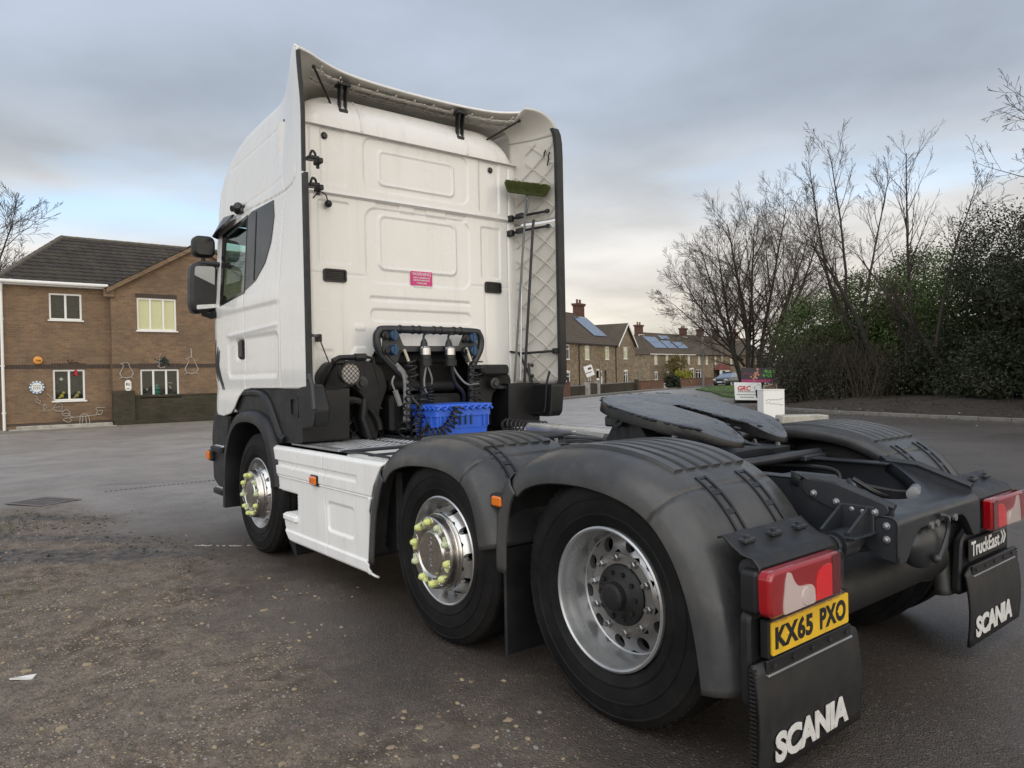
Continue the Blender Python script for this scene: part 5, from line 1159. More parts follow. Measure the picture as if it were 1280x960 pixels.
# spoiler stays, gas rods, ribs beneath
def under_z(x, y):
    a = min(1, abs(y)/1.09); z = float(zf(TOP, x)); cr = .02+.10*float(sstep(3.2, 3.6, np.array(x)))
    return z+cr*(1-a**2.4)-.026
def XR(y): return 3.13+.27*(1-min(1, abs(y)/1.12)**2.2)
b = B()
for y0 in np.linspace(-.95, .95, 11):
    b.tube([(x, y0, under_z(x, y0)) for x in np.linspace(XR(y0)+.26, XR(y0)+.03, 5)], .007, 5)
b.tube([(XR(y)+.10, y, under_z(XR(y)+.10, y)) for y in np.linspace(-1.0, 1.0, 30)], .012, 6)
b.tube([(XR(y)+.22, y, under_z(XR(y)+.22, y)) for y in np.linspace(-.98, .98, 30)], .009, 6)
b.build('underside_rib', M_CREAM, rf, kind='stuff')
b = B(); rnd = random.Random(3)
y = -.98
while y < .96:
    yy = y+.055
    b.tube([(XR(q)+.07+rnd.uniform(-.012, .012), q, under_z(XR(q)+.07, q)-.004-rnd.uniform(0, .008)) for q in np.linspace(y, yy, 4)], .006, 5)
    b.tube([(XR(q)+.17+rnd.uniform(-.012, .012), q, under_z(XR(q)+.17, q)-.004-rnd.uniform(0, .008)) for q in np.linspace(y, yy, 4)], .006, 5)
    y = yy
b.build('edge_cord', M_CREAM, rf, kind='stuff')
for yb in (.70, -.46):
    b = B(); zt = under_z(3.41, yb)
    b.box(3.36, 3.45, yb-.055, yb+.055, zt-.03, zt+.002, .006)
    b.prism([(3.37, zt-.02), (3.44, zt-.02), (3.445, 3.64), (3.41, 3.64)], yb-.032, yb-.020)
    b.prism([(3.37, zt-.02), (3.44, zt-.02), (3.445, 3.64), (3.41, 3.64)], yb+.020, yb+.032)
    b.box(3.395, 3.44, yb-.04, yb+.04, 3.62, 3.655, .005)
    b.build('spoiler_bracket', M_BPLAS, rf)
for sg in (1, -1):
    b = B(); b.tube([(3.24, 1.02*sg, under_z(3.24, 1.02)-.02), (3.46, .78*sg, 3.69)], .009, 8); b.sphere((3.24, 1.02*sg, under_z(3.24, 1.02)-.02), .016)
    b.build('stay_rod', M_CHASD, rf)

# ---------------- cab rear wall
BX = 3.42
def back_disp(y, z):
    d = np.zeros(y.shape)
    d += .018*sstep(2.935, 2.955, z-.004*y)                      # upper section proud of lower
    d += .010*np.exp(-((z-2.958)/.012)**2)
    for q in ((.30, .22), (-.02, .12), (-.40, .22)):              # pressed steps under the ledge
        d += -.012*sstep(.006, -.006, sd_rr(y, z, q[0]-q[1]/2, q[0]+q[1]/2, 2.88, 2.945, .012))
    def frame_(y0, y1, z0, z1, r, dep=.010): return dep*sstep(.009, -.009, sd_rr(y, z, y0, y1, z0, z1, r))
    d += -frame_(-.53, .53, 3.035, 3.47, .09); d += frame_(-.375, .395, 3.085, 3.385, .05, .010); d += -frame_(-.355, .375, 3.105, 3.365, .04, .007)
    d += -frame_(-.545, .515, 2.27, 2.89, .10); d += frame_(-.40, .395, 2.38, 2.85, .06, .011); d += -frame_(-.378, .373, 2.402, 2.828, .05, .008)
    d += -frame_(.69, .905, 3.03, 3.475, .02, .010); d += -frame_(-.885, -.655, 3.0, 3.47, .02, .010)
    d += -frame_(.66, .93, 2.40, 2.90, .02, .009); d += -frame_(-.90, -.68, 2.385, 2.86, .02, .009)
    d += groove(sd_poly(y, z, [(1.02, 2.315), (.53, 2.315)]), .006, .004); d += groove(sd_poly(y, z, [(-.56, 2.305), (-1.02, 2.305)]), .006, .004)
    d += -frame_(-.535, .485, 2.118, 2.148, .012, .009)
    d += -frame_(-.54, .48, 1.945, 2.045, .04, .009)
    d += groove(sd_poly(y, z, [(.725, 2.3), (.725, 1.42)]), .008, .005); d += groove(sd_poly(y, z, [(-.72, 2.3), (-.72, 1.42)]), .008, .005)
    for yy in (.585, -.60): d += frame_(yy-.045, yy+.045, 1.865, 1.915, .012, .008)
    for yy in (.585, -.60):
        d += .012*sstep(.006, -.006, np.maximum(np.abs(y-yy)-(.045+.11*np.clip((1.72-z)/.15, 0, 1)), np.maximum(z-1.725, 1.42-z)))
    d += groove(sd_poly(y, z, [(1.0, 1.4), (1.0, 3.45)]), .008, .010); d += groove(sd_poly(y, z, [(-1.0, 1.4), (-1.0, 3.45)]), .008, .010)
    d += -frame_(.83, .93, 1.55, 1.70, .01, .004)
    return d
def back_sheet():
    ys = np.concatenate([np.linspace(-1.04, 1.04, 260)]); zs = np.linspace(1.385, 3.50, 250)
    # round the vertical corners forward
    ph = np.linspace(0, math.pi/2, 9)[1:]
    yl = np.concatenate([-1.04-.13*np.sin(ph)[::-1], ys, 1.04+.13*np.sin(ph)])
    xo = np.concatenate([.20*(1-np.cos(ph))[::-1], np.zeros(len(ys)), .20*(1-np.cos(ph))])
    Y, Z = np.meshgrid(yl, zs, indexing='ij'); XO = np.repeat(xo[:, None], len(zs), 1)
    X = BX + XO - back_disp(Y, Z) + .02*(Z-2.5)*0
    cy_ = (Y[:-1, :-1]+Y[1:, 1:])/2; cz_ = (Z[:-1, :-1]+Z[1:, 1:])/2
    cut = [(-.70, 1.3), (-.62, 1.50), (-.50, 1.56), (-.42, 1.70), (.44, 1.72), (.50, 1.62), (.56, 1.58), (.76, 1.56), (.84, 1.48), (1.0, 1.42), (1.02, 1.3)]
    mask = ~in_poly(cy_, cz_, cut)
    b = B(); b.grid(np.stack([X, Y, Z], -1).tolist(), mask.tolist()); return b
back = back_sheet().build('cab_rear_wall', M_WHITE, truck, 40, recalc=False)
# domed cap above the wall
def cap():
    b = B(); rows = []; ny = 60
    for i in range(ny+1):
        t = -1+2*i/ny; y = 1.09*math.sin(t*math.pi/2)
        a = abs(y); zt = 3.775 - (.0 if a < .70 else .29*(1-math.sqrt(max(0, 1-((a-.70)/.40)**2))))
        row = []
        for j in range(15):
            s = j/14
            z = 3.488+(zt-3.488)*s; x = BX-.055+.16*s**2.2+(.0 if a < .95 else .9*(a-.95)**1.2)
            row.append((x, y, z))
        row = [(BX-.01, y, 3.478), (BX-.055, y, 3.478)]+row+[(BX+.35, y*.98, zt+.01)]
        rows.append(row)
    b.grid(rows); return b
c_ = cap().build('cab_top_cap', M_WHITE, truck, 35)
for yy in (.56, -.50):
    b = B(); b.tube([(BX-.056+.16*s**2.2-.002, yy, 3.488+.285*s) for s in np.linspace(0, 1, 8)], .010, 6); b.build('cap_moulding', M_WHITE, c_)
b = B(); b.box(3.50, 3.62, -1.02, 1.02, 3.35, 3.66); b.build('roof_gap_seal', M_RUB, truck)
for p in ((.87, 3.41), (-.79, 3.40)):
    b = B(); b.lathe([(0, .014), (.018, .012), (.026, .004), (.028, 0)], 14, frame((BX-.017, p[0], p[1]), (0, -1, 0), (0, 0, 1))); b.build('rubber_bung', M_TRIM, back)
for y0, y1 in ((.70, .90), (-.90, -.71)):
    b = B(); b.ring(rrect(y0, y1, 2.248, 2.352, .02), rrect(y0+.014, y1-.014, 2.262, 2.338, .012), BX-.016, BX+.002, lambda a, c, h: (h, a, c))
    for k in range(6): b.cbox((BX-.004, (y0+y1)/2, 2.268+k*.0135), (.012, y1-y0-.02, .004))
    b.prism(rrect(y0+.01, y1-.01, 2.258, 2.342, .01), BX-.002, BX+.006, lambda a, c, h: (h, a, c))
    b.build('vent_grille', M_INK, back)
b = B(); b.prism(rrect(-.128, .09, 2.268, 2.392, .004), BX-.0045, BX+.006, lambda a, c, h: (h, a, c)); st = b.build('warning_sticker', M_PINK, back)
b = B(); b.prism(rrect(-.128, .06, 2.253, 2.268, .002), BX-.004, BX+.006, lambda a, c, h: (h, a, c)); b.build('sticker_strip', M_WINK, back)
for tx, s_, zz in (('WARNING', .038, 2.356), ('APPLY HANDBRAKE', .0185, 2.330), ('BEFORE REMOVING', .0185, 2.308), ('YOUR LINES', .0185, 2.283)):
    text(tx, s_, M_WINK, 'sticker_lettering', back, frame((BX-.0052, -.019, zz), (0, -1, 0), (0, 0, 1)), .0004, .0006, 0, 'CENTER', 1.03)
# little lead lamp at upper left and stay wire
b = B(); b.tube(catmull([(BX-.0, .97, 2.90), (BX-.03, .93, 2.95), (BX-.04, .88, 2.93), (BX-.03, .86, 2.88)], 5), .005, 6); b.sphere((BX-.03, .855, 2.865), .03, 10, 8); b.build('pendant_switch', M_BPLAS, back)
b = B(); b.tube([(BX-.25, 1.12, 1.80), (BX-.06, .97, 1.80)], .012, 6); b.tube([(BX-.06, .975, 1.80), (BX-.05, .83, 1.45)], .005, 5); b.box(BX-.08, BX-.03, .955, .995, 1.76, 1.82, .004)
b.build('deflector_stay', M_BPLAS, truck)

# ---------------- side air deflectors
def defl(sg):
    # rear edge rubber, hinges; the outer skin on the left is the side sheet itself
    b = B()
    e = [(3.035, float(side_y(np.array(3.035), np.array(z)))*sg+.0, z) for z in np.linspace(2.99, 3.86, 12)]
    b.prism([(0, 0)]*0 or [(x-.0, z) for x, z in ((2.985, 1.40), (3.04, 1.40), (3.04, 2.97), (2.985, 2.97))], 1.195*sg, 1.224*sg)
    for i in range(11):
        (x, y, z), (x2, y2, z2) = e[i], e[i+1]
        k = .03*float(sstep(3.4, 3.9, np.array(z)))*sg; k2 = .03*float(sstep(3.4, 3.9, np.array(z2)))*sg
        b.add([(3.018, y+.004*sg+k, z), (3.05, y+.004*sg+k, z), (3.05, y-.018*sg+k, z), (3.018, y-.018*sg+k, z), (3.018, y2+.004*sg+k2, z2), (3.05, y2+.004*sg+k2, z2), (3.05, y2-.018*sg+k2, z2), (3.018, y2-.018*sg+k2, z2)],
              [(0, 1, 5, 4), (1, 2, 6, 5), (2, 3, 7, 6), (3, 0, 4, 7)])
    return b
es = defl(1).build('edge_strip', M_RUB, shell, 30)
b = B()      # black lower tail of the left deflector
b.prism(roundpoly([(3.22, 1.41), (2.99, 1.43), (2.90, 1.24), (2.94, 1.12), (3.19, 1.10), (3.22, 1.2)], .04), 1.10, 1.215, None, .012)
dt = b.build('deflector_tail', M_BPLAS, truck)
b = B(); b.tube([(2.985, 1.222, 1.50), (2.93, 1.225, 1.42), (2.905, 1.225, 1.25)], .018, 8, False); b.sphere((2.985, 1.225, 1.47), .022); b.build('tail_latch', M_CHAS, dt)
for zz in (3.05, 2.90, 2.88):
    pass
for zz, dx in ((3.10, 0), (2.90, .02)):
    b = B(); b.box(3.02, 3.10, 1.11, 1.17, zz-.014, zz+.014, .006); b.box(3.06, 3.16, 1.04, 1.08, zz-.022, zz+.018, .006)
    b.tube(catmull([(3.05, 1.15, zz+.02), (3.06, 1.13, zz+.055), (3.10, 1.09, zz+.055), (3.12, 1.07, zz+.01)], 5), .010, 6)
    b.cyl((3.12, 1.06, zz-.05), (3.12, 1.06, zz+.04), .014, 8); b.build('deflector_hinge', M_BPLAS, truck)

# right-hand deflector, seen from inside: two cream panels with a gap between them
def defl_panel(z0, z1, ext=0.):
    b = B(); nu, nv = 20, 30; rows = []
    for i in range(nu+1):
        t = i/nu; row = []
        for j in range(nv+1):
            z = z0+(z1-z0)*j/nv
            x = 3.46-.50*t; y = -1.06-.17*math.sin(t*math.pi/2)**.9
            if z > 3.35: x += .0; y += .0
            zz = z - (ext*(1-t)**2*(j/nv)**6)
            row.append((x, y, zz))
        rows.append(row)
    b.grid(rows); return b
def mkpanel(z0, z1, ext=0.):
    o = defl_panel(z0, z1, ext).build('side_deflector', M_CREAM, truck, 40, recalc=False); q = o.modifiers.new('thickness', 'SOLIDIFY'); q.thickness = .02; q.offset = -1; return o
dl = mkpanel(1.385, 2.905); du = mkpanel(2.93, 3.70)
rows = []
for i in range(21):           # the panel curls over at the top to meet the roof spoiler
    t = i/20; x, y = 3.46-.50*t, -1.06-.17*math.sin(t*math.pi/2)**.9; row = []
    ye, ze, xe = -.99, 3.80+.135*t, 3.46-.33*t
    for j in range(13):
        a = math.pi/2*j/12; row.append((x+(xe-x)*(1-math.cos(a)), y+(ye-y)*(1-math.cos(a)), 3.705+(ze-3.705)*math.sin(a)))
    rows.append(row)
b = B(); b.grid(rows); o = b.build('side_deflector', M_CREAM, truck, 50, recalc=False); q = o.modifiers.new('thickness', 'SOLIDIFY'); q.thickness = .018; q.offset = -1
def pxy(t): return 3.46-.50*t, -1.06-.17*math.sin(t*math.pi/2)**.9
b = B()
pts = [(2.955, -1.245, z) for z in (1.42, 2.0, 2.6, 3.0, 3.3, 3.5)]+[(2.957, -1.242, 3.62), (2.962, -1.232, 3.70), (2.975, -1.215, 3.755)]
pts = [(2.99, -1.19, 1.30), (2.97, -1.22, 1.36)]+pts
prev = None; vs = []; fs = []
for i, (x, y, z) in enumerate(pts):
    w_ = .075
    vs += [(x-.015, y+.03, z), (x+.02, y+.035, z), (x+.02, y-w_+.03, z), (x-.015, y-w_+.03, z)]
    if i:
        for k in range(4): fs.append(((i-1)*4+k, (i-1)*4+(k+1) % 4, i*4+(k+1) % 4, i*4+k))
fs += [(0, 1, 2, 3), tuple(len(vs)-4+k for k in range(4))]
b.add(vs, fs); b.build('edge_strip', M_RUB, dl, 30)
# cord net on the inner face
b = B(); rnd = random.Random(5)
def net(t, z): x, y = pxy(t); return (x-.004, y+.016, z)
nz = 11; dz = .20; zs0 = 1.44
for k in range(-3, 15):
    for sg in (1, -1):
        P = []
        for q in range(0, 25):
            t = .12+.80*q/24; z = zs0+k*dz+(t*.42 if sg > 0 else (.92-t)*.42)+rnd.uniform(-.003, .003)
            if 1.40 < z < 3.66 and not (2.89 < z < 2.945) and not (z > 3.45 and t < .3): P.append(net(t, z))
            elif len(P) > 1: b.tube(P, .0055, 5); P = []
            else: P = []
        if len(P) > 1: b.tube(P, .0055, 5)
b.build('cord_net', M_CREAM, dl)
b = B()
for t_, zc_ in ((.82, 3.52), (.72, 3.55), (.80, 3.46)):
    x, y, z = net(t_, zc_); b.tube([(x, y+.004, z-.03), (x-.01, y+.01, z), (x-.02, y, z+.03)], .007, 5)
b.build('cord_knot', M_CHASD, dl)
for zz in (2.985, 2.845):
    b = B(); x0, y0 = pxy(.05); x1, y1 = pxy(.80)
    b.tube([(x0-.02, y0+.05, zz-.015), (x0-.14, y0+.01, zz), (x1, y1+.03, zz+.02)], .014, 6); b.cbox((x0-.03, y0+.06, zz-.015), (.09, .05, .06), .01); b.cbox((x0-.13, y0+.02, zz-.0), (.10, .045, .05), .01); b.cbox((x1, y1+.03, zz+.02), (.04, .03, .035), .006)
    b.build('deflector_hinge', M_BPLAS, truck)
b = B(); x0, y0 = pxy(.02); x1, y1 = pxy(.93)
b.tube([(x0, y0+.06, 1.70), (x0-.15, y0+.03, 1.675), (x1, y1+.03, 1.69)], .012, 6); b.cbox((x0, y0+.06, 1.70), (.04, .04, .05), .008); b.cbox((x1, y1+.03, 1.69), (.06, .04, .05), .008)
b.tube([(x0-.12, y0+.03, 1.68), (x0-.25, y0-.02, 1.40)], .012, 6); b.build('deflector_hinge', M_BPLAS, truck)
b = B()
b.prism(roundpoly([(3.44, 1.385), (2.93, 1.385), (2.96, 1.12), (3.0, 1.08), (3.40, 1.08), (3.44, 1.12)], .03), -1.255, -1.10, None, .012)
bx = b.build('deflector_tail', M_BPLAS, truck)
b = B(); b.tube(catmull([(3.36, -1.085, 1.36), (3.35, -1.08, 1.16), (3.31, -1.08, 1.11), (3.08, -1.08, 1.11), (3.02, -1.08, 1.16), (3.0, -1.09, 1.38), (2.98, -1.11, 1.50)], 6), .011, 8); b.build('tail_handle', M_BPLAS, bx)
b = B(); b.tube([(3.22, -1.06, 1.58), (3.20, -1.06, 1.40)], .012, 6); b.sphere((3.18, -1.07, 1.56), .018); b.sphere((3.18, -1.07, 1.46), .018); b.build('tail_latch', M_BPLAS, bx)

# ---------------- side window, pillar panel, handle, emblem
def sdz(a, c, h): return (a, float(side_y(np.array(a), np.array(c)))+h, c)
for sg, par in ((1, shell), (-1, sr_)):
    fn = (lambda a, c, h, sg=sg: (a, (float(side_y(np.array(a), np.array(c)))+h)*sg, c))
    b = B(); b.prism([(4.31, 2.885), (4.2, 2.912), (3.70, 2.912), (3.668, 2.78), (3.72, 2.585), (3.84, 2.425), (4.05, 2.305), (4.33, 2.238)], -.010, .006, fn); b.build('rear_quarter_panel', M_TRIM, par)
    b = B(); out = [(4.965, 2.835), (4.30, 2.902), (4.30, 2.225), (4.975, 2.16)]; b.ring(out, inset(WIN[::-1], .004)[::-1], -.012, .009, fn); b.build('window_frame', M_TRIM, par)
    b = B(); b.prism(WIN, -.014, -.010, fn); b.build('window_glass', M_GLASS, par)
    b = B(); b.prism(rrect(4.07, 4.085, 2.31, 2.89, .004), .006, .010, fn); b.build('pillar_joint', M_RUB, par)
    b = B(); b.cbox((4.455, sg*1.212, 1.742), (.06, .05, .175), .02); b.cbox((4.51, sg*1.192, 1.742), (.10, .03, .16), .012); b.build('door_handle', M_TRIM, par)
    for k, (o, e) in enumerate((( (5.16, 1.86), (5.07, 1.40) ), ((5.10, 1.78), (5.02, 1.37)), ((5.20, 1.72), (5.155, 1.52)))):
        pass
def fy(a, c, h):
    y = float(side_y(np.array(a), np.array(c)))
    if a > XC: y -= (1-math.sqrt(max(0, 1-((a-XC)/.40)**2)))*.42
    return (a, y+h, c)
for up_, mid, lo in (((5.13, 1.86), (5.175, 1.64), (5.09, 1.47)), ((5.07, 1.79), (5.12, 1.62), (4.985, 1.385)), ((5.03, 1.76), (5.075, 1.62), (4.945, 1.385))):
    b = B(); L = []
    for (a0, c0), (a1, c1) in ((up_, mid), (mid, lo)):
        for k in range(7): L.append((a0+(a1-a0)*k/6, c0+(c1-c0)*k/6))
    for i in range(len(L)-1):
        w0 = .009+.017*math.sin(math.pi*min(i/13, 1)); w1 = .009+.017*math.sin(math.pi*min((i+1)/13, 1))
        (a0, c0), (a1, c1) = L[i], L[i+1]
        b.add([fy(a0-w0, c0, .004), fy(a0+w0, c0, .004), fy(a1+w1, c1, .004), fy(a1-w1, c1, .004)], [(0, 1, 2, 3)])
    b.build('chevron_stripe', M_INK, shell, 0)
for p in ((3.52, 3.50), (4.42, 3.0)):
    b = B(); y = float(side_y(np.array(p[0]), np.array(p[1]))); b.lathe([(0, .012), (.014, .010), (.018, 0)], 12, frame((p[0], y-.004, p[1]), (-1, 0, 0), (0, 0, 1))); b.build('rubber_bung', M_TRIM, shell)
b = B(); b.sphere((4.50, 1.195, 2.995), .055, 14, 10, (1, .8, 1)); b.cbox((4.46, 1.17, 2.97), (.06, .05, .04), .01); b.cyl((4.50, 1.23, 2.99), (4.495, 1.255, 2.985), .028, 12); b.build('side_camera', M_TRIM, truck)
# front: windscreen, lower grille panel, sun visor
b = B()
fx = lambda z: XC+.40-.40*.22*float(sstep(2.0, 2.95, np.array(z)))
rows = [[(fx(z)+.03*(1-(y/.8)**2), y*.98, z) for z in np.linspace(1.2, 2.05, 6)] for y in np.linspace(-.80, .80, 12)]
b.grid(rows); b.build('front_panel', M_WHITE, truck)
b = B(); rows = [[(fx(z)+.03*(1-(y/.8)**2)-.01, y*.98, z) for z in np.linspace(2.05, 2.93, 8)] for y in np.linspace(-.80, .80, 12)]
b.grid(rows); b.build('windscreen', M_GLASS, truck)
b = B(); b.box(3.60, 5.28, -1.1, 1.1, 1.55, 1.60); b.box(5.0, 5.30, -1.0, 1.0, 1.6, 2.12, .05)
b.box(3.55, 3.60, -1.1, 1.1, 1.6, 3.3); b.build('cab_interior', M_CHASD, truck)
for yy in (.62, -.62):
    b = B(); b.box(3.85, 4.35, yy-.25, yy+.25, 1.6, 2.0, .06); b.box(3.75, 3.9, yy-.25, yy+.25, 1.95, 2.4, .06); b.build('seat', M_NUMDRK, truck)
b = B(); L = [(4.60, 1.19), (4.85, 1.19), (5.05, 1.16), (5.22, 1.0), (5.32, .7), (5.36, 0), (5.32, -.7), (5.22, -1.0), (5.05, -1.16), (4.85, -1.19)]
vs = []; fs = []
for i, (x, y) in enumerate(L):
    o = Vector((x-4.3, y, 0)).normalized(); h = .06 if i in (0, len(L)-1) else .11
    base = Vector((x, y, 2.93+(.02 if 0 < i < 9 else .0)))
    q = [base+Vector((0, 0, .03)), base+o*.02+Vector((0, 0, .03)), base+o*.10+Vector((0, 0, -h)), base+o*.08+Vector((0, 0, -h-.015))]
    vs += [tuple(p) for p in q]
    if i:
        for k in range(4): fs.append(((i-1)*4+k, (i-1)*4+(k+1) % 4, i*4+(k+1) % 4, i*4+k))
fs += [(0, 1, 2, 3), tuple(len(vs)-4+k for k in range(4))]
b.add(vs, fs); b.build('sun_visor', M_TRIM, truck, 50)
# mirrors
def mirror(sg):
    sg = sg
    b = B(); b.prism(roundpoly([(-.105, 2.13), (.10, 2.10), (.125, 2.2), (.11, 2.56), (.05, 2.60), (-.09, 2.60), (-.125, 2.52), (-.135, 2.2)], .05), -.07, .07, lambda a, c, h: (5.18+h+a*.16, sg*(1.32+a), c), .03)
    o = b.build('door_mirror', M_BPLAS, truck, 40)
    b = B(); b.prism(roundpoly([(-.085, 2.21), (.085, 2.20), (.082, 2.55), (-.09, 2.55)], .03), -.078, -.066, lambda a, c, h: (5.185+h+a*.24-(c-2.38)*.16+.01, sg*(1.32+a), c)); b.build('mirror_glass', M_MIRR, o)
    b = B(); b.prism(roundpoly([(-.095, 2.165), (.07, 2.145), (.072, 2.185), (-.095, 2.20)], .01), -.077, -.066, lambda a, c, h: (5.18+h+a*.16, sg*(1.32+a), c)); b.build('mirror_lower_trim', M_WINK, o)
    b = B(); b.tube([(5.16, sg*1.34, 2.585), (5.06, sg*1.20, 2.57), (4.98, sg*1.10, 2.56)], .026, 8); b.build('mirror_arm', M_BPLAS, o); b = B(); b.tube([(5.18, sg*1.32, 2.13), (5.15, sg*1.25, 2.10), (5.06, sg*1.17, 2.12)], .04, 8); b.cbox((5.07, sg*1.16, 2.20), (.10, .05, .16), .02); b.build('mirror_arm', M_BPLAS, o)
    b = B(); b.prism(rrect(-.10, .10, 2.645, 2.85, .06), -.055, .055, lambda a, c, h: (5.20+h+a*.12, sg*(1.30+a), c), .03); b.cyl((5.2, sg*1.30, 2.58), (5.2, sg*1.30, 2.67), .02, 8)
    o2 = b.build('wide_angle_mirror', M_BPLAS, truck, 40)
    b = B(); b.prism(rrect(-.075, .075, 2.67, 2.825, .04), -.062, -.05, lambda a, c, h: (5.20+h+a*.12, sg*(1.30+a), c)); b.build('mirror_glass', M_TRIM, o2)
mirror(1); mirror(-1)

# ---------------- black arch and step at the front wheel
def sweep(path, section, sg=1, rng=None):
    P = catmull([Vector((x, z)) for x, z in path], 7); n = len(P); rows = []
    i0, i1 = rng or (0, n-1)
    for i in range(i0, i1+1):
        t = (P[min(i+1, n-1)]-P[max(i-1, 0)]).normalized(); nn_ = Vector((t.y, -t.x))
        rows.append([(P[i].x-nn_.x*d, sg*y, P[i].y-nn_.y*d) for y, d in section])
    return rows, P
AR = [(5.0, .30), (4.98, .55), (4.93, .82), (4.80, 1.03), (4.62, 1.165), (4.4, 1.215), (4.12, 1.215), (3.92, 1.165), (3.78, 1.06), (3.69, .93), (3.64, .78), (3.61, .62)]
def arch(sg):
    sec = [(.62, .02), (1.14, 0), (1.20, .006), (1.235, .03), (1.25, .06), (1.25, .11), (1.235, .118), (1.10, .12), (.62, .12)]
    rows, P = sweep(AR, sec, sg); b = B(); b.grid(rows); return b.build('wheel_arch', M_BPLAS, truck, 40)
for sg in (1, -1):
    a_ = arch(sg)
    b = B(); b.prism(roundpoly([(4.56, 1.39), (4.74, 1.22), (4.62, 1.17), (4.12, 1.19), (3.86, 1.12), (3.70, .96), (3.22, .985), (3.20, 1.395)], .02), sg*.80, sg*1.185); lp = b.build('lower_cab_panel', M_BPLAS, truck)
    b = B(); b.tube(catmull([(4.5, sg*1.175, 1.36), (4.05, sg*1.185, 1.355), (3.86, sg*1.185, 1.26), (3.66, sg*1.185, 1.04), (3.56, sg*1.18, .99)], 6), .035, 10); b.build('panel_ridge', M_BPLAS, lp)
    b = B(); b.ring(rrect(3.26, 3.42, 1.18, 1.33, .03), rrect(3.275, 3.405, 1.195, 1.315, .02), sg*1.18, sg*1.197); b.build('panel_cover', M_BPLAS, lp)
    b = B(); b.prism(roundpoly([(5.02, .34), (5.42, .50), (5.44, .95), (5.36, 1.16), (4.90, 1.16), (4.96, .9), (5.0, .6)], .05), sg*.5, sg*1.19, None, .02); cp_ = b.build('bumper_corner', M_BPLAS, truck)
    for zz, x0, x1 in ((.84, 5.0, 5.36), (.44, 4.98, 5.30)):
        b = B(); b.prism(roundpoly([(x0, 1.0), (x1, 1.0), (x1+.03, 1.16), (x1-.04, 1.245), (x0, 1.25)], .03), zz-.05, zz, lambda a, c, h, sg=sg: (a, sg*c, h), .008)
        st_ = b.build('cab_step', M_BPLAS, cp_)
        b = B(); b.prism(roundpoly([(x0+.02, 1.05), (x1-.02, 1.05), (x1-.05, 1.22), (x0+.02, 1.225)], .02), zz+.001, zz+.007, lambda a, c, h, sg=sg: (a, sg*c, h))
        for i in range(6):
            for j in range(5): b.sphere((x0+.05+.045*i, sg*(1.07+.032*j), zz+.007), .008, 6, 4)
        b.build('step_tread', M_ALU, cp_)
    b = B(); b.cbox((5.44, sg*1.215, .74), (.10, .06, .085), .012); b.build('marker_lamp', M_AMB, cp_)
    b = B(); b.cbox((5.40, sg*1.20, .74), (.10, .05, .11), .012); b.build('lamp_holder', M_BPLAS, cp_)
b = B(); b.box(5.42, 5.50, -.95, .95, .35, 1.2, .03); b.build('front_bumper', M_WHITE, truck)
b = B(); b.prism(roundpoly([(3.47, .37), (3.56, .37), (3.54, .22), (3.40, .10), (3.36, .12)], .02), .80, 1.19); b.build('front_mudflap', M_BPLAS, truck)
b = B(); b.prism(roundpoly([(3.47, .37), (3.56, .37), (3.54, .22), (3.40, .10), (3.36, .12)], .02), -.80, -1.19); b.build('front_mudflap', M_BPLAS, truck)

# ---------------- side skirts
def skirt(sg, x0f, x1f, name):
    """x0f(z): forward edge, x1f(z): rear edge"""
    nz_, nx_ = 150, 110
    zs = np.linspace(.205, .945, nz_); rows = []
    zz = np.repeat(zs[None, :], nx_, 0)
    tx = np.linspace(0, 1, nx_)[:, None]
    xa = np.array([x0f(z) for z in zs])[None, :]; xb = np.array([x1f(z) for z in zs])[None, :]
    X = xa+(xb-xa)*tx
    Y = np.full(X.shape, 1.225)
    Y -= .03*np.clip((zz-.915)/.03, 0, 1)**2
    ln = sstep(2.27, 2.31, X)
    Y -= .018*sstep(.835, .828, zz)*sstep(.785, .792, zz)*ln
    Y -= .012*sstep(.708, .700, zz)*sstep(2.12, 2.14, X); Y += groove(np.abs(zz-.712), .005, .008)           # lower part set back a little
    Y += .012*sstep(.312, .290, zz)*1.0                             # sill
    Y += groove(np.abs(zz-.30), .006, .006)
    Y -= .035*np.clip((.235-zz)/.03, 0, 1)**2
    Y -= .013*sstep(.012, -.012, sd_rr(X, zz, 2.34, 2.742, .405, .605, .035))
    m = ~((X[:-1, :-1] > 3.27) & (X[:-1, :-1] < 3.72) & (zz[:-1, :-1] > .40) & (zz[:-1, :-1] < .60))
    b = B(); b.grid(np.stack([X, sg*Y, zz], -1).tolist(), m.tolist()); o = b.build(name, M_WPLAS, truck, 40, recalc=False)
    q = o.modifiers.new('thickness', 'SOLIDIFY'); q.thickness = .014; q.offset = -sg; return o
fz = lambda z: float(np.interp(z, [.2, .24, .30, .42, .5, .65, .95], [3.34, 3.44, 3.51, 3.56, 3.60, 3.67, 3.725]))
rz_ = lambda z: float(np.interp(z, [.2, .225, .29, .42, .61, .78, .95], [2.03, 2.05, 2.16, 2.14, 2.12, 2.055, 1.92]))
sm = lambda z: float(np.interp(z, [.2, .4, .6, .95], [2.742, 2.757, 2.785, 2.79]))
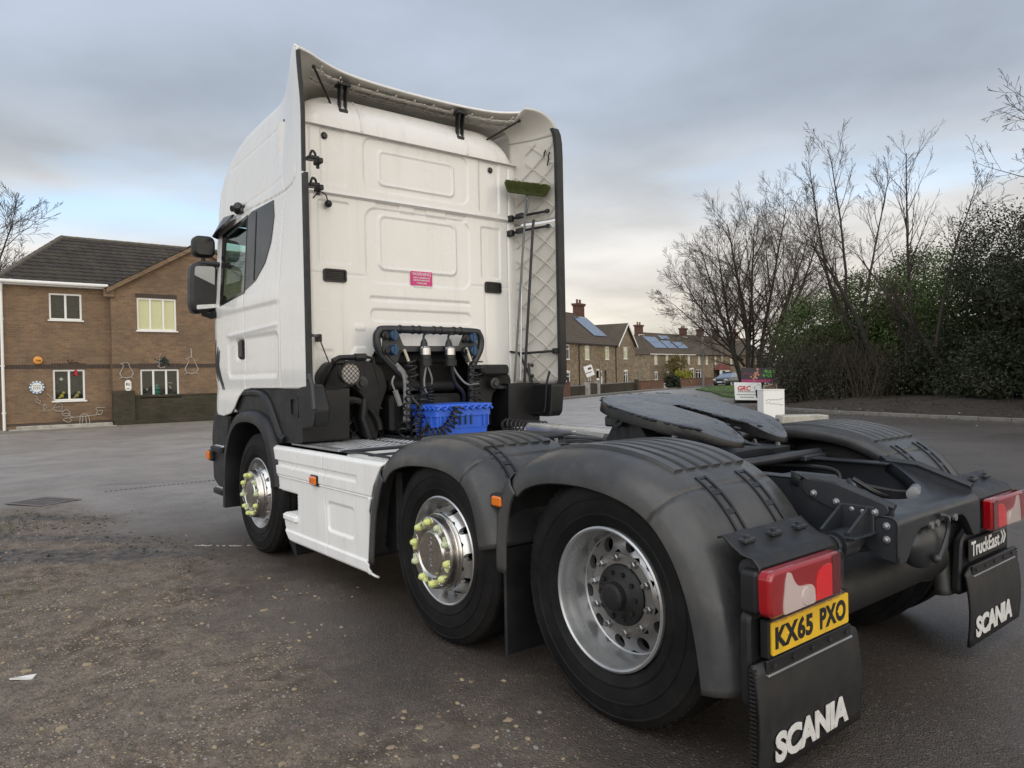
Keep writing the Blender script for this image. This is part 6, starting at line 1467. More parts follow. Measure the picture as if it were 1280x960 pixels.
for sg in (1, -1):
    p1_ = skirt(sg, fz, lambda z: sm(z)+.005, 'side_skirt'); p2_ = skirt(sg, lambda z: sm(z)-.005, rz_, 'side_skirt')
    b = B()
    for i, z in enumerate(()): pass
    b.box(3.27, 3.62, sg*1.05, sg*1.06, .38, .62); b.box(3.265, 3.275, sg*1.05, sg*1.205, .395, .605); b.box(3.27, 3.60, sg*1.05, sg*1.205, .595, .605); b.box(3.27, 3.6, sg*1.05, sg*1.2, .395, .405)
    b.build('step_recess', M_WPLAS, p1_, 0)
    b = B(); b.prism(roundpoly([(3.27, 1.06), (3.55, 1.06), (3.56, 1.20), (3.52, 1.236), (3.27, 1.236)], .03), .375, .425, lambda a, c, h, sg=sg: (a, sg*c, h), .012)
    for k in range(5): b.box(3.30, 3.52, sg*(1.09+.026*k), sg*(1.102+.026*k), .425, .430)
    b.build('skirt_step', M_WPLAS, p1_)
    b = B(); b.cbox((2.925, sg*1.232, .737), (.105, .035, .062), .01); b.build('marker_lamp', M_AMB, p1_)
    b = B(); b.cbox((2.925, sg*1.222, .737), (.125, .03, .078), .008); b.build('lamp_holder', M_BPLAS, p1_)

# ---------------- catwalk, battery cover
def chequer(x0, x1, y0, y1, z, name='walkway_plate', m_=None):
    b = B(); b.box(x0, x1, y0, y1, z-.02, z, .004)
    s = .034; i = 0
    nx_ = int((x1-x0-.03)/s); ny_ = int((y1-y0-.03)/s)
    for i in range(nx_):
        for j in range(ny_):
            a = R(45 if (i+j) % 2 else -45); cx_, cy_ = x0+.03+i*s, y0+.03+j*s
            dx, dy = math.cos(a)*.017, math.sin(a)*.017; ex, ey = -math.sin(a)*.005, math.cos(a)*.005
            b.add([(cx_-dx, cy_-dy, z+.0002), (cx_+ex, cy_+ey, z+.0002), (cx_+dx, cy_+dy, z+.0002), (cx_-ex, cy_-ey, z+.0002), (cx_, cy_, z+.005)], [(0, 1, 4), (1, 2, 4), (2, 3, 4), (3, 0, 4)])
    return b.build(name, m_ or M_ALU, truck, 20)
chequer(2.66, 3.50, .62, 1.16, .972); chequer(2.55, 3.45, -.55, .60, .966); chequer(1.95, 3.0, -1.10, -.56, .985)
b = B(); b.prism(roundpoly([(1.98, .50), (2.62, .50), (2.63, 1.13), (1.92, 1.14)], .05), .90, .945, lambda a, c, h: (a, c, h), .012)
bt = b.build('battery_cover', M_WPLAS, truck)
b = B(); b.tube([(2.64, .5, .955), (2.64, 1.13, .955)], .012, 6); b.tube(catmull([(2.60, 1.12, .95), (2.35, 1.15, .97), (2.0, 1.13, .962)], 5), .009, 6); b.box(2.28, 2.34, .7, 1.1, .945, .957, .003); b.build('cover_strap', M_CHAS, bt)
b = B(); b.box(2.1, 2.22, .80, .90, .9455, .9475); b.build('yellow_label', M_PLATE, bt, 0)
b = B(); b.box(1.95, 2.7, .45, 1.1, .35, .90, .03); b.build('battery_box', M_CHASD, truck)
b = B(); b.box(2.75, 3.45, .45, 1.02, .35, .94, .05); b.build('fuel_tank', M_CHASD, truck)
b = B(); b.box(2.0, 3.45, -1.08, -.45, .3, .95, .05); b.build('fuel_tank', M_CHASD, truck)

# ---------------- wheels
TW = Matrix.Rotation(R(-90), 4, 'X')        # lathe z axis -> outward +y
def holed(b, r_in, r_out, hf, n, rc, hr, dep, m=16):
    for k in range(n):
        a0 = 2*math.pi*k/n; da = math.pi/n; vs = []; fs = []
        for i in range(m):
            q = 2*math.pi*(i+.5)/m; cx_, sx_ = math.cos(q), math.sin(q)
            k_ = 1/max(abs(cx_), abs(sx_)); u_, v_ = cx_*k_, sx_*k_
            r = (r_in+r_out)/2+(r_out-r_in)/2*u_; a = a0+da*v_
            rh = rc+hr*cx_; ah = a0+hr*sx_/rc
            vs.append((r*math.cos(a), r*math.sin(a), hf(r)))
            vs.append((rh*math.cos(ah), rh*math.sin(ah), hf(rh)))
            vs.append((rh*math.cos(ah), rh*math.sin(ah), hf(rh)-dep))
        for i in range(m):
            j = (i+1) % m; fs += [(i*3, j*3, j*3+1, i*3+1), (i*3+1, j*3+1, j*3+2, i*3+2)]
        b.add([tuple(TW @ Vector(p)) for p in vs], fs)
def tyre_mesh():
    half = [(.288, .112), (.296, .134), (.315, .146), (.335, .150), (.338, .153), (.344, .153), (.347, .150), (.38, .156), (.40, .157), (.403, .160), (.408, .160), (.411, .156), (.44, .153), (.462, .147), (.465, .149), (.470, .148), (.473, .143), (.488, .132), (.499, .124), (.506, .112),
            (.508, .100), (.509, .075), (.497, .073), (.497, .063), (.510, .061), (.511, .028), (.498, .026), (.498, .012), (.511, .010)]
    prof = half+[(r, -h) for r, h in half[::-1]]
    b = B(); b.lathe(prof, 96, TW)
    for k in range(72):
        a = 2*math.pi*k/72
        for s_ in (1, -1):
            T = TW @ Matrix.Rotation(a, 4, 'Z'); b.box(.470, .5055, -.004, .004, s_*.09, s_*.123, 0, T)
    return b.mesh('tyre', M_TYRE, 35)
ME_T = tyre_mesh()
def rim_steer():
    b = B(); b.lathe([(.292, .100), (.300, .128), (.299, .140), (.292, .144), (.285, .140), (.279, .125), (.272, .105), (.266, .085), (.258, .065), (.252, .056), (.248, .058)], 64, TW)
    hf = lambda r: float(np.interp(r, [.165, .195, .208, .222, .238, .250], [.150, .150, .144, .125, .090, .056]))
    holed(b, .206, .250, hf, 10, .2285, .0205, .03); b.lathe([(.206, hf(.206)), (.19, .151), (.13, .151)], 64, TW)
    b.lathe([(.25, .05), (.25, -.1), (.1, -.1)], 48, TW)
    return b.mesh('rim', M_POL, 35)
ME_RS = rim_steer()
def cap_mesh():
    b = B(); b.lathe([(.206, .140), (.210, .150), (.206, .158), (.201, .160), (.204, .170), (.200, .178), (.198, .196), (.194, .208), (.186, .213), (.135, .214), (.129, .210), (.122, .205), (.117, .212), (.111, .216), (.0, .220)], 64, TW)
    for k in range(10):
        a = 2*math.pi*(k+.5)/10; b.lathe([(.028, .2135), (.026, .2155), (.022, .2135)], 14, TW @ Matrix.Translation((.166*math.cos(a), .166*math.sin(a), 0)))
    return b.mesh('hub_cap', M_CHR, 30)
ME_CAP = cap_mesh()
def nut_mesh():
    b = B(); b.lathe([(.020, .205), (.020, .224), (.016, .236), (.010, .241), (0, .242)], 8, TW)
    b.prism([(-.016, .0), (.016, .0), (.004, .040), (-.004, .040)], .214, .224, lambda a, c, h: (a, h, c))
    return b
def rim_drive():
    b = B(); b.lathe([(.292, .100), (.301, .134), (.300, .146), (.292, .150), (.284, .145), (.279, .13), (.275, .105), (.264, .085), (.262, .06), (.260, .03), (.256, .016), (.250, .012)], 64, TW)
    hf = lambda r: float(np.interp(r, [.14, .174, .182, .20, .235, .25], [.052, .052, .040, .034, .024, .012]))
    holed(b, .178, .250, hf, 10, .214, .030, .03); b.lathe([(.178, hf(.178)), (.172, .052), (.13, .052), (.13, .0)], 64, TW)
    for k in range(10):
        a = 2*math.pi*(k+.5)/10
        T = TW @ Matrix.Translation((.157*math.cos(a), .157*math.sin(a), .050)); b.lathe([(.017, 0), (.017, .018), (.012, .022), (.010, .034), (0, .036)], 6, T)
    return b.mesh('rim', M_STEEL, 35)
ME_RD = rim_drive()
def hub_drive():
    b = B(); b.lathe([(.249, -.05), (.13, -.05), (.128, -.05), (.128, .06), (.118, .07), (.080, .078), (.062, .09), (.058, .118), (.05, .124), (.04, .126), (0, .127)], 40, TW); b.lathe([(.249, -.05), (.249, -.2)], 32, TW)
    for k in range(10):
        a = 2*math.pi*k/10; T = TW @ Matrix.Translation((.098*math.cos(a), .098*math.sin(a), .07)); b.lathe([(.010, 0), (.010, .016), (0, .016)], 6, T)
    return b.mesh('wheel', M_CHASD, 35)
ME_HD = hub_drive()
def drum_mesh():
    b = B(); b.lathe([(.20, -.14), (.20, .03), (.10, .04), (0, .04)], 32, TW); return b.mesh('wheel', M_CHASD, 35)
ME_DR = drum_mesh()
def obj(name, me, parent, loc=None, rz=0):
    o = bpy.data.objects.new(name, me); col.objects.link(o); o.parent = parent
    if loc is not None: o.location = loc
    o.rotation_euler = (0, 0, rz); return o
n_ = nut_mesh(); ME_N1 = n_.mesh('nut_indicator', M_NUT, 35); ME_N2 = n_.mesh('nut_indicator', M_NUTG, 35)
rnd = random.Random(11)
def wheel_steer(x, sg, ph):
    wv = obj('wheel', ME_DR, truck, (x, sg*1.066, .51), 0 if sg > 0 else math.pi)
    obj('tyre', ME_T, wv); o = obj('rim', ME_RS, wv); obj('hub_cap', ME_CAP, wv)
    if sg > 0:
        for k in range(10):
            a = 2*math.pi*(k+.5)/10+ph
            # each pair of pointers faces the other
            q = obj('nut_indicator', ME_N2 if k in (3, 4, 9) else ME_N1, wv)
            ptr = a + (math.pi/2 if k % 2 else -math.pi/2)+rnd.uniform(-.25, .25)
            q.matrix_local = Matrix.Translation((.166*math.cos(a), 0, .166*math.sin(a))) @ Matrix.Rotation(-(ptr-math.pi/2), 4, 'Y')
wheel_steer(4.116, 1, .2); wheel_steer(1.301, 1, -.12); wheel_steer(4.116, -1, 0); wheel_steer(1.301, -1, 0)
text('SCANIA', .034, M_STEEL, 'cap_lettering', truck, frame((1.315, 1.066+.219, .60), (0, 0, -1), (-1, 0, 0)), .0015, .0006, 0, fit=(.18, .028))
for sg in (1, -1):
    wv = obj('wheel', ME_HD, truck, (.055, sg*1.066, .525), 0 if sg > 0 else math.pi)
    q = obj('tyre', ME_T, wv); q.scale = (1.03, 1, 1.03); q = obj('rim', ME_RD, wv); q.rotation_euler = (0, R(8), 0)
    wv2 = obj('wheel', ME_DR, truck, (.055, sg*.725, .525), 0 if sg > 0 else math.pi); q = obj('tyre', ME_T, wv2); q.scale = (1.03, 1, 1.03)

# ---------------- mudguards
RP = [(.80, .52), (.79, .70), (.745, .90), (.66, 1.01), (.54, 1.08), (.36, 1.12), (.12, 1.125), (-.12, 1.085), (-.30, 1.00), (-.43, .86), (-.515, .69), (-.565, .50), (-.59, .32)]
MP = [(2.13, .32), (2.10, .55), (2.04, .76), (1.95, .92), (1.82, 1.03), (1.62, 1.09), (1.36, 1.108), (1.14, 1.09), (.97, 1.03), (.86, .93), (.79, .79), (.75, .62)]
SEC = [(.56, .06), (.56, .015), (.575, 0), (.70, -.004), (1.05, -.004), (1.13, .004), (1.19, .022), (1.228, .052), (1.247, .09), (1.252, .135), (1.246, .14)]
SECF = [(.60, .03), (.60, .0), (1.10, 0), (1.20, .012), (1.235, .035), (1.25, .07), (1.252, .115), (1.245, .12)]
def guard(path, rng, sec, sg, name='mudguard'):
    rows, P = sweep(path, sec, sg, rng); b = B(); b.grid(rows); o = b.build(name, M_FEND, truck, 50, recalc=False)
    q = o.modifiers.new('thickness', 'SOLIDIFY'); q.thickness = .007; q.offset = -1 if sg > 0 else 1; return o, P
def at(P, i, d=0):
    i = max(0, min(len(P)-1.001, i)); k = int(i); p = P[k].lerp(P[k+1], i-k); t = (P[min(k+2, len(P)-1)]-P[max(k-1, 0)]).normalized(); n2_ = Vector((t.y, -t.x)); return p+n2_*d, t, n2_
def ribs(o, P, i0, i1, sg, ys, w=.05):
    for y in ys:
        b = B(); rows = []
        for i in np.linspace(i0, i1, 26):
            pa, t, n2_ = at(P, i, .0035); pb, _, _ = at(P, i, .022)
            rows.append([(pa.x, sg*(y-w/2), pa.y), (pb.x, sg*(y-w/2+.006), pb.y), (pb.x, sg*(y+w/2-.006), pb.y), (pa.x, sg*(y+w/2), pa.y)])
        b.grid(rows); b.add([rows[0][k] for k in range(4)], [(0, 1, 2, 3)]); b.add([rows[-1][k] for k in range(4)], [(0, 1, 2, 3)]); b.build('rib', M_FEND, o, 40)
def clip_strap(o, P, i0, i1, sg, y, w=.070):
    b = B()
    def bar(ia, ib, y0, y1, d0, d1, k=8):
        L = [at(P, i, 0) for i in np.linspace(ia, ib, k)]; vs = []; fs = []
        for p, t, n2_ in L:
            for yy, d in ((y0, d0), (y0, d1), (y1, d1), (y1, d0)): vs.append((p.x+n2_.x*d, sg*yy, p.y+n2_.y*d))
        for i in range(k-1):
            for j in range(4): fs.append((i*4+j, i*4+(j+1) % 4, i*4+4+(j+1) % 4, i*4+4+j))
        fs += [(0, 1, 2, 3), tuple(4*(k-1)+j for j in range(4))]
        b.add(vs, fs)
    bar(i0, i1, y-w/2, y-w/2+.013, 0, .018); bar(i0, i1, y+w/2-.013, y+w/2, 0, .018); bar(i0, i1, y-w/2-.012, y+w/2+.012, .001, .007)
    n_s = 4; s_ = (i1-i0)
    for k in range(n_s+1):
        c = i0+s_*k/n_s; e = .035*s_ if k in (0, n_s) else .03*s_
        a_, b_ = max(i0, c-e), min(i1, c+e); bar(a_, b_, y-w/2+.012, y+w/2-.012, 0, .016, 3)
    bar(i0+.08*s_, i0+.92*s_, y-.010, y+.010, .004, .008)
    b.build('fixing_strap', M_TRIM, o, 30)
for sg in (1, -1):
    f1, P = guard(RP, (0, 20), SECF if True else SEC, sg); f2, P = guard(RP, (20, 56), SEC, sg); f3, P = guard(RP, (56, 84), SEC, sg)
    ribs(f2, P, 27, 52, sg, [1.06-.084*k for k in range(6)], .060)
    clip_strap(f3, P, 54, 67, sg, .99); clip_strap(f3, P, 54, 67, sg, .72)
    # seam lips
    for i_ in (20, 56):
        rows, _ = sweep(RP, [(y, d-.004) for y, d in SEC], sg, (i_-0, i_+1)); b = B(); rows2 = [[(Vector(p)*1) for p in rows[0]], [Vector(rows[0][k]).lerp(Vector(rows[1][k]), .28) for k in range(len(rows[0]))]]
        b.grid(rows2); b.build('seam_lip', M_FEND, f2, 40)
    g1, Q = guard(MP, (0, 21), SECF, sg); g2, Q = guard(MP, (21, 56), SEC, sg); g3, Q = guard(MP, (56, 77), SEC, sg)
    ribs(g2, Q, 33, 52, sg, [1.06-.084*k for k in range(6)], .060)
    clip_strap(g3, Q, 50, 67, sg, 1.05)
    b = B(); b.cbox((.735, sg*1.245, .855), (.075, .04, .05), .008); b.build('marker_lamp', M_AMB, g3)
    b = B(); b.cbox((.74, sg*1.232, .855), (.10, .05, .07), .008); b.build('lamp_holder', M_BPLAS, g3)
    # inner mudflap between the two axles
    b = B(); b.box(.715, .735, sg*.62, sg*1.225, .10, .62, .004); b.build('inner_mudflap', M_RUB, truck)

# ---------------- chassis
RAIL = [(4.9, .98), (-.40, .985), (-.50, .975), (-.755, .90), (-.755, .74), (-.56, .69), (4.9, .69)]
for sg in (1, -1):
    b = B(); b.prism(RAIL, sg*.398, sg*.412)
    b.box(-.40, 4.9, sg*.33, sg*.412, .977, .988, .003); b.box(-.50, 4.9, sg*.33, sg*.412, .686, .697, .003)
    rl = b.build('chassis_rail', M_CHAS, truck, 30)
    b = B(); b.prism(roundpoly([(-.38, .992), (-.52, .985), (-.74, .915), (-.745, .88), (-.66, .845), (-.54, .862), (-.40, .915), (-.37, .95)], .03), sg*.413, sg*.426, None, .003)
    b.tube([(-.37, sg*.405, .995), (-.52, sg*.405, .986), (-.757, sg*.40, .905)], .016, 8); b.build('end_plate', M_CHAS, rl)
    b = B(); b.prism(roundpoly([(-.60, .88), (-.775, .87), (-.778, .69), (-.70, .70), (-.62, .76)], .03), sg*.4145, sg*.4215); b.build('end_plate', M_CHAS, rl)
    for x, z in ((-.43, .93), (-.53, .905), (-.69, .882), (-.735, .832), (-.735, .778), (-.60, .885), (-.645, .88), (.2, .9), (.3, .9), (.5, .8), (.7, .8), (-.1, .8), (-.2, .76)):
        b = B(); T = Matrix.Translation((x, sg*.424, z)) @ Matrix.Rotation(R(-90*sg), 4, 'X'); b.lathe([(.016, 0), (.016, .004), (.011, .005), (.011, .014), (.006, .018), (0, .018)], 10, T); b.build('bolt', M_BOLT if x < -.3 else M_CHAS, rl)
    # gusseted bracket carrying the lamp arm
    b = B(); b.box(-.69, -.53, sg*.425, sg*.437, .80, .905, .004)
    for xx in (-.555, -.665): b.prism([(.437, .90), (.437, .805), (.60, .805), (.60, .82)], xx-.006, xx+.006, lambda a, c, h, sg=sg: (h, sg*a, c))
    b.box(-.70, -.53, sg*.425, sg*.61, .795, .806, .003); b.build('arm_bracket', M_CHAS, truck)
    b = B(); b.tube([(-.615, sg*.44, .765), (-.615, sg*1.20, .772)], .040, 18); b.tube([(-.615, sg*.50, .765), (-.615, sg*.62, .766)], .056, 18); b.tube([(-.615, sg*.64, .767), (-.615, sg*.66, .767)], .047, 18)
    arm = b.build('lamp_arm', M_CHAS, truck)
    # pressed carrier plate over the arm
    rows = []
    for i in range(25):
        t = i/24; y = .70+.52*t; lift = .012*math.exp(-((abs(((t*3) % 1)-.5))/.18)**2)
        rows.append([(-.505, sg*y, .868), (-.525, sg*y, .876-.0), (-.56, sg*y, .846+lift), (-.60, sg*y, .822+lift*.7), (-.640, sg*y, .816), (-.662, sg*y, .790), (-.655, sg*y, .70), (-.64, sg*y, .65)])
    b = B(); b.grid(rows); cp_ = b.build('lamp_carrier', M_BPLAS, truck, 40, recalc=False); q = cp_.modifiers.new('thickness', 'SOLIDIFY'); q.thickness = .008; q.offset = 1 if sg > 0 else -1
    for k in range(3):
        b = B(); y = .70+.52*(k+.5)/3; b.box(-.585, -.545, sg*(y-.035), sg*(y+.035), .852, .868, .004); b.lathe([(.012, 0), (.012, .010), (0, .012)], 6, Matrix.Translation((-.565, sg*y, .868))); b.build('carrier_pad', M_CHAS, cp_)
    # tail lamp
    def lampP(y, h, z): return (h, sg*y, z)
    LP = roundpoly([(.77, .632), (1.22, .630), (1.24, .65), (1.243, .768), (1.228, .788), (.77, .788)], .014)
    b = B(); b.prism(roundpoly([(.775, .635), (1.24, .635), (1.24, .785), (.775, .785)], .02), -.60, -.672, lambda a, c, h: lampP(a, h, c), .012); tl = b.build('tail_lamp', M_BPLAS, truck)
    b = B(); b.prism(LP, -.668, -.722, lambda a, c, h: lampP(a, h, c), .012); b.build('lens', M_RED, tl)
    b = B(); b.prism(roundpoly([(.778, .637), (.835, .637), (.835, .784), (.778, .784)], .01), -.721, -.725, lambda a, c, h: lampP(a, h, c)); b.build('lens_section', M_REDD, tl)
    b = B(); b.prism(roundpoly([(.840, .640), (.955, .640), (.95, .70), (.935, .74), (.90, .757), (.84, .757)], .012), -.721, -.7255, lambda a, c, h: lampP(a, h, c)); b.build('lens_section', M_RED2, tl)
    b = B(); b.prism(roundpoly([(.958, .638), (1.165, .636), (1.165, .67), (1.15, .745), (1.135, .776), (1.115, .770), (1.10, .742), (1.075, .718), (1.04, .712), (.985, .708), (.962, .69)], .012), -.721, -.726, lambda a, c, h: lampP(a, h, c)); b.build('lens_section', M_CLR, tl)
    b = B(); T = frame((-.725, sg*1.02, .672), (0, -1, 0), (0, 0, 1)); b.lathe([(.034, 0), (.030, .004), (0, .006)], 20, T); b.build('lens_reflector', M_CLR, tl)
    b = B(); b.prism(inset(LP, -.003), -.715, -.733, lambda a, c, h: lampP(a, h, c), .007); b.build('lens_cover', M_COVER, tl)
    # back panel, flap, clamp bar
    b = B(); b.prism(roundpoly([(.56, .33), (1.24, .30), (1.24, .64), (.74, .66), (.60, .60)], .04), -.598, -.640, lambda a, c, h: lampP(a, h, c), .01); b.build('rear_panel', M_BPLAS, truck)
    b = B(); rows = [[(-.662-.03*math.sin(math.pi*(1-u_))*.6-.015*(1-u_), sg*(.56+.70*v_), .085+.385*u_-(.03 if (u_ > .9 and v_ < .08) else 0)) for u_ in np.linspace(0, 1, 10)] for v_ in np.linspace(0, 1, 12)]
    b.grid(rows); fl = b.build('mudflap', M_RUB, truck, 50, recalc=False); q = fl.modifiers.new('thickness', 'SOLIDIFY'); q.thickness = .014; q.offset = 0
    b = B()
    for k in range(26): b.box(-.677, -.655, sg*1.255, sg*1.268, .09+k*.0145, .097+k*.0145)
    b.build('flap_serration', M_RUB, fl, 0)
    b = B(); b.box(-.682, -.672, sg*.62, sg*1.20, .43, .475, .004); b.build('clamp_bar', M_BPLAS, fl)
    b = B(); b.box(-.688, -.674, sg*.62, sg*1.20, .421, .429, .002); b.build('clamp_edge', M_STEEL, fl)
    for k in range(5):
        b = B(); T = frame((-.682, sg*(.66+.125*k), .452), (0, -1, 0), (0, 0, 1)); b.lathe([(.010, 0), (.010, .006), (0, .007)], 8, T); b.build('bolt', M_CHAS, fl)
    text('SCANIA', .135, M_WINK, 'flap_lettering', fl, frame((-.6985, 1.185 if sg > 0 else -.60, .125), (0, -1, 0), (-.02, 0, 1)), .0015, .0065, 0, fit=(.50, .105), space=.95)
# number plate on the left, dealer plate on the right
b = B(); b.prism(rrect(.655, 1.182, .490, .604, .008), -.684, -.690, lambda a, c, h: (h, a, c)); npl = b.build('number_plate', M_PLATE, truck)
text('KX65', .118, M_INK, 'plate_lettering', npl, frame((-.691, 1.163, .508), (0, -1, 0), (0, 0, 1)), .0006, .005, 0, space=1.08, fit=(.245, .079))
text('PXO', .118, M_INK, 'plate_lettering', npl, frame((-.691, .868, .508), (0, -1, 0), (0, 0, 1)), .0006, .005, 0, space=1.08, fit=(.19, .079))
for y, z in ((1.085, .547), (.735, .547)):
    b = B(); T = frame((-.690, y, z), (0, -1, 0), (0, 0, 1)); b.lathe([(.007, 0), (.005, .003), (0, .004)], 10, T); b.build('plate_screw', M_PLATE, npl)
b = B(); b.box(-.684, -.650, .64, 1.195, .480, .612, .004); b.build('plate_holder', M_BPLAS, npl)
b = B(); b.box(-.655, -.668, -.62, -1.13, .49, .60, .006); dp = b.build('dealer_plate', M_BPLAS, truck)
text('TruckEast', .088, M_WINK, 'dealer_lettering', dp, frame((-.6695, -.635, .515), (0, -1, 0), (0, 0, 1)), .0006, .0022, 0, fit=(.385, .075))
for k in range(2):
    b = B(); y = -1.035-.034*k; b.prism([(y, .59), (y-.016, .59), (y-.046, .555), (y-.016, .52), (y, .52), (y-.030, .555)], -.668, -.6702, lambda a, c, h: (h, a, c)); b.build('dealer_chevron', M_WINK, dp)

# scooped rear cross member
rows = []
for i in range(49):
    t = -1+2*i/48; y = .425*t; a = abs(t)
    xf = -.655+.33*a**2.6; zt_ = lambda x, a=a: .868+.115*max(0, (x+.70)/.30)*(.55+.45*a)
    row = [(xf+.006, y, zt_(xf)-.05), (xf, y, zt_(xf)-.012)]
    for s_ in np.linspace(0, 1, 9): x = xf+(-.752-xf)*s_; row.append((x, y, zt_(x)+.008*math.exp(-((s_-.1)/.15)**2)))
    zb_ = .69 if a > .82 else .69+.115*math.sin(min(1, (.82-a)/.35)*math.pi/2)
    row += [(-.766, y, .862), (-.775, y, .848)]+[(-.776-.0*q, y, .84+(zb_-.84)*q) for q in np.linspace(.05, 1, 6)]+[(-.745, y, zb_-.004)]
    rows.append(row)
b = B(); b.grid(rows); cm_ = b.build('rear_cross_member', M_CHAS, truck, 40, recalc=False); q = cm_.modifiers.new('thickness', 'SOLIDIFY'); q.thickness = .009; q.offset = 0
b = B(); b.tube(catmull([(-.79, .06, .835), (-.80, .01, .82), (-.80, .0, .76), (-.79, .05, .67), (-.785, .075, .655)], 6), .009, 8); b.sphere((-.785, .08, .652), .02); b.build('tow_pin_lever', M_CHAS, cm_)
b = B(); b.sphere((-.70, .0, .70), .16, 24, 14, (.5, 1.1, .72)); b.build('tow_coupling', M_CHAS, truck)
for y in (.12, .06, -.05, -.13):
    b = B(); b.cyl((-.775, y, .80), (-.788, y, .80), .016, 10); b.build('coupling_bolt', M_BOLT, cm_)
# items between the rails: valve block, pipes, tank, axle, bags
b = B(); b.box(-.36, -.12, .04, .20, .86, .965, .02); b.box(-.42, -.36, .07, .17, .88, .95, .01); vb = b.build('valve_block', M_CHAS, truck)
b = B()
for k in range(4): b.cyl((-.42, .06+.035*k, .93), (-.455, .06+.035*k, .93), .012, 10)
b.build('pipe_union', M_BOLT, vb)
b = B(); b.tube(catmull([(-.44, .10, .96), (-.52, .05, .90), (-.50, -.1, .86), (-.3, -.2, .86), (.2, -.2, .9)], 6), .012, 8); b.tube(catmull([(-.44, .14, .96), (-.5, .2, .9), (-.45, .28, .84), (-.2, .3, .82), (.4, .3, .82)], 6), .010, 8)
b.tube(catmull([(-.46, .05, .93), (-.56, -.05, .90), (-.60, -.18, .885)], 6), .007, 6); b.build('air_pipe', M_HOSE, truck)
b = B(); b.tube([(-.55, -.33, .885), (-.62, -.10, .885)], .030, 12); b.build('pipe_coupling', M_STEEL, truck)
b = B(); b.tube([(-.48, -.55, .52), (-.48, .55, .52)], .12, 20); b.build('air_tank', M_CHASD, truck)
b = B(); b.tube([(0, -.95, .51), (0, -.3, .51), (0, .3, .51), (0, .95, .51)], [.075, .10, .10, .075], 16); b.sphere((0, 0, .52), .23, 24, 16); b.sphere((-.10, 0, .52), .20, 20, 12); b.build('drive_axle', M_CHASD, truck)
b = B()
for sg in (1, -1):
    for x in (-.42, .42): b.lathe([(0, .40), (.12, .40), (.14, .45), (.13, .50), (.14, .56), (.13, .62), (.13, .69), (0, .69)], 20, Matrix.Translation((x, sg*.50, 0)))
b.build('air_spring', M_RUB, truck)
b = B(); b.tube([(.25, 0, .60), (2.8, 0, .75)], .065, 14); b.build('propshaft', M_CHASD, truck)
for x in (1.301, 4.116):
    b = B(); b.tube([(x, -.95, .48), (x, .95, .48)], .07, 12); b.build('front_axle', M_CHASD, truck)
for x in (.95, 2.35):
    b = B(); b.box(x-.08, x+.08, -.40, .40, .72, .95, .02); b.build('cross_member', M_CHAS, truck)
b = B(); b.box(-.35, 2.6, -.33, .33, .66, .70); b.build('chassis_floor', M_CHASD, truck)

# ---------------- fifth wheel
TA = R(12.0); TP = Matrix.Translation((.055, 0, 1.155)) @ Matrix.Rotation(-TA, 4, 'Y')
h_ = [(.92, 0), (.905, .20), (.86, .34), (.76, .445), (.60, .49), (.42, .48), (.26, .44), (.12, .36), (.03, .27), (0, .205), (.02, .15), (.08, .115), (.22, .075), (.36, .05), (.56, .045), (.61, .03)]
out = [tuple(p) for p in catmull([Vector(q) for q in h_], 4)]
outl = [(a, c) for a, c in out]+[(a, -c) for a, c in out[::-1][1:-1]]
def ptop(a, c, rn=random.Random(2)):
    d = -.012*max(0, 1-a/.18) - .01*max(0, (abs(c)-.36)/.13)
    return d
b = B(TP)
ins = inset(outl[::-1], .02)[::-1] if False else outl
n2 = len(outl); ctr = [(a*.97+.012, c*.965) for a, c in outl]
vs = []; fs = []
lay = [(outl, -.066), (outl, -.025), ([(a*.985+.006, c*.985) for a, c in outl], -.006)]
for pl, h in lay:
    for a, c in pl: vs.append((a, c, h-.05*max(0, 1-a/.2)*(1 if h > -.05 else .3)))
for k in range(2):
    for i in range(n2): fs.append((k*n2+i, k*n2+(i+1) % n2, (k+1)*n2+(i+1) % n2, (k+1)*n2+i))
b.add(vs, fs)
# top surface as two halves of a fine grid between slot and rim
ol = out[:]      # half outline from front centre round to slot end
fw_body = b.build('fifth_wheel', M_GBLK, truck, 40)
bm = bmesh.new(); vv = [bm.verts.new(TP @ Vector((a*.985+.006, c*.985, -.006-.05*max(0, 1-a/.2)))) for a, c in outl]
ed = [bm.edges.new((vv[i], vv[(i+1) % n2])) for i in range(n2)]
bmesh.ops.triangle_fill(bm, use_beauty=True, edges=ed)
for _ in range(3):
    bmesh.ops.subdivide_edges(bm, edges=[e for e in bm.edges if e.calc_length() > .035], cuts=1, use_grid_fill=True)
bmesh.ops.triangulate(bm, faces=bm.faces)
from mathutils import noise as mnoise
for q in bm.verts:
    if not q.is_boundary:
        k_ = mnoise.noise(q.co*9)*.0025+mnoise.noise(q.co*28)*.001
        q.co += Vector((-math.sin(TA), 0, math.cos(TA)))*(k_+.004)
me = bpy.data.meshes.new('top_plate'); bm.to_mesh(me); bm.free(); me.materials.append(M_GREASE)
me.polygons.foreach_set('use_smooth', [True]*len(me.polygons))
o = bpy.data.objects.new('top_plate', me); col.objects.link(o); o.parent = fw_body
b = B(TP); rnd = random.Random(9)       # lumps of grease round the rim
for i in range(0, n2, 1):
    a, c = outl[i]
    if rnd.random() < .55 and a > .1: b.sphere((a*.99, c*.99, -.012), rnd.uniform(.008, .02), 7, 5, (1.5, 1.2, .5))
b.build('grease_lump', M_GBLK, fw_body, kind='stuff')
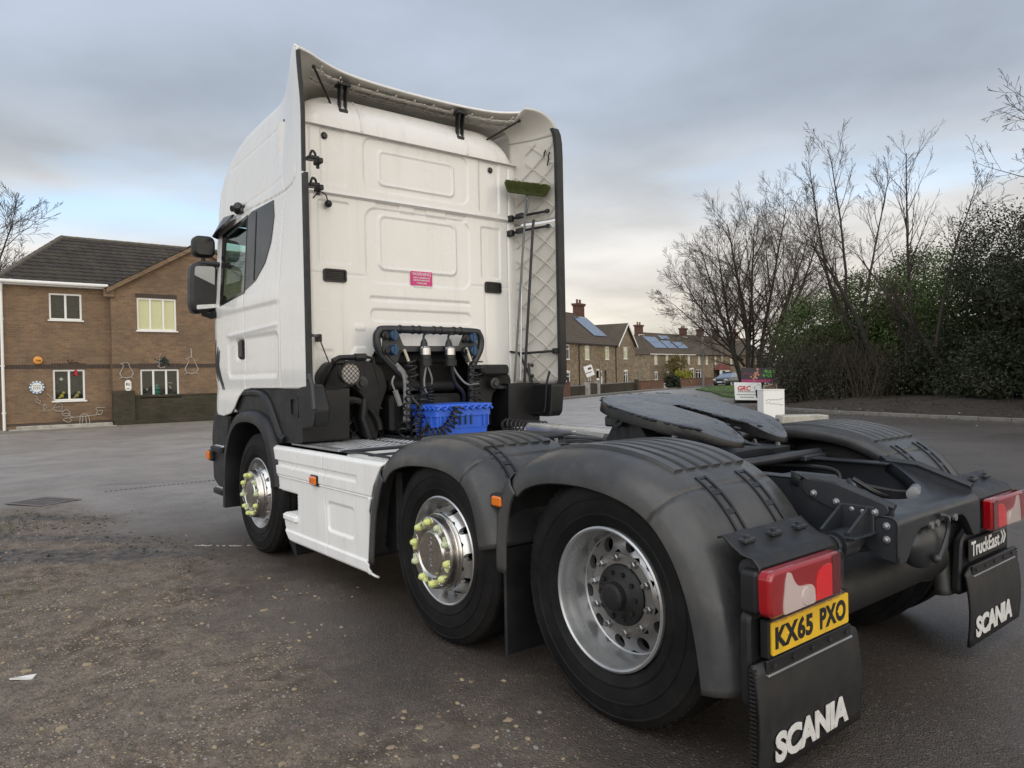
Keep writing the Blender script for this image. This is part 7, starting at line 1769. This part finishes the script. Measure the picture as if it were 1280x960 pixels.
for sg in (1, -1):
    b = B(); b.prism([(1.0, 1.035), (.90, 1.045), (.83, 1.085), (.76, 1.19), (.71, 1.235), (.61, 1.235), (.56, 1.17), (.50, 1.08), (.42, 1.045), (.30, 1.035)], sg*.30, sg*.40, None, .004); pd_ = b.build('pedestal', M_CHAS, truck)
    for xx in (.655, .72): 
        b = B(); b.box(xx-.022, xx+.022, sg*.395, sg*.4035, 1.09, 1.175, .004); b.build('pedestal_slot', M_INK, pd_)
    b = B(); b.cyl((.69, sg*.38, 1.225), (.69, sg*.46, 1.225), .055, 18); b.cyl((.69, sg*.46, 1.225), (.69, sg*.472, 1.225), .03, 12); b.cbox((.75, sg*.44, 1.20), (.05, .05, .06), .01); b.build('pivot_boss', M_CHAS, pd_)
b = B(); b.box(.20, 1.12, -.47, .47, .992, 1.034, .006); b.build('mounting_plate', M_CHAS, truck)
b = B()
for sg in (1, -1):
    for k in range(6): b.lathe([(.016, 0), (.016, .012), (.010, .014), (.010, .024), (0, .025)], 8, Matrix.Translation((.26+.15*k, sg*.435, 1.034)))
b.build('plate_bolt', M_BOLT, truck)
b = B(); b.cyl((.05, -.5, 1.0), (.05, .5, 1.0), .025, 12); b.box(.0, .3, .28, .50, .97, 1.0, .006); b.box(.0, .3, -.50, -.28, .97, 1.0, .006); b.build('slider_bar', M_CHAS, truck)
# clutter ahead of the fifth wheel
rnd = random.Random(21)
b = B(); b.tube([(1.35, -.52, 1.02), (2.55, -.50, 1.02)], .055, 14); b.build('long_air_tank', M_ALU, truck)
b = B()
for k in range(7):
    y = -.30+.1*k; b.tube(catmull([(1.0, y, 1.0), (1.3, y+rnd.uniform(-.06, .06), 1.03), (1.7, y+rnd.uniform(-.08, .08), 1.0), (2.2, y*.7, 1.02), (2.7, y*.5, 1.0)], 5), rnd.uniform(.009, .018), 7)
b.build('chassis_pipes', M_HOSE, truck)
b = B(); b.box(1.25, 1.62, -.30, -.02, .99, 1.045, .01); b.box(1.1, 1.3, .05, .36, .99, 1.03, .008); b.box(1.7, 1.95, -.1, .2, .99, 1.05, .012); b.box(1.15, 1.5, .38, .47, 1.03, 1.05, .004); b.build('valve_bracket', M_CHAS, truck)
b = B(); b.box(1.42, 1.85, -.42, -.30, 1.02, 1.05, .008); b.box(1.55, 1.78, .22, .34, 1.0, 1.035, .01); b.cyl((1.3, .42, 1.05), (1.3, .42, 1.075), .012, 8); b.cyl((1.22, .42, 1.05), (1.22, .42, 1.078), .012, 8); b.cyl((1.3, -.1, 1.04), (1.62, -.16, 1.05), .03, 10); b.build('alloy_bracket', M_STEEL, truck)

# hoses and clips along the rails behind the fifth wheel
for k, (y0, z0, m_) in enumerate(((.30, .93, M_HOSE), (.26, .90, M_HOSE), (-.28, .92, M_HOSE), (-.22, .88, M_HOSEG), (.16, .84, M_HOSE))):
    b = B(); rq = random.Random(k); b.tube(catmull([(-.42+.1*k, y0*.8, z0-.05), (-.15, y0, z0+rq.uniform(-.02, .02)), (.15, y0*1.05, z0+rq.uniform(-.03, .02)), (.5, y0, z0-.02), (1.0, y0*.9, z0)], 6), (.011, .008, .012, .007, .009)[k], 7); b.build('brake_hose', m_, truck)
for x in (-.25, -.05, .12):
    b = B(); b.box(x-.012, x+.012, .24, .34, .875, .955, .003); b.build('hose_clip', M_BOLT, truck)
# ---------------- behind the cab: suspension towers, engine, dark recess
b = B(); b.box(3.62, 5.1, -.95, .95, .55, 1.38, .03); b.box(3.62, 3.68, -1.1, 1.1, 1.0, 1.75); b.box(3.46, 3.68, -.60, .62, 1.69, 1.75); b.build('engine_bay', M_CHASD, truck)
b = B(); b.prism(roundpoly([(.50, .97), (.62, .97), (.66, 1.12), (.62, 1.30), (.72, 1.40), (.98, 1.36), (1.00, 1.50), (.92, 1.60), (.62, 1.62), (.45, 1.56), (.40, 1.40), (.48, 1.20)], .04), 3.30, 3.42, lambda a, c, h: (h, a, c), .01)
tw = b.build('suspension_tower', M_CHASD, truck)
b = B(); L = [(3.27, .78+.28*math.cos(a), 1.02+.28*math.sin(a)) for a in np.linspace(R(10), R(175), 18)]; b.tube(L, .028, 8); b.tube([(3.26, .60, .98), (3.26, .66, 1.15), (3.26, .64, 1.30)], .035, 8); b.build('tower_ring', M_CHASD, tw)
b = B(); T = frame((3.29, .66, 1.43), (0, -1, 0), (0, 0, 1)); b.lathe([(.055, 0), (.055, .03), (.03, .034), (.026, .05), (0, .05)], 18, T); b.build('tower_bush', M_CHAS, tw)
b = B(); b.prism(roundpoly([(-.62, 1.0), (-.50, 1.0), (-.48, 1.35), (-.52, 1.52), (-.90, 1.48), (-.92, 1.38), (-.70, 1.32)], .04), 3.30, 3.40, lambda a, c, h: (h, a, c), .01); tw2 = b.build('suspension_tower', M_CHASD, truck)
b = B(); b.prism(rrect(-.82, -.50, 1.47, 1.57, .04), 3.20, 3.36, lambda a, c, h: (h, a, c), .02); b.build('tower_cover', M_CHASD, tw2)
b = B(); T = frame((3.25, -.66, 1.40), (0, -1, 0), (0, 0, 1)); b.lathe([(.05, 0), (.05, .03), (.03, .034), (.026, .05), (0, .05)], 18, T); b.tube([(3.25, -.70, 1.36), (3.25, -.92, 1.35), (3.3, -1.0, 1.36)], .018, 8); b.build('tower_bush', M_CHAS, tw2)
rnd = random.Random(33); b = B()
for k in range(26):
    y = rnd.uniform(.42, 1.0); z = rnd.uniform(.98, 1.28); p = Vector((rnd.uniform(3.36, 3.5), y, z))
    L = [p]
    for q in range(3): L.append(L[-1]+Vector((rnd.uniform(-.05, .05), rnd.uniform(-.12, .12), rnd.uniform(-.1, .12))))
    b.tube(catmull(L, 4), rnd.uniform(.006, .014), 6)
b.build('engine_wiring', M_HOSE, truck)
b = B(); b.box(3.3, 3.6, -.35, .38, 1.0, 1.32, .03); b.tube([(3.4, -.3, 1.38), (3.4, .36, 1.40)], .05, 12); b.box(3.34, 3.42, .0, .06, .98, 1.62, .01); b.build('gearbox', M_CHASD, truck)
b = B(); b.prism(roundpoly([(-1.08, 1.36), (-.62, 1.38), (-.60, 1.2), (-.72, 1.0), (-.95, 1.0), (-1.09, 1.2)], .03), 3.48, 3.60, lambda a, c, h: (h, a, c)); b.build('inner_wing', M_CHASD, truck)
b = B(); b.prism(roundpoly([(1.1, 1.38), (.52, 1.36), (.50, .96), (1.1, .96)], .03), 3.50, 3.60, lambda a, c, h: (h, a, c))
for k in range(4): b.box(3.46, 3.52, .98+.03*k, .995+.03*k, 1.0, 1.15, .004)
b.build('inner_wing', M_CHASD, truck)
# work lamp
b = B(); T = frame((3.06, .865, 1.505), (0, -1, 0), (0, 0, 1)); b.lathe([(0, -.10), (.05, -.10), (.075, -.06), (.088, -.01), (.092, .02), (.088, .032), (.078, .032), (.076, .02)], 28, T); wl = b.build('work_lamp', M_BPLAS, truck)
b = B(); b.lathe([(0, .018), (.04, .017), (.078, .014)], 28, T); b.build('lamp_glass', M_CLR, wl)
b = B()
for k in range(-3, 4):
    for s_ in (1, -1):
        d = k*.0255; L = math.sqrt(max(0, .079**2-d*d)); c_, s2 = math.cos(R(45*s_)), math.sin(R(45*s_))
        q = [T @ Vector((-L*c_-d*s2, -L*s2+d*c_, .027)), T @ Vector((L*c_-d*s2, L*s2+d*c_, .027))]; b.tube(q, .0028, 5)
b.build('lamp_guard', M_CHASD, wl)
b = B(); b.tube([(3.10, .98, 1.60), (3.10, .93, 1.625), (3.10, .70, 1.635)], .022, 8); b.tube([(3.10, .80, 1.63), (3.10, .71, 1.632)], .030, 10); b.tube([(3.10, .70, 1.635), (3.10, .64, 1.62), (3.10, .635, 1.57)], .012, 6); b.tube([(3.10, .635, 1.57), (3.12, .575, 1.36)], .005, 5); b.cbox((3.12, .93, 1.6), (.05, .10, .05), .01); b.tube([(3.12, .95, 1.60), (3.3, .98, 1.40)], .015, 6)
b.build('lamp_mount', M_BPLAS, wl)

# ---------------- air line frame with couplings and coiled hoses
FX = 3.25
b = B()
L = [(.24, 1.02), (.25, 1.38), (.27, 1.46), (.42, 1.60), (.51, 1.70), (.525, 1.80), (.50, 1.845), (.44, 1.865), (0, 1.868), (-.44, 1.865), (-.50, 1.845), (-.525, 1.79), (-.51, 1.70), (-.44, 1.58), (-.41, 1.48), (-.40, 1.0)]
b.tube([(FX, p.x, p.y) for p in catmull([Vector(q) for q in L], 6)], .033, 12); fr = b.build('air_line_frame', M_CHAS, truck)
b = B(); b.prism(roundpoly([(.47, 1.84), (.33, 1.845), (.28, 1.73), (-.28, 1.735), (-.33, 1.845), (-.47, 1.84), (-.48, 1.72), (-.38, 1.58), (-.34, 1.62), (-.30, 1.69), (.30, 1.68), (.34, 1.60), (.38, 1.58), (.48, 1.72)], .02), FX-.012, FX+.004, lambda a, c, h: (h, a, c), .003); b.build('coupling_plate', M_CHAS, fr)
for y, z in ((.40, 1.81), (.40, 1.69), (-.40, 1.80), (-.40, 1.69)):
    b = B(); T = frame((FX-.012, y+.06, z), (0, -1, 0), (0, 0, 1)); b.lathe([(.036, 0), (.036, .03), (.022, .035), (.02, .05), (0, .05)], 16, T); b.build('coupling_body', M_BPLAS, fr)
    b = B(); T = frame((FX-.012, y-.015, z+.005), (0, -1, 0), (0, 0, 1)); b.lathe([(.042, 0), (.042, .03), (.036, .042), (0, .046)], 18, T); b.box(-.012, .012, -.045, .045, .03, .055, .004, T); b.build('coupling_cap', M_BLUEC, fr)
for y in (.10, -.15):
    b = B(); b.lathe([(.055, 0), (.055, .05), (.045, .055), (.044, .10), (.035, .13), (0, .135)], 18, Matrix.Translation((FX-.06, y, 1.56))); b.build('electric_socket', M_BPLAS, fr)
    b = B(); b.lathe([(.046, 0), (.046, .055), (.03, .07), (0, .072)], 18, Matrix.Translation((FX-.06, y, 1.655))); b.build('socket_collar', M_POL, fr)
    b = B(); b.tube(catmull([(FX-.04, y, 1.72), (FX-.05, y+.01, 1.78), (FX-.02, y-.02, 1.83), (FX-.01, y-.10, 1.85)], 5), .010, 6); b.lathe([(.035, 0), (.03, .05), (.015, .08)], 10, Matrix.Translation((FX-.04, y, 1.71))); b.build('socket_lead', M_HOSE, fr)
for k in range(7):
    b = B(); y = .30-.1*k+rnd.uniform(-.03, .03); b.tube([(FX, y, 1.868), (FX, y-.012, 1.868)], .039, 10); b.build('cable_tie', M_HOSE, fr)
def coil(path, r, wr, turns, n=10, m_=None, name='coiled_hose'):
    P = catmull([Vector(p) for p in path], 12); Lc = [0]
    for i in range(1, len(P)): Lc.append(Lc[-1]+(P[i]-P[i-1]).length)
    out_ = []; K = int(turns*n)
    nrm = None
    for k in range(K+1):
        s_ = Lc[-1]*k/K; i = max(1, min(len(P)-1, next((q for q in range(len(Lc)) if Lc[q] >= s_-1e-9), len(P)-1)))
        f_ = (s_-Lc[i-1])/max(1e-9, Lc[i]-Lc[i-1]); p = P[i-1].lerp(P[i], f_); t = (P[i]-P[i-1]).normalized()
        if nrm is None: nrm = t.orthogonal()
        nrm = (nrm-t*nrm.dot(t)).normalized(); bn = t.cross(nrm); a = 2*math.pi*k/n
        out_.append(p+nrm*math.cos(a)*r+bn*math.sin(a)*r)
    b = B(); b.tube(out_, wr*.72, 6); return b.build(name, m_ or M_HOSE, truck)
coil([(FX-.09, .27, 1.60), (FX-.10, .25, 1.45), (FX-.12, .30, 1.25), (FX-.18, .38, 1.08), (FX-.2, .42, 1.0)], .045, .010, 11)
coil([(FX-.16, .18, 1.38), (FX-.2, .24, 1.2), (FX-.28, .34, 1.06), (FX-.32, .36, 1.0)], .038, .010, 9)
coil([(FX-.03, .05, 1.40), (FX-.03, .04, 1.28), (FX-.03, .04, 1.16)], .034, .009, 9)
coil([(FX-.10, -.40, 1.60), (FX-.10, -.38, 1.48), (FX-.10, -.38, 1.25)], .055, .009, 6)
coil([(2.82, .36, 1.02), (2.80, .26, 1.02), (2.79, .18, 1.04), (2.78, .10, 1.13), (2.775, .06, 1.22)], .042, .011, 10)
coil([(3.0, -.62, 1.02), (2.9, -.55, 1.04), (2.7, -.58, 1.03), (2.45, -.60, 1.03)], .05, .010, 13)
b = B()
b.tube(catmull([(FX-.07, .10, 1.57), (FX-.08, .13, 1.45), (FX-.10, .14, 1.38), (FX-.10, .12, 1.33)], 6), .008, 6); b.tube(catmull([(FX-.07, .09, 1.57), (FX-.07, .05, 1.46), (FX-.05, .04, 1.40)], 6), .008, 6)
b.build('grey_lead', M_HOSEG, truck); b = B(); b.tube(catmull([(FX-.07, -.16, 1.57), (FX-.07, -.22, 1.48), (FX-.09, -.30, 1.40), (FX-.10, -.42, 1.40)], 6), .009, 6)
b.build('grey_lead', M_HOSEG, truck)
b = B(); b.tube(catmull([(FX-.07, -.15, 1.57), (FX-.06, -.19, 1.42), (FX-.06, -.28, 1.32), (FX, -.32, 1.2)], 6), .018, 8); b.tube(catmull([(FX-.16, .30, 1.30), (FX-.25, .20, 1.12), (FX-.3, .34, .99)], 6), .014, 8); b.tube(catmull([(FX-.22, .12, 1.25), (FX-.3, .2, 1.1), (FX-.38, .36, .99)], 6), .008, 6); b.build('loose_hose', M_HOSE, truck)
b = B(); b.tube([(FX-.05, .30, 1.70), (FX-.06, .265, 1.60)], .012, 8); mct = pm('cream_hose_tail', (.55, .50, .38), .5); b.build('hose_tail', mct, fr); b = B(); b.tube([(FX-.05, -.33, 1.72), (FX-.06, -.37, 1.60)], .012, 8); b.build('hose_tail', mct, fr)
b = B(); b.tube(catmull([(FX-.03, .37, 1.58), (FX-.04, .30, 1.50), (FX-.04, .275, 1.40), (FX-.04, .27, 1.1)], 6), .020, 8); b.tube(catmull([(FX-.04, .36, 1.55), (FX-.06, .31, 1.45), (FX-.05, .31, 1.1)], 6), .014, 8); b.tube(catmull([(FX-.05, .40, 1.48), (FX-.07, .43, 1.42), (FX-.06, .38, 1.32)], 6), .008, 6); b.tube([(FX-.08, .41, 1.36), (FX-.07, .36, 1.24)], .022, 8); b.build('pipe_bundle', M_HOSEG, fr)
# ================================================================== LOOSE THINGS ON THE TRUCK
CR = empty('blue_crate', (3.03, -.04, .985), 0, 'blue plastic lidded storage crate standing on the catwalk behind the cab', 'crate')
# outer shell with ribs
b = B()
def shellq(z0, z1, k0, k1): 
    P0 = rrect(-.20*k0, .20*k0, -.275*k0, .275*k0, .03); P1 = rrect(-.20*k1, .20*k1, -.275*k1, .275*k1, .03); n = len(P0)
    b.add([(x, y, z0) for x, y in P0]+[(x, y, z1) for x, y in P1], [(i, (i+1) % n, n+(i+1) % n, n+i) for i in range(n)])
shellq(0, .055, .90, .915); shellq(.055, .06, .915, .935); shellq(.06, .155, .935, .955); shellq(.155, .16, .955, 1.0); shellq(.16, .235, 1.0, 1.0)
b.add([(x*.9, y*.9, 0) for x, y in rrect(-.20, .20, -.275, .275, .03)], [tuple(range(20))]); b.build('box', M_BLUE, CR)
for k in range(4):
    b = B(); y = .10-.055*k; b.box(-.207, -.188, y-.006, y+.006, .09, .17); b.build('slot_rib', M_BLUEC, CR)
for y in (-.235, -.19, .15, .2, .24):
    b = B(); b.box(-.208, -.19, y-.005, y+.005, .075, .17, .002); b.build('wall_rib', M_BLUE, CR)
for x in (-.12, 0, .12):
    for sg in (1, -1):
        b = B(); b.box(x-.006, x+.006, sg*.255, sg*.280, .07, .17, .002); b.build('wall_rib', M_BLUE, CR)
b = B(); L = rrect(-.212, .212, -.287, .287, .03); b.prism(L, .235, .256, lambda a, c, h: (a, c, h), .006)
zig = [(-.275+.55*k/16, .245+(.012 if k % 2 else -.014)) for k in range(17)]
b.tube([(-.213, y, z-.018) for y, z in zig], .010, 6); b.tube([(-.20+.4*k/12, .286, .228+(.012 if k % 2 else -.012)) for k in range(13)], .009, 6); b.build('lid', M_BLUE, CR)
# broom tucked behind the right deflector brackets
BRM = empty('broom', (3.28, -.99, 1.40), 0, 'green bristled broom standing head up against the quilted side deflector', 'broom')
hx, hy, hz = -.10, -.05, 1.78
b = B(); b.tube([(.02, .04, .0), (-.06, .0, 1.0), (hx, hy, hz-.03)], .0105, 8); b.build('handle', M_LAMPG, BRM)
b = B(); b.cbox((hx, hy, hz), (.36, .09, .04), .01, Matrix.Rotation(R(-14), 3, 'Y') @ Matrix.Rotation(R(35), 3, 'Z')); hd = b.build('head', M_BROOM, BRM)
b = B(); rn = random.Random(3); Mh = Matrix.Translation((hx, hy, hz)) @ (Matrix.Rotation(R(-14), 3, 'Y') @ Matrix.Rotation(R(35), 3, 'Z')).to_4x4()
for k in range(1500):
    p = Vector((rn.uniform(-.185, .185), rn.uniform(-.055, .055), .0)); t = p+Vector((rn.gauss(0, .008)+p.x*.12, rn.gauss(0, .008)+p.y*.6, .080+rn.uniform(-.014, .014))); w_ = Vector((.004, .002, 0)); b.add([tuple(Mh @ (p-w_)), tuple(Mh @ (p+w_)), tuple(Mh @ (t+w_*.6)), tuple(Mh @ (t-w_*.6))], [(0, 1, 2, 3)])
b.build('bristles', M_BROOM, BRM, 0, False, kind='stuff')
b = B(); b.tube([(hx, hy, hz-.02), (hx-.03, hy, hz-.09), (hx-.01, hy+.01, hz-.20), (hx+.03, hy+.02, hz-.22)], .010, 6); b.build('bracket', M_LAMPG, BRM)
# thin steel load bar beside it
LB = empty('load_bar', (3.22, -1.03, 1.40), 0, 'thin dark steel bar standing beside the broom handle', 'bar'); b = B(); b.tube([(.03, 0, 0), (-.09, -.04, 1.46), (-.10, -.045, 1.52)], .013, 8); b.build('rod', M_CHAS, LB); b = B(); b.tube([(.04, .035, .02), (.0, .02, 1.28)], .008, 6); b.build('thin_rod', M_ALU, LB)
